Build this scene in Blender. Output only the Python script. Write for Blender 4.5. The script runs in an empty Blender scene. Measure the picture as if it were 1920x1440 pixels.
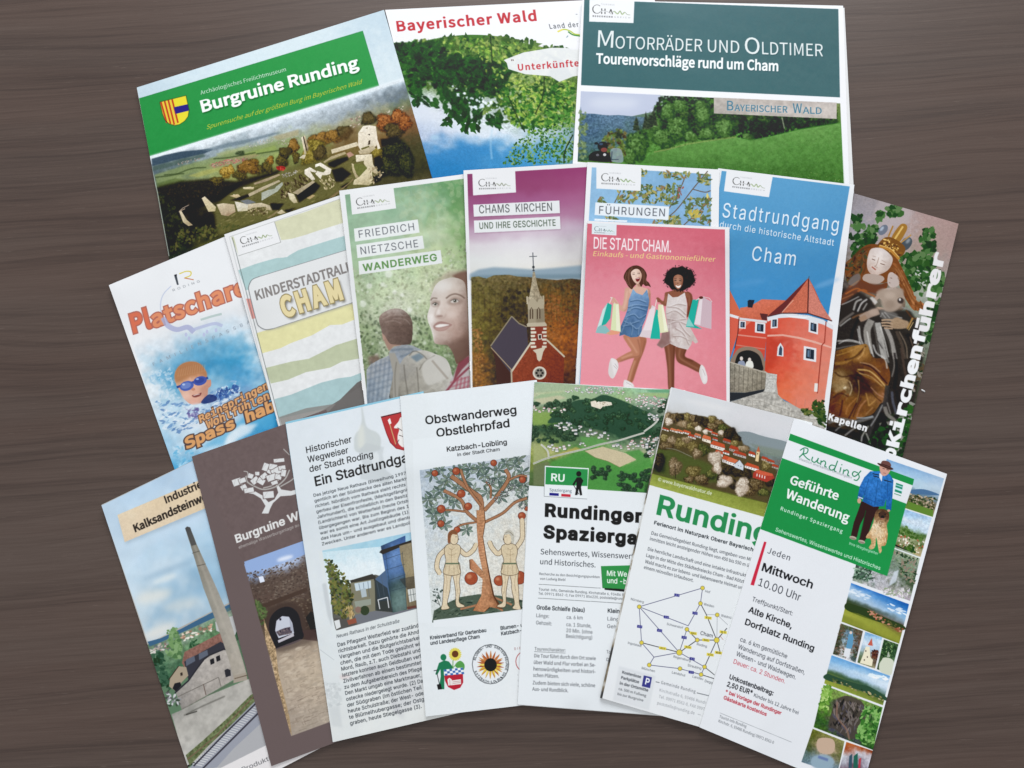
import bpy, bmesh, math, os, random
import numpy as np
from mathutils import Vector, Matrix, Euler

# ------------------------------------------------------------------ camera, world, lamps, exposure
SC = bpy.context.scene
FPX, TILT, ROLL, CAMH = 1400.0, math.radians(13.24), math.radians(2.05), 0.515
cam_data = bpy.data.cameras.new('camera'); cam = bpy.data.objects.new('camera', cam_data)
SC.collection.objects.link(cam); SC.camera = cam
cam_data.sensor_width = 36; cam_data.lens = FPX/1920*36; cam_data.clip_start = .01; cam_data.clip_end = 50
CR = Matrix.Rotation(ROLL, 3, 'Y')@Matrix.Rotation(TILT, 3, 'X')
cam.matrix_world = Matrix.Translation((0, 0, CAMH))@CR.to_4x4()

W_ = bpy.data.worlds.new('World'); SC.world = W_; W_.use_nodes = True
bg = W_.node_tree.nodes['Background']
bg.inputs[0].default_value = (.93, .96, 1.0, 1); bg.inputs[1].default_value = 0.56
def area_lamp(name, loc, target, sx, sy, power, col):
    l = bpy.data.lights.new(name, 'AREA'); l.shape = 'RECTANGLE'; l.size = sx; l.size_y = sy; l.energy = power; l.color = col
    o = bpy.data.objects.new(name, l); SC.collection.objects.link(o); o.location = loc
    o.rotation_euler = (Vector(target)-Vector(loc)).to_track_quat('-Z', 'Y').to_euler()
    return o
area_lamp('window_light', (0.2, 2.45, 1.15), (0, 0, 0), 2.1, 1.1, 76, (.96, .985, 1.0))
area_lamp('ceiling_light', (-0.5, 0.3, 2.2), (0, 0, 0), 1.2, .5, 6, (1.0, .95, .88))
SC.view_settings.view_transform = 'Standard'; SC.view_settings.look = 'None'
SC.view_settings.exposure = 0.0; SC.view_settings.gamma = 1.0

# ------------------------------------------------------------------ photograph pixel <-> table
RM = np.array(CR)
def px_ray(p):
    p = np.asarray(p, float)
    d = np.stack([p[..., 0]-960, 720-p[..., 1], np.full(p.shape[:-1], -FPX)], -1)@RM.T
    return d[..., :2]/-d[..., 2:]
def world_of(p, z=0.): return px_ray(p)*(CAMH-np.asarray(z))[..., None]
def px_of(w, z=0.):
    w = np.asarray(w, float); q = np.concatenate([w, np.full(w.shape[:-1]+(1,), z-CAMH)], -1)@RM
    return np.stack([960+q[..., 0]/-q[..., 2]*FPX, 720-q[..., 1]/-q[..., 2]*FPX], -1)
def mkquad(tl, top, left, W, H, z=.003, anchor='TL'):
    """four photo corners (TL,TR,BR,BL) of a W x H sheet from one corner and a point on each of its two edges"""
    A, B, C = world_of(np.array(tl), z), world_of(np.array(top), z), world_of(np.array(left), z)
    u = (B-A)/np.linalg.norm(B-A); v = (C-A)/np.linalg.norm(C-A)
    if anchor == 'TL': P = [A, A+u*W, A+u*W+v*H, A+v*H]
    else: P = [A+u*W, A, A+v*H, A+u*W+v*H]
    return px_of(np.array(P), z)
# ------------------------------------------------------------------ print shop: everything printed on the brochures is drawn here
rng = np.random.default_rng(7)
def hx(c):
    if not isinstance(c, str): return np.array(c, np.float32)
    return np.array([int(c[i:i+2], 16)/255 for i in (0, 2, 4)], np.float32)

def cov_mask(polys, W, H, SS=3):
    """anti-aliased coverage of polygons (lists of Nx2 arrays, pixel units, y down); returns x0,y0,mask"""
    P0, P1 = [], []
    for p in polys:
        p = np.asarray(p, float)
        if len(p) < 3: continue
        P0.append(p); P1.append(np.roll(p, -1, 0))
    if not P0: return 0, 0, np.zeros((0, 0), np.float32)
    a = np.concatenate(P0); b = np.concatenate(P1)
    x0 = int(max(0, np.floor(a[:, 0].min())-1)); x1 = int(min(W, np.ceil(a[:, 0].max())+2))
    y0 = int(max(0, np.floor(a[:, 1].min())-1)); y1 = int(min(H, np.ceil(a[:, 1].max())+2))
    if x1 <= x0 or y1 <= y0: return 0, 0, np.zeros((0, 0), np.float32)
    w, h = x1-x0, (y1-y0)*SS
    ax, ay = a[:, 0]-x0, (a[:, 1]-y0)*SS-.5; bx, by = b[:, 0]-x0, (b[:, 1]-y0)*SS-.5
    sgn = np.where(by > ay, 1., -1.)
    sw = by < ay
    ax, bx = np.where(sw, bx, ax), np.where(sw, ax, bx); ay, by = np.where(sw, by, ay), np.where(sw, ay, by)
    r0 = np.clip(np.ceil(ay), 0, h).astype(int); r1 = np.clip(np.ceil(by), 0, h).astype(int)
    n = r1-r0; k = n > 0
    ax, ay, bx, by, sgn, r0, n = [q[k] for q in (ax, ay, bx, by, sgn, r0, n)]
    if len(n) == 0: return 0, 0, np.zeros((0, 0), np.float32)
    idx = np.repeat(np.arange(len(n)), n)
    rows = np.arange(n.sum())-np.repeat(np.cumsum(n)-n, n)+r0[idx]
    xs = ax[idx]+(rows-ay[idx])*(bx[idx]-ax[idx])/(by[idx]-ay[idx])
    xs = np.clip(xs, 0, w-.001); ix = xs.astype(int); fx = xs-ix
    acc = np.zeros(h*(w+2))
    np.add.at(acc, rows*(w+2)+ix, sgn[idx]*(1-fx)); np.add.at(acc, rows*(w+2)+ix+1, sgn[idx]*fx)
    m = np.clip(np.abs(np.cumsum(acc.reshape(h, w+2), 1)[:, :w]), 0, 1)
    return x0, y0, m.reshape(h//SS, SS, w).mean(1).astype(np.float32)

def homog(src, dst):
    A, B = [], []
    for (x, y), (u, v) in zip(src, dst):
        A += [[x, y, 1, 0, 0, 0, -u*x, -u*y], [0, 0, 0, x, y, 1, -v*x, -v*y]]; B += [u, v]
    return np.append(np.linalg.solve(np.array(A, float), np.array(B, float)), 1).reshape(3, 3)
def happly(Hm, p):
    p = np.asarray(p, float); q = p@Hm[:, :2].T+Hm[:, 2]
    return q[..., :2]/q[..., 2:]
def catmull(p, closed=True, n=5):
    p = np.asarray(p, float)
    if not closed: p = np.concatenate([p[:1]*2-p[1:2], p, p[-1:]*2-p[-2:-1]])
    out = []; N = len(p)
    for i in (range(N) if closed else range(1, N-2)):
        a, b, c, d = p[(i-1) % N], p[i], p[(i+1) % N], p[(i+2) % N]
        t = (np.arange(n)/n)[:, None]
        out.append(.5*(2*b+(c-a)*t+(2*a-5*b+4*c-d)*t*t+(3*b-a-3*c+d)*t**3))
    if not closed: out.append(p[-2:-1])
    return np.concatenate(out)
def blur2(a, r):
    r = int(round(r))
    if r < 1: return a
    for _ in range(2):
        for ax in (0, 1):
            pad = [(0, 0)]*a.ndim; pad[ax] = (r+1, r)
            c = np.cumsum(np.pad(a, pad, mode='edge'), ax, dtype=np.float64)
            n = a.shape[ax]
            hi = np.take(c, np.arange(2*r+1, 2*r+1+n), ax); lo = np.take(c, np.arange(0, n), ax)
            a = ((hi-lo)/(2*r+1)).astype(np.float32)
    return a
def vnoise(h, w, cell, seed, octs=3):
    r = np.random.default_rng(seed); out = np.zeros((h, w), np.float32); amp = 1.; tot = 0
    for o in range(octs):
        c = max(1.2, cell/2**o); gh, gw = int(h/c)+4, int(w/c)+4
        g = r.uniform(-1, 1, (gh, gw)).astype(np.float32)
        y = np.arange(h)/c+.37; x = np.arange(w)/c+.61
        iy, ix = y.astype(int), x.astype(int); fy, fx = y-iy, x-ix
        fy = (fy*fy*(3-2*fy))[:, None].astype(np.float32); fx = (fx*fx*(3-2*fx))[None].astype(np.float32)
        g0, g1 = g[iy], g[iy+1]
        out += amp*((g0[:, ix]*(1-fx)+g0[:, ix+1]*fx)*(1-fy)+(g1[:, ix]*(1-fx)+g1[:, ix+1]*fx)*fy)
        tot += amp; amp *= .6
    return out/tot*1.6

# ---- lettering outlines
FONTS = {}
def font(k):
    if k not in FONTS:
        f = None
        try:
            names = {'sans': 'Inter.woff2', 'mono': 'DejaVuSansMono.woff2', 'bf': 'Noto Sans CJK Regular.woff2'}
            if k in names: f = bpy.data.fonts.load(os.path.join(bpy.utils.system_resource('DATAFILES', path='fonts'), names[k]))
        except Exception: f = None
        FONTS[k] = f
    return FONTS[k]
_cu = bpy.data.curves.new('lettering', 'FONT'); _ob = bpy.data.objects.new('lettering', _cu)
SC.collection.objects.link(_ob)
DEFFONT = _cu.font
GC = {}
def outline(s, k='sans', sp=1.0):
    if k == 'sans': s = s.replace('I', '\u0399')      # the face's plain capital I, without slabs
    key = (s, k, sp)
    if key in GC: return GC[key]
    f = font(k); _cu.font = f if f else DEFFONT
    _cu.body = s; _cu.space_character = sp; _cu.resolution_u = 4
    dg = bpy.context.evaluated_depsgraph_get(); dg.update()
    c = _ob.to_curve(dg)
    out = []; t = np.array([0, .25, .5, .75])[:, None]
    for spn in c.splines:
        bp = spn.bezier_points
        n = len(bp)
        if n < 2: continue
        co = np.zeros(n*3); hl = np.zeros(n*3); hr = np.zeros(n*3)
        bp.foreach_get('co', co); bp.foreach_get('handle_left', hl); bp.foreach_get('handle_right', hr)
        co, hl, hr = [q.reshape(-1, 3)[:, :2] for q in (co, hl, hr)]
        pts = []
        for i in range(n):
            a, b, c2, d = co[i], hr[i], hl[(i+1) % n], co[(i+1) % n]
            e = d-a; L = np.hypot(*e)+1e-9
            if max(abs(e[0]*(b-a)[1]-e[1]*(b-a)[0]), abs(e[0]*(c2-a)[1]-e[1]*(c2-a)[0]))/L < .004: pts.append(a[None])
            else: pts.append((1-t)**3*a+3*(1-t)**2*t*b+3*(1-t)*t*t*c2+t**3*d)
        out.append(np.concatenate(pts))
    _ob.to_curve_clear()
    GC[key] = out
    return out
def area(p): return .5*np.sum(p[:, 0]*np.roll(p[:, 1], -1)-p[:, 1]*np.roll(p[:, 0], -1))
def embolden(cs, b):
    if not cs: return cs
    sg = np.sign(area(max(cs, key=lambda q: abs(area(q)))))
    out = []; top = max(q[:, 1].max() for q in cs); b0 = b
    for p in cs:
        h = np.ptp(p[:, 1]); dot = h < .3*top and p[:, 1].min() > .52*top      # keep the dots of i, ä, ö, ü clear of the letter
        b = b0*.72 if dot else b0
        if dot: p = p+[0, b0*1.15]
        k = np.hypot(*(p-np.roll(p, 1, 0)).T) > 1e-5
        p = p[k] if k.sum() > 2 else p
        e1 = p-np.roll(p, 1, 0); e2 = np.roll(p, -1, 0)-p
        e1 /= np.hypot(*e1.T)[:, None]+1e-9; e2 /= np.hypot(*e2.T)[:, None]+1e-9
        n1 = np.stack([e1[:, 1], -e1[:, 0]], 1); n2 = np.stack([e2[:, 1], -e2[:, 0]], 1)
        m = n1+n2; m /= np.maximum(.7, (m*n1).sum(1))[:, None]
        out.append(p+m*b*sg)
    return out

class Print:
    def __init__(s, quad, wmm, hmm, R=4.0, paper='e6e9ea'):
        s.W, s.H = int(wmm*R), int(hmm*R); s.R = R
        s.quad = np.array(quad, float)
        s.Hm = homog(s.quad, [(0, 0), (s.W, 0), (s.W, s.H), (0, s.H)]); s.Hi = np.linalg.inv(s.Hm)
        s.img = np.ones((s.H, s.W, 3), np.float32)*hx(paper)
        s.k = s.W/np.hypot(*(s.quad[1]-s.quad[0])); s.seed = 1
        s.f = (0, 0, 1)
        s._g = None
    def fr(s, x0=0, y0=0, sc=1): s.f = (x0, y0, sc); return s
    def pt(s, p): p = np.asarray(p, float); return p/s.f[2]+np.array(s.f[:2])
    def T(s, p): return happly(s.Hm, s.pt(p))
    def put(s, x0, y0, m, col, a=1.):
        h, w = m.shape
        if h == 0: return
        reg = s.img[y0:y0+h, x0:x0+w]; m = (m*a)[..., None]
        if callable(col): c = col(x0, y0, w, h)
        elif isinstance(col, np.ndarray) and col.ndim == 3: c = col[y0:y0+h, x0:x0+w]
        else: c = hx(col)
        reg += (c-reg)*m
    def polys(s, L, col, a=1., smooth=False, blur=0, closed=True):
        Q = []
        for p in L:
            q = s.T(catmull(p) if smooth else p)
            if area(q) < 0: q = q[::-1]
            Q.append(q)
        s.raw(Q, col, a, blur)
    def raw(s, Q, col, a=1., blur=0):
        x0, y0, m = cov_mask(Q, s.W, s.H)
        if blur and m.size:
            b = int(blur*s.k/s.f[2])+1; B = 2*b+2
            X0, Y0 = max(0, x0-B), max(0, y0-B); X1, Y1 = min(s.W, x0+m.shape[1]+B), min(s.H, y0+m.shape[0]+B)
            M = np.zeros((Y1-Y0, X1-X0), np.float32); M[y0-Y0:y0-Y0+m.shape[0], x0-X0:x0-X0+m.shape[1]] = m
            m = blur2(M, b); x0, y0 = X0, Y0
        s.put(x0, y0, m, col, a)
    def poly(s, p, col, a=1., smooth=False, blur=0): s.polys([p], col, a, smooth, blur)
    def ell(s, cx, cy, rx, ry, col, rot=0, a=1., blur=0):
        t = np.linspace(0, 2*np.pi, 20, endpoint=False); r = math.radians(rot)
        x, y = rx*np.cos(t), ry*np.sin(t)
        s.poly(np.stack([cx+x*math.cos(r)-y*math.sin(r), cy+x*math.sin(r)+y*math.cos(r)], 1), col, a, False, blur)
    def lines(s, L, w, col, a=1., smooth=False, blur=0, taper=False):
        Q = []
        for p in L:
            p = np.asarray(p, float)
            if smooth and len(p) > 2: p = catmull(p, False, 5)
            q = s.T(p); hw0 = w*s.k/s.f[2]/2
            for i in range(len(q)-1):
                d = q[i+1]-q[i]; l = np.hypot(*d)
                if l < 1e-6: continue
                nn = np.array([-d[1], d[0]])/l; u = d/l*hw0*.3
                h0 = hw0*(1-i/(len(q)-1)) if taper else hw0; h1 = hw0*(1-(i+1)/(len(q)-1)) if taper else hw0
                qq = np.array([q[i]-u+nn*h0, q[i]-u-nn*h0, q[i+1]+u-nn*h1, q[i+1]+u+nn*h1])
                if area(qq) < 0: qq = qq[::-1]
                Q.append(qq)
        s.raw(Q, col, a, blur)
    def line(s, p, w, col, **k): s.lines([p], w, col, **k)
    def noise(s, cell, octs=3):
        s.seed += 1; return vnoise(s.H, s.W, cell/s.f[2]*s.k, s.seed, octs)
    def grid(s, quad, rows, warp=.3, wcell=30, lum=.05, lcell=8, poly=None, a=1., blur=0, smooth=False, fine=0., streak=None):
        """a continuous-tone picture: colour samples laid over a quad, edges broken up by noise"""
        rows = [[hx(c) for c in (r.split() if isinstance(r, str) else r)] for r in rows]
        m = max(len(r) for r in rows)
        G = np.zeros((len(rows), m, 3), np.float32)
        for i, r in enumerate(rows):
            r = np.array(r); t = np.linspace(0, len(r)-1, m)
            for c in range(3): G[i, :, c] = np.interp(t, np.arange(len(r)), r[:, c])
        n = len(rows)
        q = s.T(quad)
        x0, y0 = np.maximum(0, np.floor(q.min(0)).astype(int)-2); x1, y1 = np.ceil(q.max(0)).astype(int)+2
        x1, y1 = min(s.W, x1), min(s.H, y1)
        if x1 <= x0 or y1 <= y0: return
        hh = homog(q, [(0, 0), (1, 0), (1, 1), (0, 1)])
        yy, xx = np.mgrid[y0:y1, x0:x1]
        st = happly(hh, np.stack([xx+.5, yy+.5], -1))
        s.seed += 3; kk = s.k/s.f[2]
        n1 = vnoise(y1-y0, x1-x0, wcell*kk, s.seed); n2 = vnoise(y1-y0, x1-x0, wcell*kk, s.seed+1)
        S = np.clip(st[..., 0]*(m-1)+n1*warp, 0, m-1); Tt = np.clip(st[..., 1]*(n-1)+n2*warp, 0, n-1)
        def w4(x, N):
            i = np.minimum(x.astype(int), max(0, N-2)); f = (x-i).astype(np.float32)
            f = f*f*(3-2*f)*.6+f*.4
            return i, np.minimum(i+1, N-1), f[..., None]
        i0, i1, fi = w4(Tt, n); j0, j1, fj = w4(S, m)
        C = (G[i0, j0]*(1-fj)+G[i0, j1]*fj)*(1-fi)+(G[i1, j0]*(1-fj)+G[i1, j1]*fj)*fi
        if lum: C = C*(1+lum*1.3*vnoise(y1-y0, x1-x0, lcell*kk, s.seed+2, 3)[..., None])
        if fine: C = C+fine*vnoise(y1-y0, x1-x0, 2.2, s.seed+9, 1)[..., None]
        full = np.zeros((s.H, s.W, 3), np.float32); full[y0:y1, x0:x1] = np.clip(C, 0, 1)
        if poly is None: s.polys([quad], full, a, False, blur)
        else: s.polys([poly], full, a, smooth, blur)
    def border(s, inner, col):
        """repaint everything outside the inner polygon (the unprinted margin)"""
        x0, y0, m = cov_mask([s.T(inner)], s.W, s.H); M = np.ones((s.H, s.W), np.float32); M[y0:y0+m.shape[0], x0:x0+m.shape[1]] -= m
        s.put(0, 0, M, col)
    def tone(s, p, amp=.1, cell=6, soft=0, smooth=False, octs=3):
        """photographic mottling (and slight softness) inside a polygon"""
        q = s.T(catmull(p) if smooth else p); x0, y0, m = cov_mask([q], s.W, s.H)
        if m.size == 0: return
        h, w = m.shape; reg = s.img[y0:y0+h, x0:x0+w]; c = reg.copy()
        if soft: c = blur2(c, soft*s.k/s.f[2])
        s.seed += 1; n = vnoise(h, w, max(1.6, cell*s.k/s.f[2]), s.seed, octs)
        c = np.clip(c*(1+amp*n[..., None])+amp*.12*n[..., None], 0, 1); reg += (c-reg)*m[..., None]
    def leaves(s, region, n, size, cols, asp=.5, ang=(0, 360), a=1., jit=.35, dens=None, pointy=True):
        """many small leaf shapes scattered inside a polygon"""
        region = np.asarray(region, float); r = np.random.default_rng(s.seed*13+5); s.seed += 1
        lo, hi = region.min(0), region.max(0)
        P = r.uniform(lo, hi, (int(n*3)+20, 2))
        x, y = P.T; ins = np.zeros(len(P), bool); R2 = np.roll(region, -1, 0)
        for (xa, ya), (xb, yb) in zip(region, R2):
            if ya == yb: continue
            ins ^= ((ya > y) != (yb > y)) & (x < (xb-xa)*(y-ya)/(yb-ya)+xa)
        P = P[ins][:n]
        if pointy: base = np.array([(-1, 0), (-.5, .7), (.1, 1), (.6, .6), (1, 0), (.6, -.6), (.1, -1), (-.5, -.7)])*[1, asp]
        else: base = np.array([(math.cos(t), math.sin(t)*asp) for t in np.linspace(0, 6.28, 7)[:-1]])
        nb = max(1, len(P)//max(6, len(P)//24)); bs = max(1, len(P)//24+1)
        for b0 in range(0, len(P), bs):
            Q = []; c = cols[r.integers(len(cols))]
            for p in P[b0:b0+bs]:
                sz = r.uniform(*size) if isinstance(size, tuple) else size
                t = math.radians(r.uniform(*ang)); bb = base*sz*(1+jit*r.uniform(-1, 1, (len(base), 1)))
                Q.append(np.stack([p[0]+bb[:, 0]*math.cos(t)-bb[:, 1]*math.sin(t), p[1]+bb[:, 0]*math.sin(t)+bb[:, 1]*math.cos(t)], 1))
            s.polys(Q, c, a)
    def bush(s, cx, cy, rx, ry, cols, n=60, sz=(3, 7), soft=.8):
        """a printed tree or bush: dark mass, mid leaves, lit leaves on its upper left; cols = dark, mid, light"""
        t = np.linspace(0, 6.28, 14); w = 1+.13*np.sin(t*3+cx)+.08*np.sin(t*5+cy); R = np.stack([cx+rx*w*np.cos(t), cy+ry*w*np.sin(t)], 1)
        s.poly(R, cols[0], .9, smooth=True, blur=max(1.5, rx*.08)); c = [cx, cy]
        s.leaves(R, n, sz, [cols[0], cols[1]], asp=.7, a=.7)
        s.leaves(c+(R-c)*.8-[rx*.08, ry*.1], n, sz, [cols[1]], asp=.7, a=.65); s.leaves(c+(R-c)*.6-[rx*.2, ry*.25], int(n*.7), sz, [cols[2], cols[1]], asp=.7, a=.7)
    def text(s, t, p0, p1, h, col, k='sans', bold=0., ital=0., sp=1., a=1., out=None, outw=0, shadow=None, arc=0, blur=0, perp=False):
        cs = outline(t, k, sp)
        if not cs: return
        cap = max(c[:, 1].max() for c in outline('H', k))
        if bold: cs = embolden(cs, bold*cap)
        allp = np.concatenate(cs); xa, xb = allp[:, 0].min(), allp[:, 0].max()
        p0, p1 = np.array(p0, float), np.array(p1, float); d = p1-p0; L = np.hypot(*d); u = d/L
        sc = s.f[2]; mid = s.pt((p0+p1)/2); tm = happly(s.Hm, mid)
        up = happly(s.Hi, tm+[0, -10])-mid; up /= np.hypot(*up)
        if perp: up = np.array([u[1], -u[0]])
        def tr(cs, dx=0, dy=0):
            Q = []
            for c in cs:
                x = (c[:, 0]-xa)/(xb-xa)*L; y = c[:, 1]/cap*h
                q = p0+x[:, None]*u+(y[:, None])*(up+ital*u)
                if arc: q = q-up*(arc*4*(x/L)*(1-x/L))[:, None]
                Q.append(s.T(q+[dx, dy]))
            return Q
        if shadow: s.raw(tr(cs, shadow[0], shadow[1]), shadow[2], shadow[3] if len(shadow) > 3 else .6, shadow[4] if len(shadow) > 4 else 0)
        if out is not None: s.raw(tr(embolden(cs, outw*cap)), out, a)
        s.raw(tr(cs), col, a, blur)
    def para(s, L, p0, p1, step, h, col, **kw):
        """lines of body text; an entry is a string (full measure) or (string, fraction of the measure)"""
        p0, p1, step = [np.array(q, float) for q in (p0, p1, step)]
        for i, t in enumerate(L):
            fr_ = 1.; off = 0.
            if isinstance(t, tuple): fr_ = t[1]; off = t[2] if len(t) > 2 else 0.; t = t[0]
            if not t: continue
            q0, q1 = p0+step*i, p1+step*i
            s.text(t, q0+(q1-q0)*off, q0+(q1-q0)*(off+fr_), h, col, **kw)
WH = 'e9eaec'
PR = {}
def new(key, quad, w, h, **k):
    P = Print(quad, w, h, **k); PR[key] = P; return P
def logo(P, p0, p1, box=None, green='9ab86a', dark='4a4a48', top=True):
    """the town's tourist emblem: a brush C, letters HA and a hilly line over small capitals; p0-p1 = the line of capitals"""
    if box is not None: P.poly(box, WH)
    p0, p1 = np.array(p0, float), np.array(p1, float); e = p1-p0; L = np.hypot(*e); n = np.array([e[1], -e[0]])
    m = lambda L_: [p0+e*u+n*v for u, v in L_]
    t = np.radians(np.linspace(48, 325, 22)); 
    P.line(m([(.10+.115*math.cos(a), .185+.115*math.sin(a)) for a in t]), L*.014, dark, a=.9)
    P.line(m([(.10+.115*math.cos(a), .185+.115*math.sin(a)) for a in np.radians(np.linspace(150, 250, 10))]), L*.024, dark, a=.9)
    P.line(m([(.19, .115), (.24, .15), (.30, .145), (.37, .13), (.44, .10), (.49, .055)]), L*.009, dark, smooth=True, a=.55)
    for u in (.226, .314):
        P.line(m([(u, .205), (u+.003, .155)]), L*.026, dark); P.line(m([(u+.003, .118), (u+.006, .065)]), L*.026, dark)
    P.lines([m([(.443, .112), (.473, .196), (.524, .068)])], L*.025, dark)
    zz = [(.53, .12), (.572, .150), (.66, .088), (.722, .168), (.78, .08), (.844, .136), (.92, .076), (1.0, .066)]
    P.line(m([(a, b-.012) for a, b in zz[1:6]]), L*.03, green, smooth=True, a=.55)
    P.line(m(zz), L*.012, '6d7f52' if green != 'none' else dark, smooth=True, a=.85)
    P.text('BEGEGNUNG', m([(-.01, -.028)])[0], m([(.53, -.028)])[0], L*.042, '5a5a5c', bold=.05, sp=1.5)
    P.text('SREICH', m([(.57, -.028)])[0], m([(1.0, -.028)])[0], L*.040, '9a9ca0', sp=1.5)
    if top: P.text('TOURISMUS', m([(.20, .30)])[0], m([(.56, .30)])[0], L*.042, '9c9ea2', sp=1.4)
def shield(P, pts, col, edge='222222', w=2):
    P.poly(pts, edge, smooth=False); 

# ============ 1 castle-ruin booklet (top left)
def p_burg():
    P = new('burg', mkquad((256.7, 164), (717.3, 19.3), (285, 314), .2056, .200), 205.6, 200)
    P.img[:] = hx('c9dde6')
    P.fr(180, 0, 3)
    P.grid([(230, 480), (1620, 50), (1900, 990), (410, 1440)], ['c2d6e2 cfe0e8 d3e2e8 c0d4e0', 'cfe0e6 dde8ec dfe9ee d4e2e8', 'd6e2e6 e2ecee e4eef0 dde8ec'], warp=.2, lum=.01)
    P.poly([(236, 556), (1500, 174), (1592, 484), (300, 880)], '2f9748')
    P.grid([(236, 556), (1500, 174), (1592, 484), (300, 880)], ['2f9748 319a4a 349c4c', '2c9244 309649 339a4b'], lum=.012, a=1)
    P.line([(236, 556), (1500, 174), (1592, 484)], 3, '2a7a44', a=.7)
    # shield
    sh = [(358, 574), (506, 537), (524, 618), (518, 655), (500, 680), (470, 700), (442, 706), (410, 696), (388, 676), (374, 642)]
    P.poly(sh, 'e9d92f')
    P.poly([(358, 574), (432, 556), (462, 702), (442, 706), (410, 696), (388, 676), (374, 642)], 'e8c93a')
    for i in range(4):
        x = 365+i*21; P.line([(x, 574-i*5), (x+33, 690+(i % 3)*5)], 9, 'c8402c')
    P.poly([(438, 603), (516, 586), (524, 622), (448, 641)], '37308c')
    P.line(sh+[sh[0]], 4, '2f4a2a', a=.8)
    P.text('Archäologisches Freilichtmuseum', (590, 533), (1070, 400), 22, 'e6f0e6', k='bf', shadow=(2, 3, '1c6a34', .7))
    P.text('Burgruine Runding', (598, 630), (1482, 380), 62, 'f4f6f4', k='bf', bold=.055, shadow=(5, 7, '15602e', .8, 2))
    P.text('Spurensuche auf der größten Burg im Bayerischen Wald', (622, 728), (1492, 472), 24, 'd5cf38', k='bf', ital=.45, shadow=(2, 2, '1d7a3a', .6))
    # landscape
    q = [(300, 884), (1745, 440), (1910, 1010), (400, 1470)]
    P.grid(q, ['e2eaf0 dde6ec d8e2ea c8d4de a8b8c4', '5c6c78 94a4ac b4c0c8 9ca8b0 6c7a84', '54685c 8c9c70 98a47c a09c7c 6c7858', '70824c 98a060 8c9c54 948c5c 8c6444',
               '44482c 8c8848 6c6c3c 7c6438 7c5838', '2c2c22 3c3826 4c4428 6c5834 4c4830', '242220 262420 34302a 5c5234 44442c', '262622 44442a 55502c 4c4830 3c3c28', '303828 666234 76703e 625c38 504a32'], warp=.35, wcell=50, lum=.05, lcell=20)
    P.poly([(296, 880), (700, 756), (1100, 632), (1750, 432), (1752, 452), (1400, 566), (1050, 672), (700, 782), (302, 900)], 'e4ecf1', a=.9, blur=4)
    P.fr(280, 180, 4.329)
    P.poly([(18, 510), (120, 480), (260, 450), (380, 440), (480, 428), (520, 436), (440, 470), (260, 510), (24, 570)], '3c4f60', a=.95, blur=2); P.poly([(420, 440), (640, 380), (800, 350), (1000, 300), (1080, 290), (1000, 320), (760, 390), (480, 450)], '647884', a=.7, blur=3)
    P.poly([(24, 570), (260, 510), (440, 468), (460, 490), (300, 540), (30, 610)], '4c6058', a=.8, blur=4)
    for pts, c in [([(40, 640), (300, 560), (480, 510), (700, 440), (900, 400), (1212, 330), (1212, 420), (900, 490), (640, 560), (300, 640), (60, 710)], '84945a'), ([(300, 650), (460, 600), (600, 570), (620, 590), (400, 660)], 'a8a858'), ([(760, 470), (900, 430), (1020, 400), (1040, 440), (900, 470), (780, 500)], '8ca050'),
                   ([(480, 560), (720, 490), (860, 470), (900, 480), (760, 530), (520, 590)], '9c8c64'), ([(60, 710), (200, 670), (300, 680), (260, 710), (80, 750)], '5c6c38'), ([(1000, 330), (1212, 270), (1212, 320), (1040, 360)], 'a89c74'), ([(540, 470), (800, 400), (820, 420), (560, 490)], 'a0a874')]: P.poly(pts, c, a=.75, blur=4)
    for pts in ([(50, 660), (200, 640), (340, 590), (460, 580)], [(520, 510), (640, 500), (860, 460)], [(700, 470), (760, 450)], [(870, 470), (1060, 440), (1120, 430)], [(120, 640), (280, 630)]): P.line(pts, 11, '3c4a2c', smooth=True, a=.75, blur=2)
    P.leaves([(220, 545), (400, 500), (410, 520), (240, 560)], 30, (3, 7), ['a8a49c', '8c8478', '9c7c70'], asp=.6); P.leaves([(480, 560), (600, 520), (800, 500), (790, 530), (620, 560), (500, 580)], 90, (4, 9), ['b0585c', '9c4c50', 'c49c94', '7c6c64', 'c8746c'], asp=.55, ang=(-25, 5)); P.leaves([(780, 420), (900, 360), (1020, 340), (1000, 370), (860, 410)], 50, (3, 8), ['b4b0a4', '9ca090', 'c4beb0'], asp=.6)
    P.leaves([(1040, 380), (1120, 340), (1212, 330), (1212, 370), (1100, 400)], 50, (3, 8), ['c8c0b0', 'a8988c', '8c8470'], asp=.6)
    P.bush(740, 465, 36, 18, ('34402c', '44503a', '5c6844'), 20); P.bush(1090, 437, 26, 14, ('34402c', '44503a', '5c6844'), 14)
    P.poly([(50, 740), (260, 690), (480, 670), (700, 690), (900, 640), (1040, 600), (1100, 560), (1040, 640), (840, 720), (560, 860), (420, 900), (300, 960), (90, 980)], '2a2720', a=.92, blur=10)
    P.leaves([(60, 760), (280, 700), (500, 690), (640, 720), (500, 860), (200, 900)], 260, (5, 12), ['3a3a28', '2c2a20', '463c28', '34341f', '241f1c'], asp=.7, a=.6)
    for x, y, rx, ry, c in [(550, 690, 60, 36, 0), (740, 640, 60, 50, 0), (620, 620, 46, 52, 2), (660, 600, 30, 40, 2), (840, 570, 52, 66, 1), (900, 600, 40, 40, 0), (960, 570, 44, 60, 0), (985, 520, 26, 36, 1), (1080, 520, 50, 60, 0), (1155, 430, 34, 50, 2), (1190, 500, 30, 50, 0)]:
        P.bush(x, y, rx, ry, [('34301c', '5c5028', '7c6c34'), ('4c3c1c', '8c6428', 'b08840'), ('6c5424', 'a88434', 'ccaa50')][c], 60, (4, 9))
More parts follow.
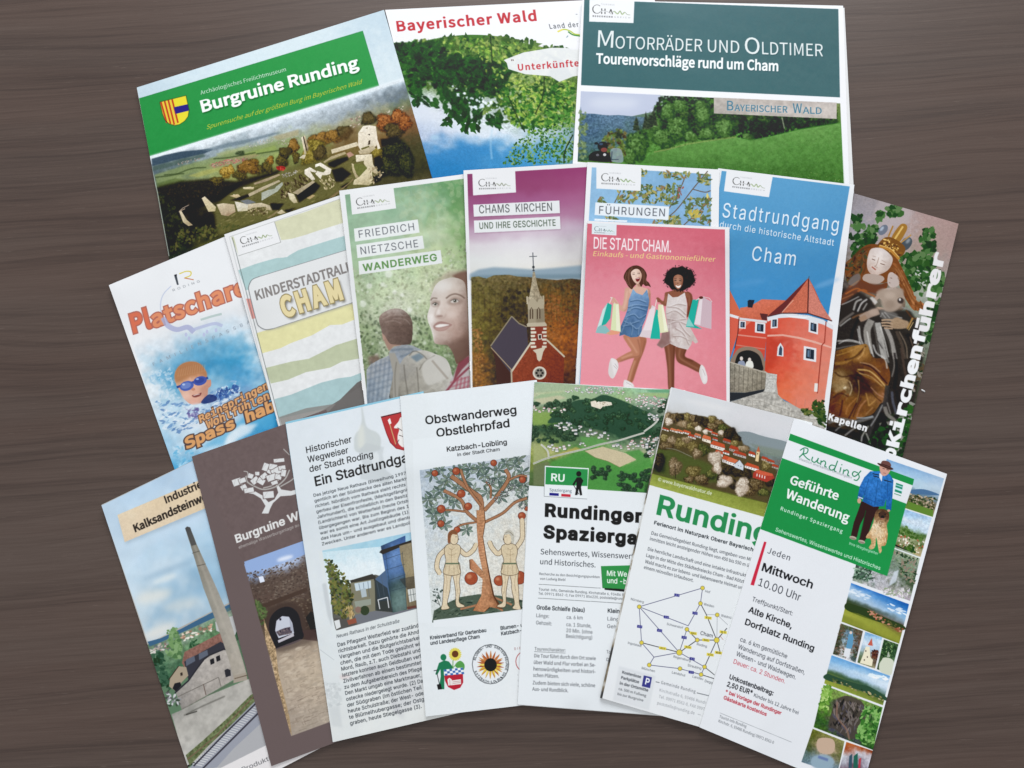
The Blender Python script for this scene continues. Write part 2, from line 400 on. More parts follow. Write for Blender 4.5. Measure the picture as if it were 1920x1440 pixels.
    P.fr(440, 200, 3.969)
    P.leaves([(650, 185), (850, 130), (1050, 60), (1250, -10), (1260, 20), (1060, 100), (860, 160), (680, 210)], 120, (4, 10), ['e0d8c8', 'c8bca8', 'a8907c', 'd8ccb8', '948470'], asp=.55, ang=(-35, -5)); P.leaves([(860, 90), (980, 50), (980, 90), (880, 120)], 40, (4, 9), ['b89080', 'c8b4a0', '8c7468'], asp=.5)
    for x, y, rx, ry, c in [(440, 290, 40, 50, 1), (380, 340, 50, 40, 2), (100, 450, 80, 50, 1), (590, 270, 60, 60, 1), (660, 240, 60, 50, 1), (740, 220, 70, 50, 1), (820, 190, 60, 50, 0), (600, 300, 70, 60, 3), (560, 380, 70, 70, 3), (640, 350, 50, 60, 0), (1000, 90, 60, 50, 0), (1120, 120, 70, 70, 4), (1220, 80, 60, 60, 4), (1190, 180, 80, 60, 0), (1270, 120, 50, 60, 4), (1200, 330, 110, 90, 5), (1150, 450, 110, 80, 5), (1280, 430, 60, 100, 5), (1060, 350, 40, 50, 3)]:
        P.bush(x, y, rx, ry, [('34301f', '54482c', '6c5c38'), ('4c3820', '84602c', 'a87c3c'), ('2c2a1c', '4c4424', '6c6030'), ('4c4420', '7c6c2c', 'a89440'), ('54341f', '94542c', 'b8743c'), ('242818', '3c4024', '545432')][c], 90, (5, 11))
    P.poly([(860, 150), (920, 130), (930, 260), (860, 290), (720, 320), (740, 270)], '6c4c30', a=.5, blur=12)
    # the ruin on its hill
    P.poly([(-40, 640), (200, 540), (480, 450), (700, 380), (880, 350), (1000, 400), (1080, 520), (1000, 600), (780, 650), (400, 780), (100, 880), (-120, 960), (-160, 760)], '6c683a', a=.85, blur=8)
    P.leaves([(-40, 640), (480, 450), (880, 350), (1050, 520), (780, 650), (100, 880), (-120, 900)], 260, (8, 24), ['7c7844', '5c582f', '8c844c', '4c4828', '9c8c5c'], asp=.3, ang=(-35, -15), a=.45)
    sh_ = '231f1c'
    for p_ in ([(690, 420), (760, 390), (840, 370), (850, 395), (740, 455), (700, 445)], [(720, 470), (800, 450), (870, 500), (800, 560), (750, 560)], [(450, 650), (600, 560), (640, 590), (600, 640), (480, 715)], [(1035, 380), (1080, 360), (1110, 420), (1080, 470), (1040, 440)], [(1030, 520), (1100, 500), (1090, 550), (1040, 570)], [(-40, 700), (90, 650), (130, 660), (40, 700)], [(260, 715), (370, 720), (330, 770), (280, 770)],
               [(780, 600), (850, 560), (830, 610)], [(1085, 240), (1200, 230), (1220, 260), (1090, 300)], [(360, 770), (460, 750), (400, 790)], [(-160, 700), (-60, 600), (60, 560), (0, 620), (-100, 690)]): P.poly(p_, sh_, a=.88, blur=3)
    def stone(pts, cols='ece2cc d6c8a8 b4a482', a=1., lum=.05):
        c = cols.split(); P.grid([(min(x for x, y in pts), min(y for x, y in pts)), (max(x for x, y in pts), min(y for x, y in pts)), (max(x for x, y in pts), max(y for x, y in pts)), (min(x for x, y in pts), max(y for x, y in pts))], [c[0]+' '+c[1], c[1]+' '+c[1], c[1]+' '+c[2]], poly=pts, lum=lum, lcell=9, a=a)
    stone([(920, 195), (955, 145), (1000, 138), (1050, 146), (1062, 230), (1055, 290), (1020, 320), (940, 330), (918, 290)], 'f0e8d8 e2d6c0 cabb9c', lum=.03); P.poly([(1052, 180), (1062, 240), (1085, 310), (1064, 318), (1050, 250)], 'e8dcc8'); P.poly([(975, 160), (990, 152), (988, 168)], '9c8c74'); P.poly([(990, 205), (1008, 202), (1006, 215)], '4c4034'); P.poly([(996, 255), (1010, 246), (1008, 280), (992, 285)], '4c4034'); P.line([(930, 195), (960, 190)], 3, 'c4b498')
    stone([(495, 228), (508, 222), (535, 350), (520, 356)]); stone([(514, 218), (524, 214), (550, 300), (548, 330), (538, 330)], 'd8c8a8 a89474 74644c'); P.poly([(508, 224), (514, 220), (538, 320), (532, 330)], '3c3026')
    stone([(478, 382), (510, 358), (530, 356), (520, 388)], 'e4dcc8 d0c4a8 b0a080')
    stone([(718, 320), (910, 262), (922, 290), (830, 318), (724, 350)]); stone([(920, 330), (1030, 290), (1050, 310), (1000, 350), (930, 352)], 'dcceb0 c0b08e 9c8c68'); P.poly([(940, 310), (1000, 290), (1004, 300), (945, 322)], '6c6638')
    stone([(660, 410), (720, 370), (820, 335), (830, 350), (700, 400), (670, 420)], 'c8b894 b0a078 8c8058'); P.poly([(830, 350), (860, 335), (890, 360), (850, 380)], 'b88c78'); stone([(900, 360), (970, 356), (980, 400), (905, 412)], 'f0e6d0 e0d4b8 c4b490')
    stone([(970, 356), (1020, 352), (1030, 430), (1070, 490), (1050, 510), (1010, 470), (990, 470), (960, 420)], 'e8dcc0 d4c6a4 a8986f'); stone([(870, 420), (890, 430), (905, 500), (930, 530), (900, 530), (878, 480)], 'd8c8a0 b8a880 8c7c58')
    P.poly([(888, 430), (950, 430), (985, 460), (940, 515), (905, 490)], '6c7038', smooth=True); stone([(930, 520), (980, 465), (1020, 470), (1030, 560), (1000, 585), (930, 580), (880, 580), (890, 545)], 'e6dabc d0c29c a89a70'); P.leaves([(1000, 430), (1110, 490), (1040, 580), (1000, 520)], 30, (6, 16), ['a08c68', '6c5c40', 'c4b08c'], asp=.4)
    stone([(520, 470), (560, 450), (610, 480), (600, 490), (560, 480), (600, 540), (580, 552), (520, 500)], 'f0e8d8 e0d6c4 b0a48c'); stone([(600, 430), (640, 416), (720, 465), (712, 500), (680, 510), (650, 510), (640, 540), (600, 500), (620, 470), (600, 450)], 'f4ecdf e4dac8 c4b8a0'); P.poly([(590, 455), (630, 440), (680, 470), (660, 490), (620, 480)], '6c6c40')
    P.leaves([(370, 570), (500, 500), (570, 530), (560, 570), (440, 640), (340, 700), (350, 620)], 120, (6, 17), ['6c6240', '54482f', '8c8058', '44382a', 'a09068', '4c4428'], asp=.45, ang=(30, 100)); P.leaves([(630, 550), (700, 510), (750, 560), (740, 600), (660, 620)], 60, (5, 14), ['8c8058', '54482f', 'b4a478', '3c3424', 'c8b88c'], asp=.45, ang=(30, 100))
    stone([(430, 640), (580, 552), (600, 560), (470, 655)], 'c8b898 b0a080 7c6c50'); stone([(395, 640), (440, 650), (470, 715), (440, 718), (410, 690)], 'ece0c4 d4c8a4 b0a078')
    stone([(200, 640), (300, 600), (355, 560), (360, 580), (320, 630), (200, 700)], 'b4b8a8 a8ac9c c8c8b8'); P.poly([(250, 600), (320, 570), (300, 610), (250, 620)], '6c6c48'); stone([(100, 650), (200, 600), (330, 545), (340, 556), (210, 620), (110, 670)], 'd8ccb0 b8a888 8c7c60'); stone([(140, 570), (220, 540), (330, 500), (340, 510), (240, 555), (150, 580)], 'c8b494 a89474 7c6c54'); stone([(62, 600), (120, 596), (145, 604), (130, 614), (64, 612)]); stone([(-10, 652), (20, 656), (40, 668), (10, 680), (-10, 670)])
    P.poly([(40, 700), (100, 690), (160, 712), (90, 730)], '74787c'); P.leaves([(350, 500), (480, 470), (460, 500), (360, 530)], 50, (4, 9), ['8c8c84', 'c4bcb0', '6c645c', 'a89c8c'], asp=.5); P.ell(345, 458, 34, 17, 'b0302c'); P.leaves([(315, 445), (380, 445), (375, 475), (320, 475)], 14, (5, 10), ['c84438', '8c2420'], asp=.7)
    stone([(0, 705), (40, 712), (100, 728), (96, 775), (24, 780)], 'e4dccc d4ccb8 c8bc98'); stone([(100, 725), (200, 715), (260, 735), (280, 775), (250, 770), (230, 745), (150, 750), (96, 770)], 'd8ccb0 c0b090 94845f'); P.leaves([(90, 760), (240, 750), (250, 800), (120, 810)], 70, (5, 13), ['8c7c54', '6c6040', 'b0a078', '54482f'], asp=.5); stone([(310, 790), (350, 765), (380, 790), (340, 800)], 'e0d4b8 c4b490 9c8c68')
    stone([(535, 680), (580, 655), (600, 662), (560, 690)], 'c8b080 b09868 8c7850'); stone([(700, 680), (860, 560), (880, 530), (885, 545), (740, 670)], 'a0885c 84704c 645438'); stone([(240, 830), (320, 770), (330, 780), (260, 830)], 'a0906c 84744f 645438')
    P.fr(280, 180, 4.329)
    P.line([(240, 940), (270, 910), (320, 885)], 6, 'a89484'); stone([(425, 830), (450, 815), (540, 900), (535, 935), (480, 940), (455, 890)], 'e0d0b0 d0c09a b8a878'); stone([(545, 880), (600, 870), (690, 880), (700, 940), (640, 975), (585, 965)], 'd8c8a8 bca888 a08060'); stone([(650, 810), (720, 796), (740, 815), (700, 826)], 'e0cca4 c8b084 a08864'); stone([(760, 742), (850, 738), (846, 758), (770, 756)], 'e8dab8 d0c098 b0a074')
    P.fr(180, 0, 3)
    stone([(468, 1190), (480, 1186), (510, 1236), (545, 1266), (520, 1272), (490, 1250)], 'd8c8a8 c8b894 a89470'); P.line([(470, 1188), (500, 1174)], 5, 'b09880')
    P.leaves([(330, 1080), (420, 1100), (480, 1240), (520, 1300), (420, 1420), (380, 1300)], 260, (5, 13), ['2f3424', '262820', '3c402a', '1f1f1c', '44482c'], asp=.7, a=.8); P.leaves([(480, 1290), (800, 1250), (820, 1300), (520, 1370), (420, 1420)], 160, (6, 14), ['4c5430', '3c4428', '6c6838', '5c5a30'], asp=.6, a=.7)
    P.tone(q, .05, 6, soft=.7)
    P.line([(232, 560), (300, 884), (345, 1080), (410, 1440)], 5, 'c8d4c8', a=.7)
p_burg()

# ============ 2 accommodation magazine with foliage (top middle)
def p_bay():
    P = new('bay', mkquad((722, 18.5), (1092, 0.5), (802, 329), .215, .205), 215, 205)
    P.img[:] = hx('ececef'); P.fr(700, 0, 3.5556)
    curve = [(60, 292), (160, 284), (300, 278), (420, 256), (560, 236), (700, 232), (860, 246), (1000, 284), (1120, 312), (1250, 328), (1400, 330)]
    reg = catmull(curve, False).tolist()+[(1400, 1300), (380, 1300), (60, 300)]
    P.grid([(60, 220), (1400, 220), (1400, 1260), (380, 1260)], ['4a7a30 3f6f2c 42752c 5a8a38 3a5428', '3a6a2a 4f7f30 6a9240 7f9c48 5a7434',
            '4f7a3c 86a070 90a878 8aa060 6f8a44', 'b8c2d4 d4dae4 a8b8b0 9ab080 7f9858', 'a8b8d4 c8d4e4 d8e2ec b4c8d4 7fa0a8',
            '3c84c0 3c88c4 4490c8 4898cc 7fa8b0', '2c7cbc 2f82c0 3488c4 3c90c8 6f98a0', '2878b8 2c7ebc 3084c0 388cc4 6c9498'], warp=.4, lum=.04, poly=reg, wcell=120)
    P.ell(340, 730, 110, 110, 'd8dee8', a=.8, blur=40); P.ell(680, 840, 200, 60, 'dfe6ee', a=.6, blur=40); P.ell(410, 915, 28, 16, 'a8cce4', a=.7, blur=6)
    P.line([(792, 860), (782, 960), (790, 1060)], 9, 'b0d4ea', a=.6, smooth=True, blur=3)
    dk = ['244a22', '2c5626', '1e3e1e', '31602a']; md = ['3f7a30', '4a8434', '386c2c', '56903a']; lt = ['7ea83c', '9ab848', 'b0c85c', '6c9c38']
    P.leaves([(140, 290), (560, 236), (900, 250), (1350, 340), (1350, 560), (1300, 800), (900, 820), (500, 620), (240, 560), (200, 450)], 900, (14, 34), ['4c6c30', '3c5e28', '5c7c3c', '345a28', '264820', '7c9448'], asp=.55)
    P.leaves([(150, 300), (560, 250), (1000, 290), (1350, 360), (1350, 900), (1000, 880), (860, 700), (700, 520), (300, 480)], 300, (8, 20), lt, asp=.5)
    P.leaves([(150, 300), (420, 280), (500, 480), (460, 560), (300, 560), (220, 520)], 200, (18, 40), dk+md[:2], asp=.55)
    P.leaves([(420, 400), (620, 360), (900, 450), (900, 600), (800, 640), (600, 560), (440, 560)], 260, (18, 38), dk, asp=.55)
    P.leaves([(230, 540), (330, 560), (310, 700), (270, 700), (250, 620)], 50, (16, 34), dk, asp=.5)
    P.leaves([(440, 600), (700, 600), (740, 700), (700, 860), (600, 880), (560, 800), (480, 740)], 150, (18, 40), dk, asp=.5, ang=(40, 140))
    P.leaves([(740, 760), (850, 790), (840, 860), (760, 820)], 26, (16, 34), dk, asp=.45, ang=(10, 90))
    P.leaves([(860, 600), (1340, 560), (1340, 800), (1090, 860), (960, 860), (880, 760)], 380, (12, 26), md+lt[:2]+dk[:2], asp=.5)
    P.leaves([(920, 980), (1050, 860), (1330, 760), (1330, 1080), (860, 1100), (880, 1060)], 520, (6, 15), ['4c7f3c', '5f9448', '3a6a30', '86a860', '2f5428'], asp=.5)
    P.leaves([(330, 640), (420, 660), (420, 720), (340, 690)], 12, (22, 34), dk, asp=.45, ang=(20, 60))
    P.leaves([(460, 770), (530, 800), (500, 850), (460, 830)], 10, (20, 32), dk, asp=.45)
    P.leaves([(140, 290), (420, 270), (620, 420), (860, 480), (840, 620), (500, 600), (300, 560), (210, 500)], 260, (14, 30), ['1c381a', '2a4a20', '16301a'], asp=.5, a=.8); P.leaves([(560, 240), (900, 270), (1300, 360), (1340, 700), (1100, 820), (900, 700)], 240, (8, 18), ['a4b84c', 'c0cc68', '8ca040', '24441c'], asp=.45, a=.8)
    for w_ in ([(780, 240), (790, 420), (760, 520)], [(1140, 510), (1130, 640), (1080, 760)], [(400, 460), (520, 560), (620, 640)], [(900, 640), (960, 780), (1010, 880)], [(1330, 900), (1280, 1000), (1270, 1080)]):
        P.line(w_, 7, '2a3a20', smooth=True)
    P.leaves([(500, 560), (840, 700), (780, 780), (640, 720)], 26, (6, 16), ['dfe8ee', 'cfdce4'], asp=.8)
    P.tone([(60, 280), (560, 236), (1400, 330), (1400, 800), (900, 880), (300, 700)], .13, 7, soft=1.5)
    P.poly([(870, 400), (1000, 350), (1190, 318), (1400, 322), (1400, 500), (1330, 510), (1240, 545), (1180, 508), (1010, 494), (900, 460), (890, 420)], 'e9e9ec', a=.94)
    P.poly([(1100, 330), (1200, 400), (1160, 500), (1240, 545), (1330, 510), (1260, 400)], 'd4d8da', a=.6, blur=5)
    P.text('Bayerischer Wald', (160, 208), (1090, 136), 66, 'c8363f', k='bf', bold=.05, ital=.14, sp=1.06)
    P.text('Land der', (1178, 192), (1372, 178), 32, '55585c', k='bf', bold=.02, ital=.06, sp=1.1)
    P.text('Unterkünfte', (966, 470), (1372, 440), 42, 'c8363f', k='bf', bold=.035, ital=.2, sp=1.08)
    P.text('"', (926, 425), (942, 424), 30, '5a3c3c')
    P.line([(1230, 212), (1270, 196), (1310, 206), (1340, 226), (1376, 232)], 10, 'b8c84a', smooth=True); P.line([(1300, 212), (1330, 232), (1376, 240)], 10, '3f8a3c', smooth=True)
    P.line([(1230, 210), (1262, 196)], 10, 'e8d860'); P.line([(1288, 250), (1298, 238)], 6, '8aa0a8'); P.line([(1350, 95), (1360, 96)], 6, '9a9aa0')
p_bay()

# ============ 3 motorcycle tour booklet (top right)
def p_moto():
    P = new('moto', mkquad((1091.7, -0.5), (1577, 10.6), (1074, 305), .2045, .200), 204.5, 200)
    P.img[:] = hx('ededf0'); P.fr(1060, 0, 3.3103)
    P.grid([(118, -2), (1694, 56), (1704, 604), (98, 528)], ['3f6a70 40696f 45696e', '416a6e 446c70 4a6e72'], lum=.012)
    P.line([(118, -2), (98, 528), (1704, 604), (1694, 56)], 2, '35585e', a=.5)
    logo(P, (172, 98), (402, 108), [(150, -4), (429, 8), (423, 143), (148, 134)])
    def sc(parts, col, sh=(3, 4, '2c4a50', .8, 1)):
        for t, a, b, h in parts: P.text(t, a, b, h, col, k='bf', shadow=sh, bold=.005)
    sc([('M', (200, 292), (296, 296), 104), ('OTORRÄDER', (310, 300), (850, 320), 76), ('UND', (884, 322), (1080, 330), 76), ('O', (1114, 330), (1206, 338), 100), ('LDTIMER', (1222, 336), (1600, 350), 76)], 'dfe6e6')
    P.text('Tourenvorschläge rund um Cham', (190, 392), (1322, 440), 60, 'f0f2f2', k='bf', bold=.05, shadow=(3, 4, '2c4a50', .8, 1))
    q = [(96, 566), (1706, 640), (1728, 1140), (76, 1004)]
    P.grid(q, ['b8c0d8 c4cce0 c8cfe0 6a8464 4a6a3c 4a6238 5a6a3c 6c7c48', 'c0c8dc ccd4e2 a8b4b4 4a6a3c 3f6234 466a38 4a6234 5c7c3c', '5a7490 5c7890 54724c 46703a 4c7a3c 4f7a3c 5c8a3e 528a3a',
               '4f6c64 5a7a50 4c7638 508038 5a9040 549040 4a8a38 468636', '5c7440 6a8240 4f7c38 5a9040 569240 4c8a38 448236 427c34', '5a7038 5c8038 54883c 529040 4c8a3a 468436 407a32 3c7230',
               '50703a 568a3c 528e3c 4c883a 46823a 427c36 3e7634 4a7038'], warp=.3, lum=.03, wcell=80)
    P.poly([(96, 566), (590, 590), (560, 690), (400, 724), (100, 704)], 'bcc4da'); P.ell(300, 640, 160, 40, 'd0d6e4', blur=25, a=.8)
    P.poly([(98, 704), (180, 706), (260, 716), (330, 714), (420, 722), (500, 728), (480, 800), (420, 880), (300, 960), (76, 1000)], '4f6c88')
    P.grid([(98, 704), (500, 728), (420, 980), (80, 1000)], ['506e8c 5a7892 5a7484', '486680 4c6c78 4a6a5c', '40604c 4c6c40 5c7c40'], poly=[(98, 704), (180, 706), (260, 716), (330, 714), (420, 722), (500, 728), (480, 800), (420, 880), (300, 990), (76, 1000)], lum=.05)
    dk = ['22361f', '2a4226', '1c2c1a', '344c28']; md = ['3c6430', '48742f', '42702f', '54803a', '315428']
    P.leaves([(580, 610), (640, 590), (920, 606), (920, 700), (1690, 740), (1600, 780), (1400, 830), (1200, 870), (1000, 850), (700, 880), (560, 800), (545, 700)], 1800, (6, 15), dk+md[:2], asp=.7)
    r = np.random.default_rng(8)
    for i in range(46): P.bush(r.uniform(600, 1660), r.uniform(705, 800), r.uniform(26, 46), r.uniform(34, 60), [('1c2c18', '2c4422', '446034'), ('243420', '3a5428', '54703c')][i % 2], 40, (5, 10))
    for cx, cy, rx, ry in [(710, 660, 50, 40), (640, 700, 46, 60), (850, 680, 50, 60), (560, 770, 40, 60), (450, 900, 72, 96), (620, 860, 74, 66), (700, 800, 80, 84), (990, 800, 66, 72), (860, 720, 50, 70), (880, 832, 56, 40), (780, 850, 40, 34), (1140, 850, 40, 20), (400, 970, 50, 50)]: P.bush(cx, cy, rx, ry, ('2f4a24', '4a6f36', '6c9450'), 110, (5, 11))
    P.leaves([(240, 830), (330, 800), (380, 830), (360, 1000), (260, 1000), (230, 900)], 120, (9, 18), ['5c7434', '6f8440', '4c5c2c', '7a7040', '4a3c28'], asp=.7)
    P.leaves([(90, 660), (130, 700), (130, 990), (80, 990)], 60, (8, 16), ['6a8050', '5c7444', '7a9060'], asp=.7, a=.8)
    for x, y, h in [(440, 720, 90), (500, 690, 110), (550, 660, 120), (525, 700, 90), (330, 800, 60)]:
        P.poly([(x, y), (x+22, y+h), (x-22, y+h)], '3a4434'); P.leaves([(x, y), (x+26, y+h), (x-26, y+h)], 30, (6, 12), ['2f3c2c', '44503a'], asp=.4, ang=(0, 30))
    P.polys([[(592, 560), (1710, 625), (1710, 642), (590, 592)]], 'ededf0')
    P.poly([(480, 1010), (540, 940), (640, 925), (760, 895), (900, 870), (1060, 850), (1150, 868), (1300, 840), (1450, 800), (1706, 760), (1728, 1140)], '4a8a38', a=.85, blur=3)
    P.grid([(480, 900), (1706, 760), (1728, 1140), (480, 1010)], ['5c8c44 5f9246 66984c', '54863e 5c9044 54883f', '4c7c3a 4a7a38 447034'], poly=[(480, 1012), (540, 944), (640, 925), (760, 895), (900, 872), (1060, 852), (1150, 872), (1300, 842), (1450, 806), (1706, 764), (1728, 1140)], lum=.06, lcell=14, fine=.015)
    P.line([(550, 944), (640, 926), (760, 893), (900, 872), (1060, 850)], 6, 'a89a60', a=.6, blur=1)
    P.leaves([(500, 960), (1700, 780), (1720, 1130), (520, 1010)], 900, (3, 9), ['5c8c40', '4a7c34', '6c9848', '447230'], asp=.25, ang=(60, 120), a=.3); P.leaves([(1150, 1040), (1700, 1080), (1716, 1130), (1300, 1090)], 30, (2, 4), ['8aa858', '9cb068'])
    P.line([(1345, 730), (1360, 800)], 5, 'b0b0a0'); P.poly([(1160, 760), (1330, 750), (1340, 800), (1200, 862), (1130, 860)], '1c2c1c', a=.6, blur=8)
    P.tone([(580, 600), (1700, 640), (1700, 750), (1060, 850), (540, 940), (480, 1005), (80, 1000), (100, 704), (500, 728)], .16, 9, soft=1.2)
    P.grid([(922, 605), (1684, 637), (1684, 738), (922, 704)], ['b4aca4 b8ada4 c2b8b2', 'b0a8a0 c4bab4 c6bcb4', 'a8a098 b8b0a8 beb4ac'], lum=.05, lcell=20)
    for t, a, b, h in [('B', (1004, 684), (1044, 686), 58), ('AYERISCHER', (1050, 688), (1380, 700), 40), ('W', (1412, 700), (1470, 702), 58), ('ALD', (1474, 704), (1592, 708), 40)]:
        P.text(t, a, b, h, '4f7f96', k='bf', bold=.02, shadow=(2, 2, 'e8e0d8', .7))
    # rider
    P.poly([(148, 962), (180, 940), (240, 936), (274, 960), (280, 1004), (160, 998), (146, 980)], '1e1c20', smooth=True)
    P.ell(232, 908, 32, 30, '1f2a36'); P.ell(192, 890, 12, 8, '222830'); P.ell(240, 930, 20, 14, '8a4a44'); P.ell(222, 894, 12, 8, '44546a')
    P.ell(244, 960, 10, 9, 'c8c8c8'); P.ell(200, 962, 10, 8, '6a6a70')
    P.poly([(284, 990), (282, 930), (320, 918), (350, 936), (358, 1004), (300, 1006)], '8fa4b0', a=.75, smooth=True); P.line([(290, 940), (286, 990), (330, 990)], 5, '40505c')
p_moto()
# ============ 4 pool leaflet (left)
def p_pool():
    P = new('pool', mkquad((204, 534.7), (419, 444.7), (327.6, 881), .099, .210), 99, 210)
    P.img[:] = hx('e4e5e7'); P.fr(180, 380, 3.5556)
    q = [(230, 900), (1060, 640), (1330, 1640), (520, 1850)]
    P.grid(q, ['e4e6e8 e2e5e8 dfe4e8 d4dfe8 e2e4e6', 'dfe4e8 c8d8e4 b4cfe0 c4d8e6 d8e2ea', 'e0e4e8 7ab4d4 5ca4cc 7cb8d8 d0dfe8', 'dde4e8 4c9cc8 3f94c4 3c98c8 cfe0ea',
               'd4dfe6 6ab0d4 88bcd8 4c9ccc b4d4e6', 'c4dae8 b8d4e4 a4bcd4 7ca0c8 6ab8dc', 'a4cce4 d8e2ea c0d4e4 8cb8d8 3c9cd0', '8cc0e0 b8d4e6 e0e6ea 4ca4d4 1f8cc8', '3ca0d4 7cb8dc b4d4e8 2c90c8 1c7cb8', '2098d4 2c98d4 1c80bc 2484c0 58a8d8'], warp=.35, wcell=90, lum=.03, lcell=30)
    P.poly([(60, 500), (900, 200), (1100, 700), (240, 960)], 'e5e6e8', a=.85, blur=40)
    # logo of the town
    P.poly([(520, 482), (536, 478), (552, 548), (540, 548)], '4a5058'); P.poly([(520, 484), (536, 492), (540, 482), (536, 476)], '2c2c34')
    P.line([(556, 474), (600, 458), (632, 462), (628, 486), (590, 502)], 7, 'd8c43c', smooth=True); P.line([(590, 502), (650, 514)], 6, 'c86a3c')
    P.text('RODING', (514, 592), (694, 530), 16, '8a8e94', sp=1.7)
    P.line([(500, 556), (450, 610), (430, 680), (440, 780)], 8, 'c4cbe0', smooth=True)
    # title
    kw = dict(k='bf', bold=.055, out='b8685a', outw=.075, ital=.1, sp=1.04)
    P.text('Pl', (250, 866), (372, 826), 118, 'df6e50', **kw); P.text('atschare', (384, 832), (1010, 604), 104, 'e58c62', **kw)
    # splash (the printed mascot is left out)
    P.line([(448, 770), (480, 820), (540, 846), (610, 830), (650, 860)], 34, 'a8acd4', smooth=True, a=.8)
    P.line([(640, 850), (700, 830), (790, 806), (840, 820)], 22, 'b0b8dc', smooth=True, a=.75)
    P.line([(700, 780), (780, 756), (836, 742)], 16, '9cb8b0', smooth=True, a=.6)
    for x, y in ((600, 880), (620, 905), (720, 880), (800, 850), (740, 860)): P.ell(x, y, 9, 14, 'b8bce0', a=.8)
    P.text('FAMILIENSPASSBA', (384, 1088), (1030, 802), 22, '8a94a0', sp=2.1)
    # water and the swimmer
    P.leaves([(330, 1130), (520, 1100), (560, 1300), (440, 1360)], 90, (8, 24), ['b8d4e6', 'd4e2ec', '8cbcdc'], asp=.4, a=.5)
    P.leaves([(400, 1320), (620, 1330), (940, 1180), (970, 1260), (700, 1460), (560, 1540), (440, 1500)], 260, (8, 26), ['b4cfe4', 'e0e8ee', '8cb4d8', '5c8cc4', 'c8dcea', '4c78b4'], asp=.4, ang=(-50, 10), a=.7)
    P.leaves([(760, 1280), (940, 1210), (960, 1250), (800, 1330)], 50, (8, 20), ['2c4890', '3c60a8', '4c78bc'], asp=.5, a=.8)
    P.leaves([(590, 1370), (680, 1370), (690, 1440), (620, 1440)], 30, (8, 18), ['6a60a0', '8078b4', '5c4c8c'], asp=.5, a=.6)
    face = [(524, 1150), (545, 1100), (590, 1068), (650, 1060), (700, 1080), (735, 1130), (742, 1180), (764, 1180), (766, 1220), (748, 1240), (740, 1290), (700, 1336), (640, 1346), (590, 1310), (560, 1260), (535, 1210)]
    P.poly(face, 'd8a088', smooth=True)
    P.grid([(520, 1060), (770, 1060), (770, 1350), (520, 1350)], ['b8784c b87850 a86c48', 'c08050 c8885c b07450', 'c89878 dca88c c88c70', 'd8a48c e0a890 c88c78', 'd49c88 dca490 c48878'], poly=face, smooth=True, lum=.03, lcell=30)
    P.poly([(524, 1160), (545, 1100), (590, 1068), (650, 1060), (700, 1080), (735, 1130), (738, 1160), (700, 1140), (640, 1150), (580, 1180), (535, 1200)], 'b4784e', smooth=True, a=.85, blur=5); P.lines([[(545+i*16, 1160-i*3), (560+i*15, 1110-min(i, 6)*5)] for i in range(12)], 4, 'dcae84', a=.45, blur=1); P.lines([[(552+i*16, 1150-i*3), (566+i*15, 1100-min(i, 6)*4)] for i in range(11)], 3, '8c5434', a=.4, blur=1); P.ell(600, 1290, 30, 40, 'e8c4b4', a=.5, blur=12); P.ell(720, 1260, 26, 40, 'b87c68', a=.35, blur=10)
    P.line([(540, 1230), (640, 1200), (745, 1168)], 16, '3c4c94'); P.ell(605, 1222, 48, 32, '4a62b8', rot=-16); P.ell(694, 1188, 46, 30, '4458b0', rot=-16)
    P.ell(600, 1220, 34, 20, '6c84c8', rot=-16); P.ell(690, 1186, 32, 18, '3c4ca0', rot=-16); P.ell(584, 1212, 10, 7, 'a8c0e8'); P.ell(676, 1176, 10, 6, '90a8e0')
    P.ell(648, 1244, 14, 10, 'c8886c'); P.poly([(640, 1284), (670, 1278), (702, 1266), (696, 1286), (668, 1298), (648, 1296)], '8c4c48', smooth=True); P.line([(650, 1286), (690, 1275)], 5, 'e8dcd6', a=.8)
    P.ell(756, 1204, 12, 22, 'd08c74'); P.poly([(748, 1280), (800, 1290), (800, 1320), (730, 1340), (700, 1330)], '2c3c78', smooth=True, a=.9)
    P.ell(640, 1360, 70, 14, 'd4e4ee', rot=-14, a=.8, blur=5)
    P.fr(180, 600, 3.5556)
    P.poly([(860, 830), (900, 740), (1000, 690), (1100, 700), (1190, 760), (1190, 700), (1170, 600), (1000, 640), (820, 760), (700, 850)], '4ca8d8', a=.7, blur=10)
    P.poly([(850, 836), (880, 770), (960, 700), (1080, 690), (1020, 760)], 'd8e4ec', a=.8, blur=8)
    P.leaves([(500, 840), (640, 850), (640, 960), (530, 990)], 50, (8, 22), ['3ca4d8', '58b0dc', '88c8e8', 'c4dff0'], asp=.5, a=.5)
    kw = dict(k='mono', bold=.06, ital=.12, out='6a5048', outw=.11)
    P.text('Reinspringen,', (694, 686), (1180, 440), 46, 'dca068', **kw)
    P.text('Wohlfühlen,', (740, 726), (1190, 510), 50, 'dca068', **kw)
    P.text('Spass haben', (602, 858), (1330, 540), 66, 'dc9c60', k='mono', bold=.08, ital=.14, out='5c4a48', outw=.12)
p_pool()

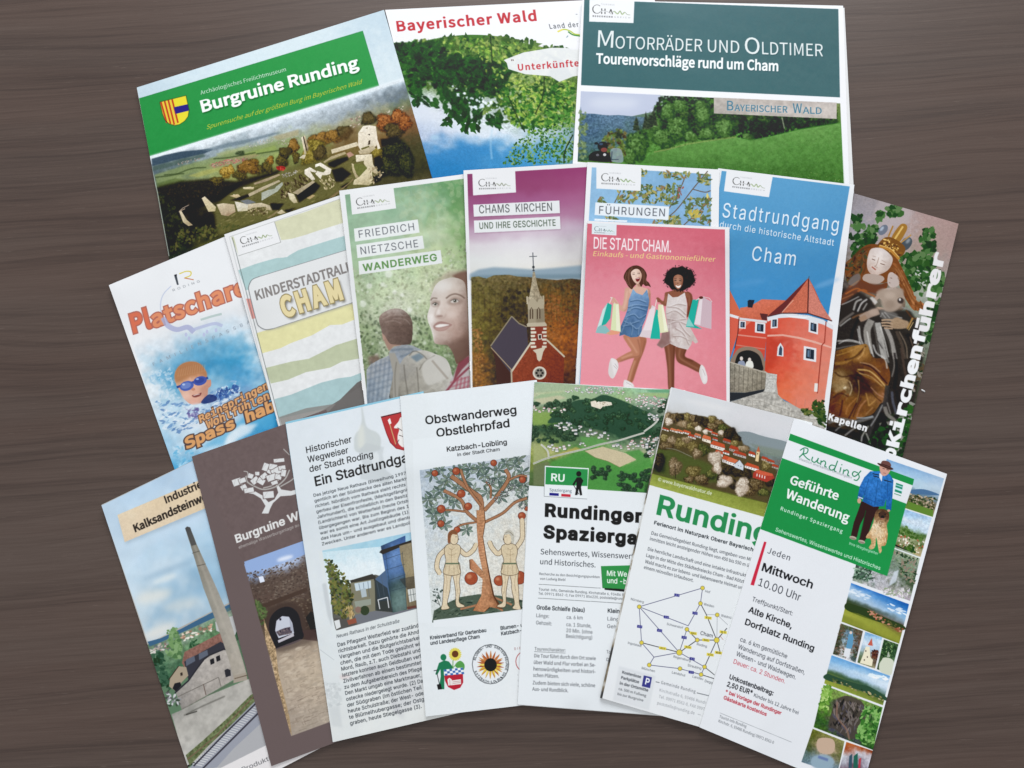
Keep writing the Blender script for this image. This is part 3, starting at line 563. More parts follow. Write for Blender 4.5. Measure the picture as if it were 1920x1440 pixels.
# ============ 5 children's town rally booklet
def p_rally():
    P = new('rally', mkquad((420.5, 439.6), (596, 380), (521.7, 795.5), .099, .210), 99, 210)
    P.img[:] = hx('e2e2e3'); P.fr(180, 380, 3.5556)
    P.poly([(905, 220), (1640, -20), (1900, 1100), (1240, 1650)], 'dedfdf')
    def band(top, bot, c): P.poly([(x, y) for x, y in top]+[(x, y) for x, y in bot[::-1]], c)
    band([(1190, 128), (1400, 60), (1640, -30)], [(1235, 250), (1300, 242), (1400, 214), (1500, 180), (1650, 134)], 'cfcfb0')
    band([(900, 230), (915, 224)], [(950, 350), (962, 346)], 'c8cbae')
    band([(948, 450), (1060, 410), (1120, 392), (1200, 370), (1250, 366), (1275, 362), (1290, 350), (1350, 316), (1450, 284), (1560, 250), (1680, 214)], [(1000, 585), (1030, 576), (1700, 310), (1700, 310), (1700, 310), (1700, 310), (1700, 310), (1700, 310), (1700, 310), (1700, 310), (1700, 310)], 'a8c4c4')
    P.poly([(1000, 640), (1030, 640), (1066, 770), (1040, 776)], 'd8948c')
    band([(1070, 880), (1160, 840), (1740, 660)], [(1108, 1004), (1230, 970), (1300, 930), (1440, 880), (1500, 850), (1560, 816), (1640, 800), (1740, 770)][:3], 'dcd8a4')
    P.poly([(1070, 870), (1720, 668), (1750, 770), (1640, 812), (1560, 816), (1500, 850), (1440, 884), (1300, 936), (1230, 970), (1108, 1004)], 'dcd7a2')
    P.poly([(1130, 1102), (1300, 1060), (1420, 1040), (1520, 990), (1600, 950), (1760, 900), (1800, 1030), (1640, 1060), (1560, 1100), (1400, 1130), (1280, 1180), (1165, 1206)], 'b8bfa0')
    P.poly([(1190, 1310), (1300, 1280), (1500, 1200), (1620, 1170), (1700, 1160), (1830, 1110), (1850, 1240), (1600, 1360), (1400, 1400), (1220, 1440)], 'a4c0c2')
    P.poly([(1740, 1200), (1830, 1150), (1860, 1330), (1640, 1380), (1560, 1400), (1620, 1320)], '6a6664')
    P.tone([(905, 220), (1640, -20), (1900, 1100), (1240, 1650)], .02, 30)
    P.poly([(918, 218), (1190, 128), (1232, 264), (950, 354)], 'e4e4e5'); P.line([(1190, 128), (1232, 264), (950, 354)], 3, '8a8c88')
    logo(P, (978, 292), (1178, 232), None, green='8aa060')
    P.line([(890, 228), (1640, -30)], 3, '9a9c98', a=.8); P.line([(888, 228), (1240, 1600)], 3, 'b0b4b4', a=.8); P.line([(908, 232), (1260, 1600)], 4, '5c6464', a=.8)
    box = [(1720, 300), (1090, 492), (1040, 514), (1018, 560), (1022, 600), (1070, 790), (1090, 826), (1130, 846), (1180, 840), (1760, 650)]
    P.poly([(x+6, y+8) for x, y in box], '8a8c8c', a=.5, blur=5); P.poly(box, 'dcdddd'); P.line(box[1:9], 5, '7c7e80', smooth=True); P.line([(1720, 300), (1090, 492)], 4, '8a8a8c'); P.line([(1180, 840), (1760, 650)], 4, '8a8a8c')
    P.text('KINDERSTADTRALLYE', (1070, 650), (1790, 428), 62, '85807e', k='bf', bold=.045, ital=.05)
    P.text('CHAM', (1252, 762), (1650, 634), 126, 'e0d0a0', k='bf', bold=.085, sp=1.12, shadow=(14, 16, '5a564c', .7, 6), out='94855c', outw=.055)
    # the cartoon figure on the cover is left out; its corner keeps the stripes and the dark road
    P.poly([(1450, 1420), (1600, 1330), (1740, 1240), (1850, 1200), (1880, 1330), (1650, 1420), (1300, 1500)], '6e6a68')
    P.poly([(1220, 1430), (1400, 1370), (1600, 1340), (1500, 1450), (1240, 1500)], '84807c', a=.8)
p_rally()

# ============ 6 hiking trail booklet (green)
def p_walk():
    P = new('walk', mkquad((636, 357.6), (868.8, 326.7), (683.4, 755), .0965, .210), 96.5, 210)
    P.img[:] = hx('e2e3e4'); P.fr(560, 300, 3.5556)
    q = [(308, 232), (1130, 108), (1180, 1640), (470, 1700)]
    P.grid(q, ['7fae86 6fa67a 74aa7c 5c9c58', '8ab48c 8fb890 90b88c 5c9a50', '90b88c a0c09c b4cc9c 7cac60', '98bc8c b0cc9c b8cc90 8cb468', 'a0bc88 bccf9c c4d0a0 90b070', 'a4b888 c8cfb0 b4c490 8ca868',
               '90a870 b8c4a0 94a874 6f9050', '7c9460 a4b48c 7f9c60 6c8450', '6c7c4c 8ca070 5c7c48 7c8c60', '4c5c3c 5f7a48 4c6c3c 7c7c60', '5c6048 5c7048 3c5430 8c7c68'], warp=.5, wcell=120, lum=.04, lcell=50)
    P.leaves([(360, 700), (700, 640), (1120, 560), (1140, 1400), (430, 1400)], 1300, (5, 15), ['dfe3d6', 'c4ccac', 'a4b488', '8a9c6c', '6c8054', '5c7048', 'd0d6bc', '94a878', '7c7c58'], asp=.7, a=.42)
    P.leaves([(400, 1000), (860, 1050), (1110, 1250), (1100, 1420), (430, 1400)], 500, (6, 16), ['3c5030', '4c6438', '5c7444', '2f4028', 'a4b48c'], asp=.7, a=.5)
    P.leaves([(640, 160), (1110, 130), (1130, 700), (700, 600)], 160, (12, 34), ['a8bc84', '8cac70', 'b8c898', '7c9c60'], asp=.8, a=.22)
    P.tone([(400, 720), (1130, 700), (1140, 1420), (440, 1420)], .05, 9, soft=2.5)
    for x, y, r_ in [(560, 830, 16), (690, 900, 14), (430, 960, 22), (740, 1000, 18), (800, 940, 12), (840, 1220, 12), (930, 1210, 10), (470, 840, 20), (600, 760, 26), (640, 880, 16), (520, 1300, 12)]: P.ell(x, y, r_, r_, 'eceee6', a=.55, blur=3)
    P.fr(680, 500, 4.14)
    # man seen from behind
    sh = [(30, 800), (60, 760), (130, 720), (200, 690), (215, 640), (290, 600), (380, 610), (470, 650), (560, 680), (650, 740), (700, 850), (720, 1080), (30, 1080)]
    P.poly([(40, 700), (120, 680), (140, 740), (60, 780)], '7c5c50', a=.8, blur=8)
    P.grid([(30, 600), (720, 640), (720, 1080), (30, 1080)], ['a8a8a4 8c949c 98a0a8 b4b4b0', 'a8acb0 8c98a8 9ca8b4 b8b8b4', '8c9cac a8b0b4 a8b0b8 a8a8a4', '74889c 9ca8b0 9c9c94 9c9890'], poly=sh, lum=.05, lcell=20)
    for i in range(6): P.line([(40+i*34, 1080), (70+i*36, 740-i*10)], 11, '4c6078', a=.4, blur=3)
    for i in range(5): P.line([(36, 790+i*46), (240, 730+i*46)], 10, '4c6078', a=.38, blur=3)
    P.lines([[(220, 650), (300, 640), (390, 640)], [(290, 700), (420, 660)], [(380, 690), (460, 700)]], 15, '54687c', a=.6, blur=3)
    P.poly([(150, 510), (160, 560), (185, 620), (205, 655), (240, 620), (300, 610), (290, 560), (170, 480)], 'a87c68', blur=2)
    P.poly([(150, 520), (164, 515), (172, 560), (160, 580)], 'b88c78', a=.9, blur=2)
    hair = [(128, 420), (135, 380), (180, 345), (240, 325), (300, 330), (350, 365), (382, 420), (388, 500), (376, 590), (330, 606), (240, 604), (205, 590), (175, 540), (152, 515), (140, 470)]
    P.grid([(128, 320), (390, 320), (390, 606), (128, 606)], ['b8a498 ac988c 98887c', '94786a 84685c 745c50', '7c6256 70564a 644c42', '846a5e 6c5248 5c463c', '8c7062 6c5448 5c463e'], poly=hair, smooth=True, lum=.05, lcell=14)
    P.lines([[(150, 380), (220, 345), (300, 345)], [(150, 410), (230, 375), (340, 380)], [(190, 360), (260, 350)], [(240, 400), (330, 410), (370, 450)], [(170, 430), (240, 420), (300, 440)]], 5, 'c0aca0', smooth=True, a=.4, blur=2)
    P.lines([[(180, 470), (260, 460), (360, 480)], [(200, 520), (280, 510), (370, 530)], [(220, 400), (300, 380)]], 6, '54403a', smooth=True, a=.3, blur=2)
    # rucksack
    bp_ = [(300, 740), (330, 700), (400, 660), (480, 650), (570, 680), (650, 720), (690, 820), (680, 900), (640, 960), (620, 1080), (240, 1080), (230, 880), (260, 800)]
    P.grid([(230, 650), (700, 650), (700, 1080), (230, 1080)], ['a8a498 b8b4a8 c4c0b8', '94908a a49e90 c0bcb0', '8c8678 a09a8c b8b4a8', '7c7668 989284 a8a498'], poly=bp_, smooth=True, lum=.04, lcell=30)
    P.poly([(200, 670), (250, 670), (290, 760), (270, 1080), (235, 1080), (235, 820)], '9c968a', blur=2); P.line([(262, 740), (250, 860), (258, 1080)], 8, '6c6658', a=.6, blur=2, smooth=True)
    P.lines([[(360, 690), (400, 655), (460, 680), (500, 720)], [(440, 800), (480, 740), (560, 690)], [(320, 760), (330, 860), (350, 990)], [(420, 780), (430, 900), (440, 1080)]], 8, '6a6458', smooth=True, a=.75, blur=1.5)
    P.poly([(460, 780), (500, 720), (580, 690), (650, 740), (680, 840), (600, 890), (510, 920), (470, 860)], 'c0bcb2', smooth=True, a=.85, blur=3); P.line([(540, 730), (600, 800), (660, 870)], 16, '8c7c6c', a=.55, blur=2); P.poly([(370, 700), (440, 670), (480, 700), (420, 740)], '54748c', a=.7, blur=4)
    # woman looking up
    P.poly([(520, 200), (560, 110), (660, 40), (830, 20), (830, 200), (700, 90), (600, 110), (545, 190)], 'a8927c', a=.75, blur=14)
    P.poly([(690, 70), (760, 40), (830, 30), (830, 760), (805, 700), (808, 300), (790, 140)], '7c5040', a=.85, blur=7)
    face = [(548, 180), (565, 145), (600, 112), (660, 90), (720, 86), (780, 110), (800, 160), (812, 300), (822, 500), (826, 690), (740, 752), (722, 740), (700, 670), (660, 612), (600, 605), (562, 595), (552, 575), (545, 530), (530, 480), (508, 425), (502, 385), (512, 340), (524, 300), (524, 250)]
    P.grid([(500, 85), (826, 85), (826, 750), (500, 750)], ['cec6bc d0c6bc c4b4a6 a89080', 'd4ccc4 d8cec6 ccbaac a48a7a', 'c4b4a8 d0bfb2 c8b0a0 a08070', 'd8ccc4 d4c2b6 c8ac9c 9c7c6c', 'dcd2ca ccb4a6 c4a494 98786a', 'd4c8c0 c0a294 bc9888 8c6a5c', 'd8cec6 c8aea0 b08a7a 84604f', 'c8b0a4 a8887a 8c6858 704c3f', 'b89c90 8c6c5e 785646 6c463a', '9c7c70 84604f 74503f 6c4438'], poly=face, smooth=True, lum=.008, lcell=40, warp=.15)
    P.poly([(560, 590), (660, 600), (760, 560), (815, 520), (820, 640), (720, 700), (670, 620)], '6c4a3c', a=.45, blur=12)
    for b_, w_ in (([(528, 262), (545, 244), (578, 246)], 9), ([(648, 246), (680, 222), (720, 212), (762, 224), (792, 246)], 12)): P.line(b_, w_, '6c5040', smooth=True, a=.7, blur=2)
    P.poly([(530, 275), (560, 258), (598, 270), (596, 300), (560, 315), (532, 300)], '8c6c5c', smooth=True, a=.5, blur=5); P.poly([(655, 270), (710, 232), (770, 250), (775, 280), (720, 300), (670, 295)], '8c6c5c', smooth=True, a=.5, blur=6)
    for x, y, rx, ry in ((563, 292, 24, 12), (715, 267, 34, 14)):
        P.ell(x, y, rx, ry, 'd4ccc4', rot=-8, a=.9, blur=1.5); P.ell(x+1, y-2, ry*.95, ry*.95, '5c5848', blur=1); P.ell(x+1, y-2, ry*.45, ry*.45, '24201c'); P.ell(x-3, y-6, 3.5, 3.5, 'f4f4f0')
        P.line([(x-rx, y), (x-rx*.3, y-ry), (x+rx*.5, y-ry*.9), (x+rx, y+2)], 5, '4c382f', smooth=True, a=.85, blur=1)
    P.line([(598, 262), (582, 320), (566, 358), (560, 385), (580, 396), (612, 404), (640, 388), (646, 366)], 6, 'a07a6a', smooth=True, a=.55, blur=3); P.ell(598, 384, 26, 8, '84584c', a=.7, blur=3); P.ell(590, 350, 14, 26, 'ece4de', a=.5, blur=6)
    P.poly([(548, 462), (572, 436), (604, 424), (640, 430), (694, 450), (676, 466), (640, 494), (590, 500), (560, 486)], 'a4746a', smooth=True, a=.9, blur=1.5); P.poly([(562, 464), (600, 446), (672, 450), (640, 462), (590, 472)], 'e4dcd6', smooth=True, blur=1); P.poly([(560, 478), (620, 474), (672, 464), (640, 490), (590, 496)], 'c09084', smooth=True, a=.8, blur=2)
    P.line([(700, 420), (712, 460), (700, 490)], 5, 'a07868', smooth=True, a=.4, blur=3); P.ell(610, 530, 40, 10, 'a88474', a=.35, blur=8); P.ell(535, 400, 16, 40, 'efe8e2', a=.55, blur=8); P.ell(690, 370, 40, 30, 'dcc8bc', a=.5, blur=12); P.ell(640, 150, 60, 30, 'dcd6ce', a=.5, blur=14)
    P.line([(552, 575), (545, 530), (530, 480), (508, 425)], 4, 'f0ece6', smooth=True, a=.6, blur=1)
    P.poly([(640, 960), (700, 860), (740, 760), (826, 690), (836, 1080), (610, 1080)], 'b4a8a8', blur=2)
    P.poly([(720, 820), (740, 750), (826, 690), (828, 740), (770, 800), (700, 900)], '8c2838', a=.85, blur=2); P.line([(640, 980), (720, 880), (828, 780)], 16, '94283c', a=.85, blur=2); P.lines([[(700+i*34, 1080), (740+i*28, 860)] for i in range(5)], 14, 'b04054', a=.6, blur=2); P.lines([[(680, 900+i*36), (836, 850+i*36)] for i in range(4)], 12, 'b04054', a=.5, blur=2)
    P.fr(560, 300, 3.5556)
    P.border([(308, 232), (1106, 124), (1152, 1800), (479, 1820)], 'e2e3e4')
    # header
    P.poly([(342, 226), (632, 184), (650, 322), (356, 364)], 'e2e2e3'); logo(P, (394, 320), (608, 289), None)
    for b, t, a, b2, h, c in [([(368, 458), (794, 396), (806, 484), (376, 544)], 'FRIEDRICH', (404, 520), (772, 468), 50, '6a6e76'), ([(384, 566), (826, 504), (838, 590), (392, 654)], 'NIETZSCHE', (416, 630), (798, 580), 50, '666a72')]:
        P.poly(b, 'dfe3e2'); P.text(t, a, b2, h, c, sp=1.12)
    P.poly([(398, 674), (946, 600), (958, 688), (404, 764)], 'dfe3e2')
    P.text('WANDERWEG', (430, 742), (924, 670), 46, '5c9a48', bold=.045, sp=1.1); 
p_walk()

# ============ 7 churches booklet (magenta)
def p_church():
    P = new('church', mkquad((869, 319.5), (1100.5, 305.5), (882.5, 705), .0965, .210), 96.5, 210)
    P.img[:] = hx('e1e1e3'); P.fr(560, 300, 3.5556)
    q = [(1124, 94), (1940, 46), (1900, 1640), (1170, 1640)]
    P.grid(q, ['94406e 953c6c 9a3c70', '943f6d 98426f a04878', '9c5080 a45888 a85c88', 'a06488 b47ca0 ac7094', 'b898b0 d0bccb b8a0b4', 'd4cdd2 dcd8dc c8c0c4', 'd8dad8 e0dedb ccc8c8', 'd4d4cf e0dcd0 d0c8bc', 'c0bcb4 c4c0bc b4b0ac', '7c90a0 8898a8 8898a8', '5c5848 5c5440 4c4438', '6a6034 6a5430 5c4428', '74602c 6c4c28 70401f', '605428 5c4224 80441c', '4c4420 4c381f 6c3c1c', '70461c 3c3020 58381c', '84501f 382c20 4c341c', '8c5420 382c22 44301c'], warp=.15, wcell=100, lum=.004)
    P.poly([(1140, 760), (1200, 730), (1300, 714), (1420, 720), (1560, 730), (1700, 720), (1900, 700), (1900, 790), (1140, 800)], '7c98ac', a=.85, blur=6, smooth=False)
    P.poly([(1160, 770), (1400, 765), (1900, 760), (1900, 800), (1160, 800)], '64808f', a=.6, blur=5)
    tr = [(1150, 780), (1200, 775), (1250, 790), (1300, 768), (1400, 764), (1460, 776), (1540, 780), (1620, 790), (1720, 800), (1820, 790), (1900, 800), (1890, 1640), (1160, 1640)]
    P.grid([(1150, 760), (1900, 760), (1890, 1640), (1160, 1640)], ['6a6034 70603a 6c5a38 5c4c30 4c4030', '746830 64582c 5c4c28 7c5424 5c3c20', '74682c 5a4c24 4c3c20 90501c 78421c', '685c28 4c4020 403420 a85a20 8c4a1c', '84541c 44381c 382c20 7c4420 743c1c', 'a0641f 3c3020 302820 4c301c 5c381c', '8c5820 342820 302820 3c281c 4c301c'], poly=tr, warp=.5, lum=.16, lcell=14)
    P.leaves([(1150, 785), (1900, 800), (1890, 1100), (1160, 1100)], 900, (4, 10), ['4c4428', '6c6438', '54492c', '7c6438', '3a3322', '5c4628', '5c5634'], asp=.8, a=.5)
    P.leaves([(1640, 900), (1740, 900), (1760, 1200), (1640, 1260)], 260, (4, 9), ['a86030', '94542c', 'b47038', '7c4824'], asp=.8, a=.7)
    P.leaves([(1160, 1120), (1220, 1120), (1240, 1440), (1180, 1600)], 260, (4, 9), ['a86c34', 'b88040', '94582c', '744824'], asp=.8, a=.75)
    P.leaves([(1400, 860), (1550, 860), (1540, 1050), (1300, 1100)], 120, (6, 16), ['2c281c', '3c341f', '4c4020'], asp=.8, a=.7)
    P.tone(tr, .06, 6, soft=2)
    P.leaves([(1150, 785), (1900, 800), (1890, 1300), (1160, 1500)], 500, (4, 9), ['3a3322', '7c6c40', '2c2418', '6c5430', '8c6434'], asp=.6, a=.35)
    P.lines([[(1160+i*37, 800+(i*53) % 60), (1168+i*37, 1000+(i*31) % 120)] for i in range(20)], 4, '2c2418', a=.35, blur=2)
    # church
    P.poly([(1280, 1240), (1420, 1042), (1470, 1085), (1520, 1110), (1530, 1230), (1420, 1430), (1330, 1330)], '4c4450'); P.line([(1280, 1240), (1420, 1042), (1470, 1090), (1520, 1112)], 8, '8c8068', smooth=False)
    P.poly([(1284, 1250), (1420, 1430), (1400, 1640), (1330, 1640), (1310, 1330)], '4a3020')
    P.line([(1282, 1250), (1420, 1400)], 6, 'a89070')
    P.poly([(1420, 1410), (1550, 1220), (1650, 1200), (1770, 1310), (1760, 1640), (1410, 1640)], '8c3c28'); P.grid([(1420, 1210), (1770, 1210), (1760, 1640), (1410, 1640)], ['9c4830 8c3c28 843820', '94402a 8c3a26 7c3420', '7c3420 84382a 74301c'], poly=[(1420, 1410), (1550, 1220), (1650, 1200), (1770, 1310), (1760, 1640), (1410, 1640)], lum=.08, lcell=8)
    P.line([(1418, 1412), (1550, 1216)], 12, 'c8bca4'); P.line([(1655, 1200), (1772, 1312)], 11, 'c0b49c'); P.line([(1418, 1400), (1424, 1600)], 10, 'b0a48c')
    P.poly([(1520, 1096), (1530, 1084), (1640, 1078), (1654, 1096), (1654, 1110), (1524, 1112)], 'b8aa90'); P.poly([(1546, 1112), (1652, 1108), (1652, 1240), (1556, 1262)], '8c3a2c')
    for i in range(6):
        y = 1118+i*24; P.poly([(1546, y), (1576+(i % 2)*8, y), (1576+(i % 2)*8, y+14), (1548, y+16)], 'd8d0bc'); P.poly([(1654, y), (1630-(i % 2)*8, y), (1630-(i % 2)*8, y+14), (1652, y+14)], 'd0c8b4')
    P.poly([(1594, 1162), (1620, 1160), (1622, 1194), (1598, 1198)], 'e0d8c8'); P.poly([(1600, 1168), (1616, 1166), (1616, 1190), (1603, 1192)], '2c2420')
    P.poly([(1560, 1268), (1650, 1244), (1630, 1280), (1618, 1330), (1604, 1344), (1590, 1330), (1584, 1290)], 'c8bca4')
    P.poly([(1526, 912), (1634, 908), (1640, 1080), (1530, 1086)], '9c8e74'); P.poly([(1580, 912), (1634, 908), (1640, 1080), (1584, 1084)], '84765e', a=.8, blur=3); P.poly([(1526, 960), (1560, 905), (1590, 950), (1612, 900), (1638, 950), (1634, 990), (1528, 996)], 'ac9e82')
    for x in (1552, 1600): P.poly([(x-12, 1060), (x-12, 1000), (x, 980), (x+12, 1000), (x+12, 1058)], '5c4c3c'); P.line([(x, 990), (x, 1060)], 4, 'c0b294')
    P.poly([(1534, 930), (1552, 830), (1562, 745), (1574, 745), (1590, 830), (1618, 926)], 'a89a7c'); P.grid([(1534, 740), (1618, 740), (1618, 930), (1534, 930)], ['a0947c 8c8068', 'b0a284 8c7c60', 'b8aa8c 94846a'], poly=[(1534, 930), (1552, 830), (1562, 745), (1574, 745), (1590, 830), (1618, 926)], lum=.12, lcell=9)
    P.line([(1522, 910), (1524, 960)], 8, 'c0b294'); P.line([(1632, 905), (1634, 960)], 8, 'b0a284')
    P.line([(1561, 618), (1566, 740)], 6, '5c6068'); P.line([(1538, 644), (1588, 642)], 5, '5c6068'); P.ell(1565, 714, 9, 9, '404448'); P.ell(1566, 736, 8, 6, '505458')
    P.ell(1606, 1420, 46, 44, 'cfc8b8'); P.ell(1606, 1420, 34, 33, '8c8478')
    for a in range(6): P.ell(1606+20*math.cos(a*1.047), 1420+20*math.sin(a*1.047), 8, 8, '2c2622')
    P.poly([(1124, 94), (1160, 92), (1166, 238), (1132, 240)], '8c3c68', a=.5)
    P.poly([(1158, 88), (1443, 68), (1449, 216), (1163, 236)], 'e1e1e3'); logo(P, (1205, 190), (1412, 186), None, green='8a8a80')
    for b, t, a, b2, h, c in [([(1164, 298), (1738, 270), (1742, 354), (1168, 378)], 'CHAMS  KIRCHEN', (1204, 356), (1690, 338), 54, '5c5e60'), ([(1168, 404), (1742, 376), (1746, 460), (1172, 486)], 'UND IHRE GESCHICHTE', (1206, 460), (1714, 438), 42, '5a6a58')]:
        P.poly([(x+3, y+5) for x, y in b], '6a3050', a=.3, blur=4); P.poly(b, 'dee0e1'); P.text(t, a, b2, h, c, bold=.008 if h > 50 else .02, sp=1.05)
p_church()

# ============ 8 guided tours booklet (blue sky and twigs)
def p_tours():
    P = new('tours', mkquad((1101.3, 304), (1345, 317.6), (1079, 719), .0985, .210), 98.5, 210)
    P.img[:] = hx('e3e4e6'); P.fr(860, 290, 3.5556)
    q = [(888, 84), (1682, 130), (1680, 1700), (800, 1600)]
    P.grid(q, ['8cb4d4 84aed0 7ca8cc 84aed4', '8cb6d8 8ab4d4 84acd0 80a8cc', '94bcdc 8fb8d8 8cb0d4 84accf', '9cc0dc 94bcd8 90b4d4 8cb0d0', 'a4c4dc 9cc0d8 98b8d4 94b4d0'], warp=.3, lum=.015)
    P.tone(q, .03, 60)
    br = [[(1660, 110), (1560, 230), (1440, 380), (1330, 450), (1280, 480)], [(1520, 120), (1480, 220), (1420, 330), (1360, 420)], [(1400, 210), (1300, 250), (1200, 280)], [(1680, 300), (1600, 380), (1500, 470)], [(1080, 240), (1040, 320)], [(1560, 230), (1640, 250), (1680, 240)]]
    for b in br: P.line(b, 7, '6a5c50', smooth=True)
    for rg, n in [([(1215, 100), (1260, 105), (1250, 150), (1215, 140)], 12), ([(1320, 110), (1560, 120), (1500, 170), (1380, 160)], 44), ([(1580, 120), (1680, 130), (1680, 200), (1600, 200)], 34), ([(1060, 240), (1200, 245), (1190, 320), (1060, 320)], 44),
                  ([(1180, 200), (1400, 200), (1400, 330), (1220, 320)], 90), ([(1380, 200), (1480, 180), (1460, 330), (1380, 340)], 60), ([(1500, 280), (1680, 280), (1680, 470), (1520, 440)], 110), ([(1280, 430), (1480, 400), (1480, 480), (1290, 480)], 60), ([(930, 290), (980, 280), (970, 330), (940, 330)], 10), ([(970, 410), (1060, 415), (1050, 440), (980, 438)], 12)]:
        P.leaves(rg, n, (9, 22), ['6c7c4c', '8a8c50', '5c6c44', 'a8a060', '7c8c58', '4c5c3c', '8c7454'], asp=.42)
    P.leaves([(1540, 380), (1620, 370), (1600, 430), (1550, 430)], 16, (12, 20), ['c8b458', 'b8a850'], asp=.6); P.leaves([(1480, 200), (1520, 250), (1440, 300)], 8, (8, 14), ['a05c4c', '8c6464']); P.ell(1658, 275, 7, 18, 'd8c870')
    P.poly([(918, 80), (1219, 96), (1213, 242), (918, 226)], 'e3e4e6'); logo(P, (955, 190), (1175, 200), None, green='6fa04c')
    P.poly([(912, 318), (1404, 346), (1398, 436), (906, 402)], 'dfe5ea'); P.text('FÜHRUNGEN', (936, 394), (1374, 412), 52, '585c64', sp=1.12)
    P.poly([(906, 426), (1124, 438), (1122, 450), (904, 440)], 'dfe5ea')
p_tours()

# ============ 9 walled-town walk leaflet (blue, red gate tower)
def p_tower():
    q0 = mkquad((1346.7, 315.5), (1602, 346.4), (1340, 380), .1005, .210)
    A = world_of(np.array((1346.7, 315.5)), .003); B = world_of(np.array((1602, 346.4)), .003); C = world_of(np.array((1549, 805)), .003)
    v = (C-B)/np.linalg.norm(C-B)*.210
    P = new('tower', px_of(np.array([A, B, B+v, A+v]), .003), 100.5, 210)
    P.img[:] = hx('e2e3e6'); P.fr(1320, 300, 3.5556)
    q = [(118, 72), (972, 176), (700, 1820), (-120, 1700)]
    P.grid(q, ['5a9cc8 5a9ac6 5898c4', '569ac8 5496c4 5092c2', '4c94c6 4a90c4 468cc0', '4490c8 428cc4 3e88c0', '3a8cc8 3a88c4 3884c0', '3888c8 3684c4 3480c0', '3484c4 347ec0 327cbc'], warp=.2, lum=.012)
    P.ell(820, 820, 90, 18, '88b4dc', rot=-20, a=.4, blur=8); P.ell(300, 820, 120, 20, '5c9cd0', rot=-10, a=.4, blur=10)
    P.poly([(150, 76), (458, 112), (433, 248), (133, 208)], 'e2e3e6'); logo(P, (192, 177), (404, 202), None)
    kw = dict(sp=1.12)
    P.text('Stadtrundgang', (120, 380), (892, 478), 96, 'dde6ee', bold=.004, sp=1.16, shadow=(4, 5, '2c6494', .5, 1))
    P.text('durch die historische Altstadt', (104, 448), (864, 572), 42, 'dde6ee', bold=.012, sp=1.10, shadow=(3, 4, '2c6494', .5, 1))
    P.text('Cham', (316, 668), (606, 704), 96, 'dde6ee', bold=.004, sp=1.15, shadow=(4, 5, '2c6494', .5, 1))
    P.fr(1060, 400, 3.5556)
    rf, rd, pk = 'd0684c', 'd04c3c', 'd87c64'
    P.poly([(1090, 500), (1120, 560), (1150, 620), (1170, 660), (1160, 690), (1085, 670)], rf); P.poly([(1080, 664), (1160, 690), (1150, 800), (1100, 960), (1080, 960)], 'd4604c'); P.poly([(1080, 664), (1160, 688), (1158, 706), (1080, 684)], 'dde0e4')
    P.poly([(1165, 630), (1200, 625), (1240, 615), (1310, 573), (1470, 580), (1430, 620), (1350, 690), (1345, 720), (1160, 695)], rf)
    P.grid([(1165, 573), (1470, 580), (1345, 715), (1160, 695)], ['d8785c d47058 cc684c', 'd06c4c c8644a bc5c44'], poly=[(1165, 630), (1200, 625), (1240, 615), (1310, 573), (1470, 580), (1430, 620), (1350, 690), (1345, 715), (1160, 692)], lum=.05, lcell=8)
    P.poly([(1296, 666), (1350, 672), (1345, 716), (1310, 708)], '5c3434'); P.poly([(1215, 585), (1225, 576), (1262, 578), (1258, 592), (1246, 630), (1216, 626)], '2c3440')
    P.poly([(1155, 692), (1345, 714), (1340, 830), (1320, 1060), (1100, 1000), (1135, 880), (1150, 800)], 'cc4c3c'); P.poly([(1160, 694), (1345, 716), (1344, 732), (1158, 710)], 'd0d0d4')
    P.poly([(1160, 712), (1240, 720), (1160, 790)], 'e07c64', a=.8)
    P.line([(1145, 810), (1340, 832)], 9, 'd88c7c'); P.line([(1140, 878), (1330, 905)], 7, 'c87c6c'); P.line([(1158, 700), (1150, 800), (1130, 900)], 5, '5c3030')
    P.poly([(1112, 1000), (1126, 940), (1160, 900), (1220, 890), (1280, 905), (1318, 950), (1328, 1060)], '8c7868', smooth=True); P.poly([(1130, 1000), (1150, 940), (1190, 916), (1240, 916), (1290, 945), (1312, 1000), (1305, 1050), (1140, 1010)], '2c2828', smooth=True)
    for x, c in ((1174, '8c94a8'), (1228, 'dcdcd4')): P.ell(x, 968 if x < 1200 else 976, 11, 14, 'd8ccc4'); P.poly([(x-24, 1024), (x-18, 988), (x+18, 986), (x+24, 1030)], c, smooth=True)
    P.poly([(1150, 760), (1180, 720), (1205, 722), (1200, 766), (1165, 764)], 'd8d8dc', a=0)
    def win(x, y, w, h, t=0):
        P.poly([(x, y), (x+w, y+t), (x+w-2, y+h+t), (x-3, y+h)], 'dcdce0'); P.poly([(x+w*.2, y+h*.15+t*.2), (x+w*.82, y+h*.15+t*.8), (x+w*.8, y+h*.85+t*.8), (x+w*.16, y+h*.85+t*.2)], '2c3440')
        P.poly([(x+w*.3, y+h*.25+t*.3), (x+w*.46, y+h*.25+t*.4), (x+w*.44, y+h*.76+t*.4), (x+w*.28, y+h*.76)], '6c8cac', a=.8); P.line([(x+w*.52, y+h*.18), (x+w*.5, y+h*.84)], 3, '8c94a0')
    win(1160, 714, 44, 52, 4); win(1266, 724, 68, 70, 8)
    P.poly([(1330, 1050), (1420, 1040), (1440, 1240), (1640, 1330), (1720, 1300), (1730, 1440), (1040, 1440), (1200, 1190)], 'b0aca4')
    tw = [(1345, 690), (1400, 672), (1500, 668), (1620, 680), (1720, 710), (1784, 750), (1776, 900), (1720, 1300), (1640, 1320), (1560, 1300), (1420, 1220), (1404, 1100), (1330, 1050), (1340, 830)]
    P.poly(tw, 'd8583f')
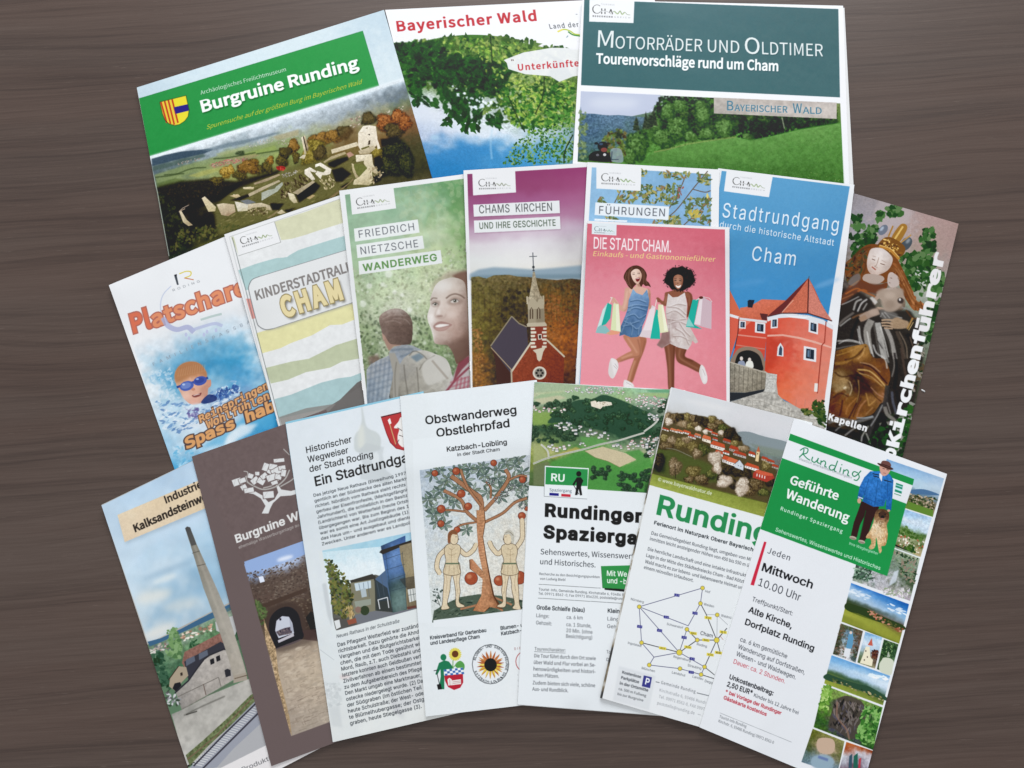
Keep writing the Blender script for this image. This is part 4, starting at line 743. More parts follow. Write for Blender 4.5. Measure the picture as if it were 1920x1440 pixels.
    P.grid([(1330, 670), (1790, 670), (1730, 1430), (1330, 1300)], ['d0503e d85c48 d86a58 d87868', 'cc4838 d86450 dc7462 d87c6c', 'c84434 d05040 dc7460 d8806e', 'c84632 d85a44 dc745c d8806c', 'cc4a34 dc6848 de7a60 d88470', 'd05038 e07250 e0806a d88a76', 'd4583c e0785a dc8468 d08c78'], poly=tw, lum=.02, lcell=30, warp=.3)
    P.poly([(1345, 690), (1400, 672), (1500, 668), (1620, 680), (1720, 710), (1784, 750), (1784, 776), (1720, 742), (1600, 706), (1500, 694), (1400, 700), (1348, 722)], 'd4d8de'); P.poly([(1470, 680), (1620, 690), (1600, 702), (1500, 694)], 'e8eaee', a=.8)
    P.poly([(1348, 810), (1450, 806), (1560, 824), (1660, 850), (1776, 890), (1774, 900), (1650, 862), (1560, 838), (1450, 818), (1346, 822)], 'e0a898')
    P.poly([(1450, 860), (1520, 842), (1600, 850), (1500, 850), (1440, 900)], 'e08070', a=.5, blur=4); P.poly([(1360, 830), (1460, 826), (1560, 850), (1450, 880), (1400, 1000), (1345, 1050)], 'b43c30', a=.35, blur=12)
    P.poly([(1350, 686), (1400, 640), (1460, 590), (1540, 510), (1622, 430), (1660, 500), (1700, 590), (1740, 660), (1778, 716), (1700, 690), (1610, 664), (1500, 660), (1440, 666)], 'c05a44')
    P.poly([(1622, 430), (1616, 662), (1445, 662), (1500, 600), (1560, 520)], 'c86a52'); P.poly([(1622, 430), (1616, 664), (1700, 690), (1778, 716), (1740, 660), (1690, 580)], 'cc7c6c'); P.poly([(1350, 684), (1400, 640), (1460, 590), (1540, 510), (1622, 430), (1560, 516), (1500, 590), (1445, 660)], '6c3434')
    P.tone([(1445, 662), (1622, 430), (1778, 716)], .08, 6); P.line([(1622, 440), (1616, 664)], 7, '4c2828'); P.line([(1625, 420), (1622, 440)], 4, '4c4c54'); P.line([(1350, 688), (1440, 666), (1616, 666), (1778, 718)], 7, '4c3034'); P.line([(1445, 660), (1520, 578)], 5, 'e0a890')
    win(1372, 700, 46, 68, -4); win(1624, 712, 62, 78, 18); win(1590, 884, 84, 92, 16)
    P.poly([(1410, 950), (1416, 890), (1434, 862), (1454, 895), (1454, 955)], 'd8dce0'); P.poly([(1422, 944), (1426, 900), (1436, 880), (1446, 902), (1444, 948)], '3c4c60')
    P.line([(1738, 722), (1728, 860), (1710, 880), (1680, 1200)], 7, 'a04438'); P.poly([(1662, 1132), (1684, 1134), (1680, 1190), (1658, 1188)], 'e0dcd8')
    # bridge wall, planks, masonry
    P.poly([(1085, 985), (1345, 1062), (1412, 1074), (1404, 1190), (1330, 1170), (1195, 1196), (1080, 1194)], '8c8478')
    P.grid([(1085, 990), (1345, 1062), (1330, 1180), (1080, 1194)], ['8c8678 a09888 948c7c 8c8474', '787064 8c8474 847c6c 746c60'], poly=[(1085, 990), (1345, 1064), (1332, 1172), (1195, 1194), (1080, 1192)], lum=.12, lcell=10)
    for i in range(9): x = 1100+i*30; P.line([(x, 996+i*8), (x-4, 1190-i*2)], 3, '4c463e', a=.7)
    P.line([(1085, 988), (1345, 1064)], 7, 'b4ac9c'); P.poly([(1085, 1194), (1195, 1196), (1330, 1172), (1320, 1190), (1090, 1258)], '33363a')
    P.poly([(1340, 1064), (1412, 1074), (1402, 1196), (1330, 1190)], 'bcbab4'); P.tone([(1340, 1064), (1412, 1074), (1402, 1196), (1330, 1190)], .12, 8)
    P.poly([(1085, 1260), (1320, 1190), (1402, 1192), (1500, 1290), (1600, 1330), (1690, 1350), (1720, 1440), (1040, 1440), (1080, 1260)], 'b0aca4'); P.tone([(1085, 1260), (1320, 1190), (1402, 1192), (1500, 1290), (1600, 1330), (1690, 1350), (1720, 1440), (1040, 1440)], .14, 14)
    for y0, y1 in ((1240, 1300), (1270, 1340), (1300, 1380), (1340, 1420), (1380, 1460)): P.line([(1090, y0+10), (1300, y0+10), (1500, y1+20), (1700, y1+40)], 2.5, '7c766c', a=.6)
    for x in (1180, 1250, 1330, 1400, 1470, 1540, 1600, 1660): P.lines([[(x, 1240), (x-4, 1290)], [(x-30, 1300), (x-34, 1370)], [(x+20, 1330), (x+16, 1420)]], 2.5, '7c766c', a=.5)
    P.leaves([(1540, 1290), (1640, 1310), (1700, 1290), (1720, 1340), (1600, 1345)], 60, (7, 16), ['5c6c38', '44582c', '7c7c48', '34441f'], asp=.6)
    P.leaves([(1650, 1260), (1720, 1250), (1740, 1430), (1690, 1400), (1650, 1300)], 110, (8, 17), ['2f4424', '3c5228', '28381c', '4c6030'], asp=.7)
p_tower()

# ============ 10 pink shopping guide (A6)
def p_shop():
    P = new('shop', mkquad((1101.6, 414), (1365, 426), (1088, 718), .1038, .148), 103.8, 148, R=5)
    P.img[:] = hx('e4e2e4'); P.fr(1060, 400, 3.5556)
    q = [(147, 68), (1064, 108), (1074, 1262), (98, 1150)]
    P.grid(q, ['cc6474 d06a7a cc6474', 'd87686 dc7e8c d47080', 'e08a98 e08c98 d87c8a', 'e4909c e4929e dc828e', 'e4929e e4949e dc848e', 'e4909c e2909a da828c'], warp=.2, lum=.008)
    P.poly([(178, 62), (342, 70), (340, 148), (176, 138)], 'd8e0e4'); logo(P, (196, 126), (328, 134), None, green='7cb4c0', dark='4c5c64')
    P.text('DIE STADT CHAM.', (188, 234), (704, 260), 76, 'f2e4e6', bold=.016, sp=.98)
    P.text('Einkaufs - und Gastronomieführer', (184, 284), (998, 322), 32, 'ecd088', k='bf', ital=.2, bold=.008)
    def bag(pts, c, side=None, sc=None):
        P.poly(pts, c)
        if side: P.poly(side, sc)
    P.lines([[(300, 560), (330, 570), (352, 600)], [(290, 610), (312, 560), (330, 600)], [(600, 620), (610, 570), (650, 600)], [(880, 580), (905, 556), (940, 580)]], 5, 'e0dcd0')
    P.fr(1110, 490, 3.967)
    def limb(pts, base, lit, dark, lpts, dpts):
        P.poly(pts, base, smooth=True, blur=.8)
        for q_ in lpts: P.line(q_, 11, lit, smooth=True, a=.55, blur=4)
        for q_ in dpts: P.line(q_, 8, dark, smooth=True, a=.5, blur=3)
    A1 = ('b87c62', 'd8a488', '7c4c3a'); A2 = ('7c4c3a', 'a8745a', '4a2a20')
    limb([(345, 555), (405, 575), (388, 660), (358, 735), (332, 810), (300, 900), (262, 892), (285, 800), (312, 725), (330, 660)], 'a86c52', A1[1], A1[2], [[(320, 740), (295, 810), (275, 885)]], [[(395, 590), (375, 670), (345, 740), (318, 820), (295, 890)]])
    limb([(235, 550), (345, 555), (362, 630), (370, 685), (345, 715), (290, 722), (205, 750), (175, 768), (165, 745), (200, 715), (262, 680), (292, 662), (262, 615)], *A1, [[(265, 570), (305, 630), (335, 680)], [(300, 690), (220, 720)]], [[(340, 580), (360, 660), (350, 705), (290, 716), (210, 745)]])
    limb([(540, 605), (620, 605), (618, 690), (612, 760), (608, 960), (570, 960), (560, 800), (548, 700)], *A2, [[(565, 620), (575, 720), (582, 940)]], [[(610, 620), (608, 720), (602, 940)]])
    limb([(628, 635), (702, 645), (692, 705), (752, 735), (822, 785), (805, 828), (710, 785), (642, 752), (622, 705)], *A2, [[(655, 650), (650, 710), (690, 745), (790, 800)]], [[(695, 660), (684, 715), (750, 745)]])
    for sh in ([(140, 725), (160, 722), (188, 742), (196, 790), (166, 862), (142, 868), (122, 832), (126, 770)], [(812, 770), (836, 790), (858, 860), (852, 905), (826, 908), (800, 842), (798, 810)], [(240, 884), (270, 890), (304, 912), (310, 936), (238, 936)]):
        P.poly(sh, 'd4ccca', smooth=True); P.poly([(x*.96+sh[0][0]*.04, y*.97+sh[0][1]*.03) for x, y in sh[:5]], 'e8e4e4', a=.6, blur=3)
    P.lines([[(170, 760), (190, 790)], [(160, 775), (184, 800)], [(822, 800), (842, 850)], [(255, 900), (295, 922)]], 3, '9c9494', a=.8)
    limb([(248, 200), (288, 208), (276, 290), (264, 352), (242, 374), (206, 360), (178, 312), (150, 284), (162, 268), (198, 312), (224, 328), (238, 270)], 'd0a08c', 'e4bca8', '9c6c58', [[(262, 220), (250, 300), (235, 350)]], [[(276, 280), (262, 350), (240, 370)]])
    limb([(408, 210), (434, 222), (434, 320), (452, 340), (432, 362), (414, 330)], 'c08c76', 'd8a890', '8c5c4a', [], [[(430, 240), (428, 330)]])
    limb([(545, 232), (578, 238), (562, 318), (536, 332), (500, 302), (478, 278), (492, 268), (528, 296), (538, 270)], '8c5844', 'b07c64', '54301f', [[(556, 250), (546, 310)]], [])
    limb([(698, 230), (742, 246), (748, 330), (722, 400), (704, 412), (710, 330)], '7c4a38', 'a8745c', '482820', [[(722, 250), (726, 330)]], [[(742, 300), (716, 396)]])
    P.poly([(278, 205), (322, 190), (330, 160), (362, 160), (372, 190), (416, 208), (402, 245), (290, 245)], 'd8ac98', smooth=True); P.poly([(330, 165), (362, 160), (366, 185), (345, 190)], '9c6c5a', a=.6, blur=3)
    P.poly([(553, 234), (605, 214), (618, 196), (662, 196), (684, 222), (722, 240), (702, 272), (570, 268)], '8c5844', smooth=True); P.poly([(618, 200), (662, 200), (650, 222), (625, 220)], '54301f', a=.6, blur=3)
    def dress(pts, rows, dk_, lt_, folds):
        P.grid([(min(x for x, y in pts), 200), (max(x for x, y in pts), 200), (max(x for x, y in pts), 660), (min(x for x, y in pts), 660)], rows, poly=pts, smooth=False, warp=.4, wcell=40, lum=.02)
        P.lines(folds, 8, dk_, smooth=True, a=.6, blur=2); P.lines([[(x+3, y-8) for x, y in f_] for f_ in folds], 6, lt_, smooth=True, a=.5, blur=2)
    dress([(305, 205), (330, 235), (375, 252), (410, 208), (426, 290), (418, 350), (398, 430), (376, 480), (366, 540), (340, 562), (290, 566), (240, 545), (203, 556), (215, 480), (245, 410), (266, 350), (272, 290)], ['88a8c8 84a8cc 7496bc', '7c9cc0 6c8cb4 5c7ca4', '587aa0 6888b0 4c6c94', '506f94 4c6a90 6080a8', '4c6a8c 5878a0 4c6c90', '44607f 4c6c90 3c5878'], '34506f', 'a4c0dc',
          [[(285, 300), (340, 290), (400, 310)], [(268, 345), (330, 330), (410, 340)], [(262, 380), (320, 350), (400, 370)], [(250, 420), (310, 400), (350, 430), (400, 400)], [(236, 450), (280, 470), (350, 450)], [(225, 490), (290, 480), (330, 510), (370, 480)], [(215, 540), (240, 480), (260, 430)], [(290, 560), (300, 500), (280, 460)], [(340, 555), (350, 500), (390, 430)], [(300, 330), (270, 400), (240, 440)]])
    dress([(566, 238), (600, 268), (640, 264), (690, 232), (708, 320), (702, 420), (735, 500), (790, 600), (770, 612), (745, 590), (738, 620), (712, 658), (640, 640), (580, 612), (520, 646), (482, 622), (510, 580), (520, 530), (560, 470), (546, 380)], ['c8bcbc d8cecc d0c6c4', 'ccc0bc dcd2d0 ccc0bc', 'b09c98 d0c4c0 c4b6b0', '9c8480 ccbebc c8bab4', 'a48c86 d4cac6 c0b0aa', '84605c d0c6c4 cabeba'], '947e78', 'ece6e4',
          [[(560, 340), (640, 350), (700, 400)], [(555, 390), (620, 370), (690, 420)], [(560, 430), (620, 440), (700, 430)], [(570, 470), (640, 450), (720, 480)], [(600, 380), (580, 480), (585, 600)], [(650, 460), (690, 520), (730, 560)], [(620, 500), (680, 540), (720, 620)], [(600, 560), (660, 560), (720, 590)], [(580, 340), (640, 320), (700, 330)]])
    P.poly([(520, 530), (575, 520), (580, 612), (520, 646), (482, 622), (510, 580)], '84605c', a=.75, blur=3)
    # heads
    h1 = [(235, 120), (245, 85), (270, 52), (310, 32), (350, 34), (388, 60), (408, 100), (404, 140), (424, 160), (437, 192), (418, 182), (398, 184), (380, 170), (365, 190), (345, 160), (310, 190), (296, 208), (270, 186), (250, 150)]
    P.poly(h1, '54382f', smooth=True); P.lines([[(260, 80), (250, 130), (275, 180)], [(280, 60), (268, 120), (290, 195)], [(385, 70), (395, 130), (410, 170)], [(370, 60), (382, 120), (385, 165)], [(300, 45), (278, 90), (275, 140)]], 6, '8c6450', smooth=True, a=.6, blur=2)
    f1 = [(290, 82), (318, 58), (350, 62), (370, 100), (364, 135), (350, 162), (334, 168), (312, 150), (296, 120)]
    P.grid([(288, 56), (372, 56), (372, 170), (288, 170)], ['e4c4b4 e8ccbc d0a490', 'e8c8b8 e8ccbc cca08c', 'e0b8a6 dcb4a2 b88874'], poly=f1, smooth=True, lum=0); P.poly([(326, 128), (356, 122), (352, 142), (338, 152), (328, 144)], '7c2c30', smooth=True); P.line([(330, 130), (353, 126)], 4, 'f0e8e6'); P.lines([[(302, 98), (318, 96)], [(338, 92), (356, 92)]], 4, '3c2824', a=.85); P.lines([[(300, 88), (318, 84)], [(338, 80), (358, 82)]], 3, '6c4c40', a=.7); P.line([(328, 98), (326, 116), (334, 118)], 3, 'b88a78', a=.7)
    t = np.linspace(0, 6.28, 40)[:-1]; P.poly(np.stack([652+112*np.cos(t)*(1+.05*np.sin(t*7)), 128+88*np.sin(t)*(1+.07*np.cos(t*9))], 1), '241a1c', smooth=True, blur=1)
    P.leaves(np.stack([652+126*np.cos(t), 128+98*np.sin(t)], 1), 420, (3, 8), ['2c2024', '1c1418', '3a2c2e', '241a1c'], asp=.4)
    P.grid([(602, 98), (680, 98), (680, 208), (602, 208)], ['8c5c48 a87860 84503c', '9c6852 b4846c 84503c', '8c5844 a06c56 6c4030'], poly=[(605, 130), (615, 108), (640, 98), (668, 108), (678, 135), (672, 175), (652, 204), (636, 206), (612, 180)], smooth=True, lum=0); P.poly([(622, 178), (642, 184), (662, 176), (654, 194), (638, 197), (628, 190)], 'f0e6e2', smooth=True); P.lines([[(614, 142), (628, 140)], [(650, 142), (666, 146)]], 5, '1c1214', a=.9); P.lines([[(612, 130), (630, 126)], [(650, 128), (668, 134)]], 3, '2c1c1c', a=.8); P.ell(638, 162, 8, 5, '6c4030', a=.8, blur=1); P.ell(640, 150, 6, 12, 'c49478', a=.5, blur=3)
    P.fr(1060, 400, 3.5556)
    # bags
    P.poly([(250, 640), (282, 596), (306, 610), (250, 745), (202, 796)], 'a8d4d0'); P.poly([(282, 596), (310, 610), (300, 700), (270, 740), (240, 750)], '2ca898'); P.poly([(202, 796), (222, 745), (270, 750), (302, 790), (296, 806)], '88b8b8'); P.poly([(250, 640), (270, 620), (240, 740), (215, 760)], 'c4dcd8')
    P.poly([(320, 600), (356, 604), (370, 790), (302, 778), (310, 700)], 'd4dcb0'); P.poly([(336, 610), (354, 606), (366, 784), (340, 780)], 'e4e4c8'); P.poly([(270, 800), (310, 778), (368, 792), (350, 806), (300, 812)], 'e09c74', a=.8)
    P.poly([(578, 612), (602, 624), (570, 832), (492, 822), (530, 740)], 'd8c8cc'); P.poly([(560, 640), (600, 624), (580, 780), (520, 780)], 'e8dcde', a=.7); P.poly([(606, 640), (624, 650), (632, 838), (566, 836), (590, 700)], '2cb09c'); P.poly([(620, 606), (650, 610), (686, 790), (632, 798), (616, 680)], 'dcdcb4'); P.poly([(640, 612), (652, 610), (684, 780), (660, 786)], 'e8e8cc')
    P.poly([(848, 576), (890, 574), (858, 740), (912, 772), (804, 756), (820, 690)], '2cac9c'); P.poly([(820, 690), (850, 740), (860, 756), (806, 752)], '88c8c0'); P.poly([(916, 556), (976, 590), (974, 772), (890, 750), (858, 738), (896, 600)], 'c8b0b8'); P.poly([(896, 570), (916, 556), (900, 745), (860, 738)], 'e0d4d8')
    P.lines([[(900, 580), (920, 556), (960, 566), (978, 590)], [(870, 580), (900, 560)]], 4, 'd8d0cc'); P.ell(318, 590, 12, 10, 'd4a490'); P.ell(905, 562, 14, 9, '5c3428'); P.ell(622, 580, 10, 14, '8c5644')
p_shop()

# ============ 11 church guide with carved Madonna (right)
def p_guide():
    P = new('guide', mkquad((1797.3, 419.5), (1604, 363.3), (1692, 858), .105, .210, anchor='TR'), 105, 210)
    P.img[:] = hx('a09490'); P.fr(1320, 300, 3.5556)
    P.grid([(880, 150), (1720, 420), (1330, 2000), (500, 1800)], ['8c8488 948c90 a89898 a88c88 a88a84', '908a90 98929a b0a0a0 aa9088 a88c86', '948c8c a09aa0 a89890 9c8c80 a0908c', '7c6c60 84786c 7c7468 98a090 a8a0a0', '4c4038 4c4440 6c6458 84907c 949c94', '302c2c 3c3834 5c544c 5c6450 7c8474', '2c2826 3c3630 4c443c 3c4030 5c6450', '3c3024 5c4830 3c3630 2c2c24 4c5440', '5c4020 6c4c28 4c3c30 2c2824 4c5440', '4c341c 5c4020 3c342c 242820 2c4428', '302c28 302c2c 2c2c2a 203420 2c4428'], warp=.3, lum=.04)
    P.poly([(1170, 262), (1380, 330), (1370, 420), (1150, 480), (1140, 330)], 'b4a8aa', a=.6, blur=3); P.line([(1384, 335), (1375, 500)], 3, 'c4b0b0', a=.5)
    gr = ['2c4c28', '3c6434', '284020', '4c7440', '34582c', '5c7c4c']
    for rg, n in [([(1215, 310), (1300, 300), (1310, 370), (1250, 390), (1220, 360)], 26), ([(1150, 350), (1200, 350), (1200, 400), (1160, 400)], 8), ([(980, 370), (1040, 360), (1060, 460), (980, 480)], 18), ([(1050, 440), (1150, 440), (1160, 560), (1060, 570)], 34), ([(970, 500), (1050, 490), (1060, 620), (1000, 660)], 30),
                  ([(1440, 480), (1540, 450), (1530, 560), (1440, 560)], 26), ([(1450, 540), (1540, 560), (1520, 640), (1460, 630)], 20), ([(1310, 640), (1480, 610), (1540, 700), (1500, 800), (1400, 880), (1330, 780)], 120), ([(1480, 700), (1600, 760), (1580, 900), (1440, 900)], 70), ([(1500, 920), (1580, 940), (1520, 1200), (1480, 1200)], 60)]:
        P.leaves(rg, n, (14, 30), gr, asp=.8, pointy=True)
    P.leaves([(1400, 700), (1560, 780), (1540, 860), (1420, 860)], 20, (6, 14), ['c4c4c0', 'b0b4ac'])
    # hair
    P.poly([(1000, 640), (1060, 580), (1130, 560), (1250, 590), (1300, 680), (1340, 760), (1380, 850), (1420, 940), (1480, 980), (1400, 1000), (1330, 900), (1270, 780), (1200, 820), (1040, 800), (960, 820), (940, 700)], '7c4828', smooth=True)
    P.leaves([(1260, 680), (1320, 740), (1400, 900), (1480, 980), (1400, 1000), (1320, 880)], 90, (12, 28), ['9c5c34', '6c3c20', 'b87444', '7c4828'], asp=.4, ang=(30, 90))
    P.leaves([(940, 700), (1000, 640), (1060, 590), (1080, 640), (1040, 760), (950, 820)], 70, (10, 26), ['5c3c28', '3c2820', '7c5434', '4c4c34'], asp=.4)
    # crown
    P.ell(1194, 466, 40, 26, '6c7484', rot=-50); P.ell(1186, 458, 18, 9, 'a4b0c0', rot=-50, blur=2); P.ell(1346, 560, 52, 34, '4c545c', rot=-50); P.ell(1360, 540, 20, 10, '8c949c', rot=-50, blur=3)
    P.poly([(1250, 520), (1300, 440), (1330, 424), (1354, 440), (1346, 480), (1290, 560)], 'a07030', smooth=True); P.line([(1270, 530), (1326, 444)], 12, 'd8b060', smooth=True); P.line([(1230, 510), (1260, 440)], 10, 'a87838'); P.line([(1300, 560), (1380, 500)], 9, 'b88848')
    P.poly([(1150, 580), (1200, 520), (1260, 520), (1340, 580), (1320, 640), (1260, 640), (1190, 590)], '7c5024', smooth=True); P.leaves([(1150, 570), (1200, 520), (1300, 560), (1320, 640), (1220, 600)], 40, (7, 16), ['c89848', '8c5c28', '5c3c1c', 'e0b868'], asp=.5)
    P.line([(1170, 575), (1240, 600), (1300, 660)], 20, 'b87c34', smooth=True); P.line([(1172, 568), (1244, 592), (1300, 648)], 5, 'e4bc70', smooth=True)
    # face
    f = [(1120, 590), (1190, 590), (1250, 640), (1256, 680), (1230, 730), (1180, 760), (1130, 768), (1096, 740), (1086, 690), (1096, 630)]
    P.grid([(1086, 590), (1256, 600), (1240, 768), (1080, 768)], ['ccbcb4 d8ccc8 d0c4c0', 'ccb8ae e0d4ce c4b4ac', 'c4aca0 d8c8be b8a49a', 'b89c90 ccb4a8 a48c80'], poly=f, smooth=True, lum=.015, lcell=30)
    P.line([(1120, 660), (1140, 668)], 5, '6c4c40'); P.line([(1176, 690), (1206, 700)], 5, '6c4c40'); P.line([(1166, 650), (1150, 700), (1136, 708), (1156, 716)], 5, 'a4887a', smooth=True, a=.8); P.line([(1120, 712), (1144, 732)], 9, 'a85c4c'); P.lines([[(1124, 640), (1146, 646)], [(1184, 668), (1214, 684)]], 4, '9c8074', a=.6)
    P.poly([(1080, 760), (1180, 770), (1200, 800), (1140, 830), (1060, 800)], 'b09c90', smooth=True); P.poly([(1050, 800), (1140, 836), (1220, 820), (1200, 870), (1080, 880), (1030, 840)], '7c4424', smooth=True)
    # child
    P.poly([(1230, 760), (1260, 750), (1300, 790), (1300, 830), (1250, 850), (1224, 820)], 'c4b0a8', smooth=True); P.leaves([(1250, 740), (1300, 750), (1340, 820), (1320, 840), (1280, 780)], 24, (8, 18), ['8c5430', 'b07444', '6c3c24'], asp=.6)
    P.poly([(1200, 860), (1290, 850), (1330, 900), (1340, 980), (1280, 1020), (1220, 1010), (1190, 940), (1150, 900)], 'b09c90', smooth=True); P.grid([(1150, 850), (1340, 850), (1340, 1020), (1150, 1020)], ['c0aca0 b8a498 8c786c', 'b49c8c bca898 84705f', '9c8474 a48c7c 6c5c4c'], poly=[(1200, 860), (1290, 850), (1330, 900), (1340, 980), (1280, 1020), (1220, 1010), (1190, 940), (1150, 900)], smooth=True, lum=.06, lcell=20)
    P.line([(1200, 900), (1150, 920), (1130, 960)], 24, 'a89080', smooth=True); P.line([(1220, 1010), (1150, 1000), (1100, 1040), (1050, 1070)], 40, 'b09480', smooth=True)
    # mantle and folds
    P.fr(1550, 420, 3.967)
    P.poly([(60, 560), (120, 480), (240, 500), (330, 560), (380, 640), (620, 640), (700, 760), (720, 1000), (640, 1400), (-80, 1400), (0, 900)], '34302e', a=.95, blur=6)
    P.poly([(160, 470), (180, 400), (230, 365), (270, 430), (400, 450), (450, 440), (380, 520), (250, 500), (110, 600), (90, 560)], '6c4030', smooth=True, a=.9, blur=3); P.poly([(160, 440), (190, 390), (240, 370), (250, 410), (200, 460)], '74706e', smooth=True, a=.8, blur=2); P.lines([[(140, 520), (220, 480), (270, 500), (360, 540)], [(230, 500), (270, 490), (300, 500)]], 11, 'a85c30', smooth=True, blur=1); P.lines([[(110, 560), (200, 520)], [(170, 470), (240, 420)]], 6, 'c88048', smooth=True, a=.6, blur=2)
    LT, MD, DK = 'b0aca6', '6c645e', '1c1a1a'
    for pts, w_, c in [([(110, 600), (160, 580), (240, 540)], 5, 'd8d4d0'), ([(200, 640), (220, 580), (260, 560)], 12, LT), ([(230, 650), (260, 590), (300, 560)], 10, 'd0ccc8'), ([(215, 650), (240, 600)], 6, DK), ([(270, 640), (300, 590)], 8, LT), ([(90, 750), (130, 710), (200, 660)], 16, MD), ([(100, 760), (150, 720), (180, 700)], 8, LT), ([(240, 700), (200, 780), (180, 860)], 14, DK),
                       ([(240, 760), (255, 860), (300, 940)], 12, LT), ([(230, 780), (250, 900)], 7, 'c8c4c0'), ([(190, 700), (230, 680), (300, 660)], 12, '7c5438'), ([(330, 720), (300, 800), (320, 960)], 50, '9c968e'), ([(380, 740), (400, 850), (430, 1000)], 44, 'b4b0aa'), ([(440, 770), (480, 860), (510, 1000)], 30, 'a49e98'), ([(350, 740), (370, 860), (390, 980)], 9, '5c5650'),
                       ([(420, 780), (460, 880), (480, 960)], 9, '4c4844'), ([(300, 800), (320, 900), (350, 990)], 8, 'd4d0ca'), ([(400, 760), (430, 860), (460, 990)], 7, 'dcd8d2'), ([(520, 800), (560, 900), (580, 1000)], 22, '54483f'), ([(540, 800), (590, 900), (600, 1000)], 7, '8c7864'), ([(600, 820), (640, 900), (650, 1000)], 30, '2c2826'), ([(620, 840), (650, 940)], 8, '6c5c50'),
                       ([(80, 870), (180, 870), (260, 890)], 12, 'a8a49e'), ([(90, 890), (160, 860), (250, 880)], 5, 'e0dcd8'), ([(70, 930), (160, 910), (260, 900)], 10, MD), ([(560, 620), (620, 640), (700, 690)], 10, '8c8a88'), ([(590, 640), (640, 700), (680, 700)], 12, '5c3c28')]:
        P.line(pts, w_, c, smooth=True, a=.85, blur=2)
    # arm, legs and hand
    P.line([(260, 700), (320, 670), (380, 650)], 52, 'a08878', smooth=True, blur=1); P.line([(250, 712), (290, 690)], 34, '9c7c64', smooth=True, blur=1); P.ell(350, 655, 34, 26, 'b49c8c', a=.7, blur=6)
    P.lines([[(400, 690), (430, 660), (520, 690), (560, 700)]], 8, 'd0ccc8', smooth=True, a=.8, blur=1); P.poly([(400, 640), (480, 650), (530, 680), (480, 740), (410, 700)], '6c6864', smooth=True, a=.8, blur=3); P.lines([[(410, 660), (440, 700)], [(430, 655), (470, 700)]], 5, 'c4c0bc', a=.8, blur=1)
    P.poly([(480, 720), (520, 694), (570, 712), (610, 730), (600, 770), (540, 780), (480, 770)], 'a08468', smooth=True, blur=1); P.lines([[(410, 716), (450, 712), (500, 716)], [(408, 736), (450, 734), (490, 742)], [(412, 756), (450, 756), (490, 764)], [(430, 774), (460, 776), (490, 778)]], 13, 'a88c72', smooth=True); P.lines([[(412, 726), (480, 728)], [(412, 747), (480, 752)], [(424, 767), (480, 771)]], 3, '5c4434', smooth=True, a=.8); P.line([(600, 780), (630, 720), (640, 700)], 12, 'b08448', smooth=True, blur=1); P.line([(610, 790), (645, 730)], 5, 'e0b870', a=.8)
    # child's arm and robe of hair
    P.poly([(370, 510), (420, 480), (470, 490), (560, 480), (570, 540), (520, 640), (440, 650), (410, 600), (400, 560)], 'a49080', smooth=True, a=.9, blur=4); P.ell(470, 600, 40, 34, '8c7868', a=.6, blur=10); P.ell(470, 530, 40, 26, 'bca898', a=.6, blur=10); P.poly([(320, 550), (340, 540), (380, 580), (360, 600)], 'c4c0bc', a=.9, blur=1); P.ell(550, 570, 24, 22, '3c3432', a=.9, blur=2); P.ell(545, 562, 8, 10, 'c8c4c0')
    P.poly([(460, 400), (480, 370), (520, 380), (540, 420), (530, 460), (490, 470), (460, 440)], 'bcaaa2', smooth=True, blur=1); P.lines([[(472, 400), (486, 404)], [(464, 436), (474, 440)]], 4, '6c4c40'); P.lines([[(500, 320), (540, 380), (560, 440), (600, 520), (640, 600), (720, 620)], [(480, 330), (560, 360), (590, 440), (620, 520), (660, 570)], [(520, 300), (570, 400), (620, 470), (640, 560), (700, 600)], [(490, 350), (540, 350), (570, 400)]], 14, '84502f', smooth=True, a=.85, blur=1.5); P.lines([[(510, 330), (550, 390), (600, 500), (650, 600)], [(560, 380), (600, 450), (640, 540), (690, 590)], [(530, 330), (575, 410)]], 5, 'b87c4c', smooth=True, a=.8, blur=1); P.lines([[(530, 400), (580, 480), (620, 580)], [(580, 400), (620, 480)]], 5, '4c2c1c', smooth=True, a=.7, blur=1)
    P.lines([[(300, 190), (270, 240), (250, 300), (220, 340)], [(330, 170), (260, 190), (230, 230), (210, 300)], [(280, 250), (290, 310), (270, 370)], [(240, 200), (200, 250), (210, 300)]], 12, '5c3c28', smooth=True, a=.8, blur=2); P.lines([[(300, 200), (270, 230), (280, 280)], [(250, 210), (225, 250)]], 5, '9c6c48', smooth=True, a=.7, blur=1)
    # gilt robe
    P.fr(1540, 640, 4.533)
    rb = [(100, 110), (200, 60), (330, 30), (390, 30), (420, 110), (460, 145), (530, 150), (575, 230), (585, 310), (560, 400), (550, 500), (500, 530), (480, 560), (430, 620), (330, 650), (240, 680), (130, 650), (60, 600), (60, 560), (90, 300)]
    P.poly(rb, '5a3820', smooth=True, blur=2); P.grid([(60, 30), (590, 30), (590, 680), (60, 680)], ['4c301c 8c6430 a8783c 5c3c20 3c281c', '5c3c20 74481f 9c6c38 6c4424 5c3820', '4c2f1c 5c3c22 5c3820 7c4c28 6c4020', '7c5830 94744a 34201a 7c4c28 744422', '5c4026 9c8054 3c2618 5c3c24 84542f', '5c341c 7c5028 6c4424 8c6034 8c5838', '5c2f1a 84502a 7c4c28 6c4828 54402c', '3c2418 6c4020 8c5c30 5c4028 3c3028'], poly=rb, smooth=True, warp=.35, wcell=60, lum=.05, lcell=30)
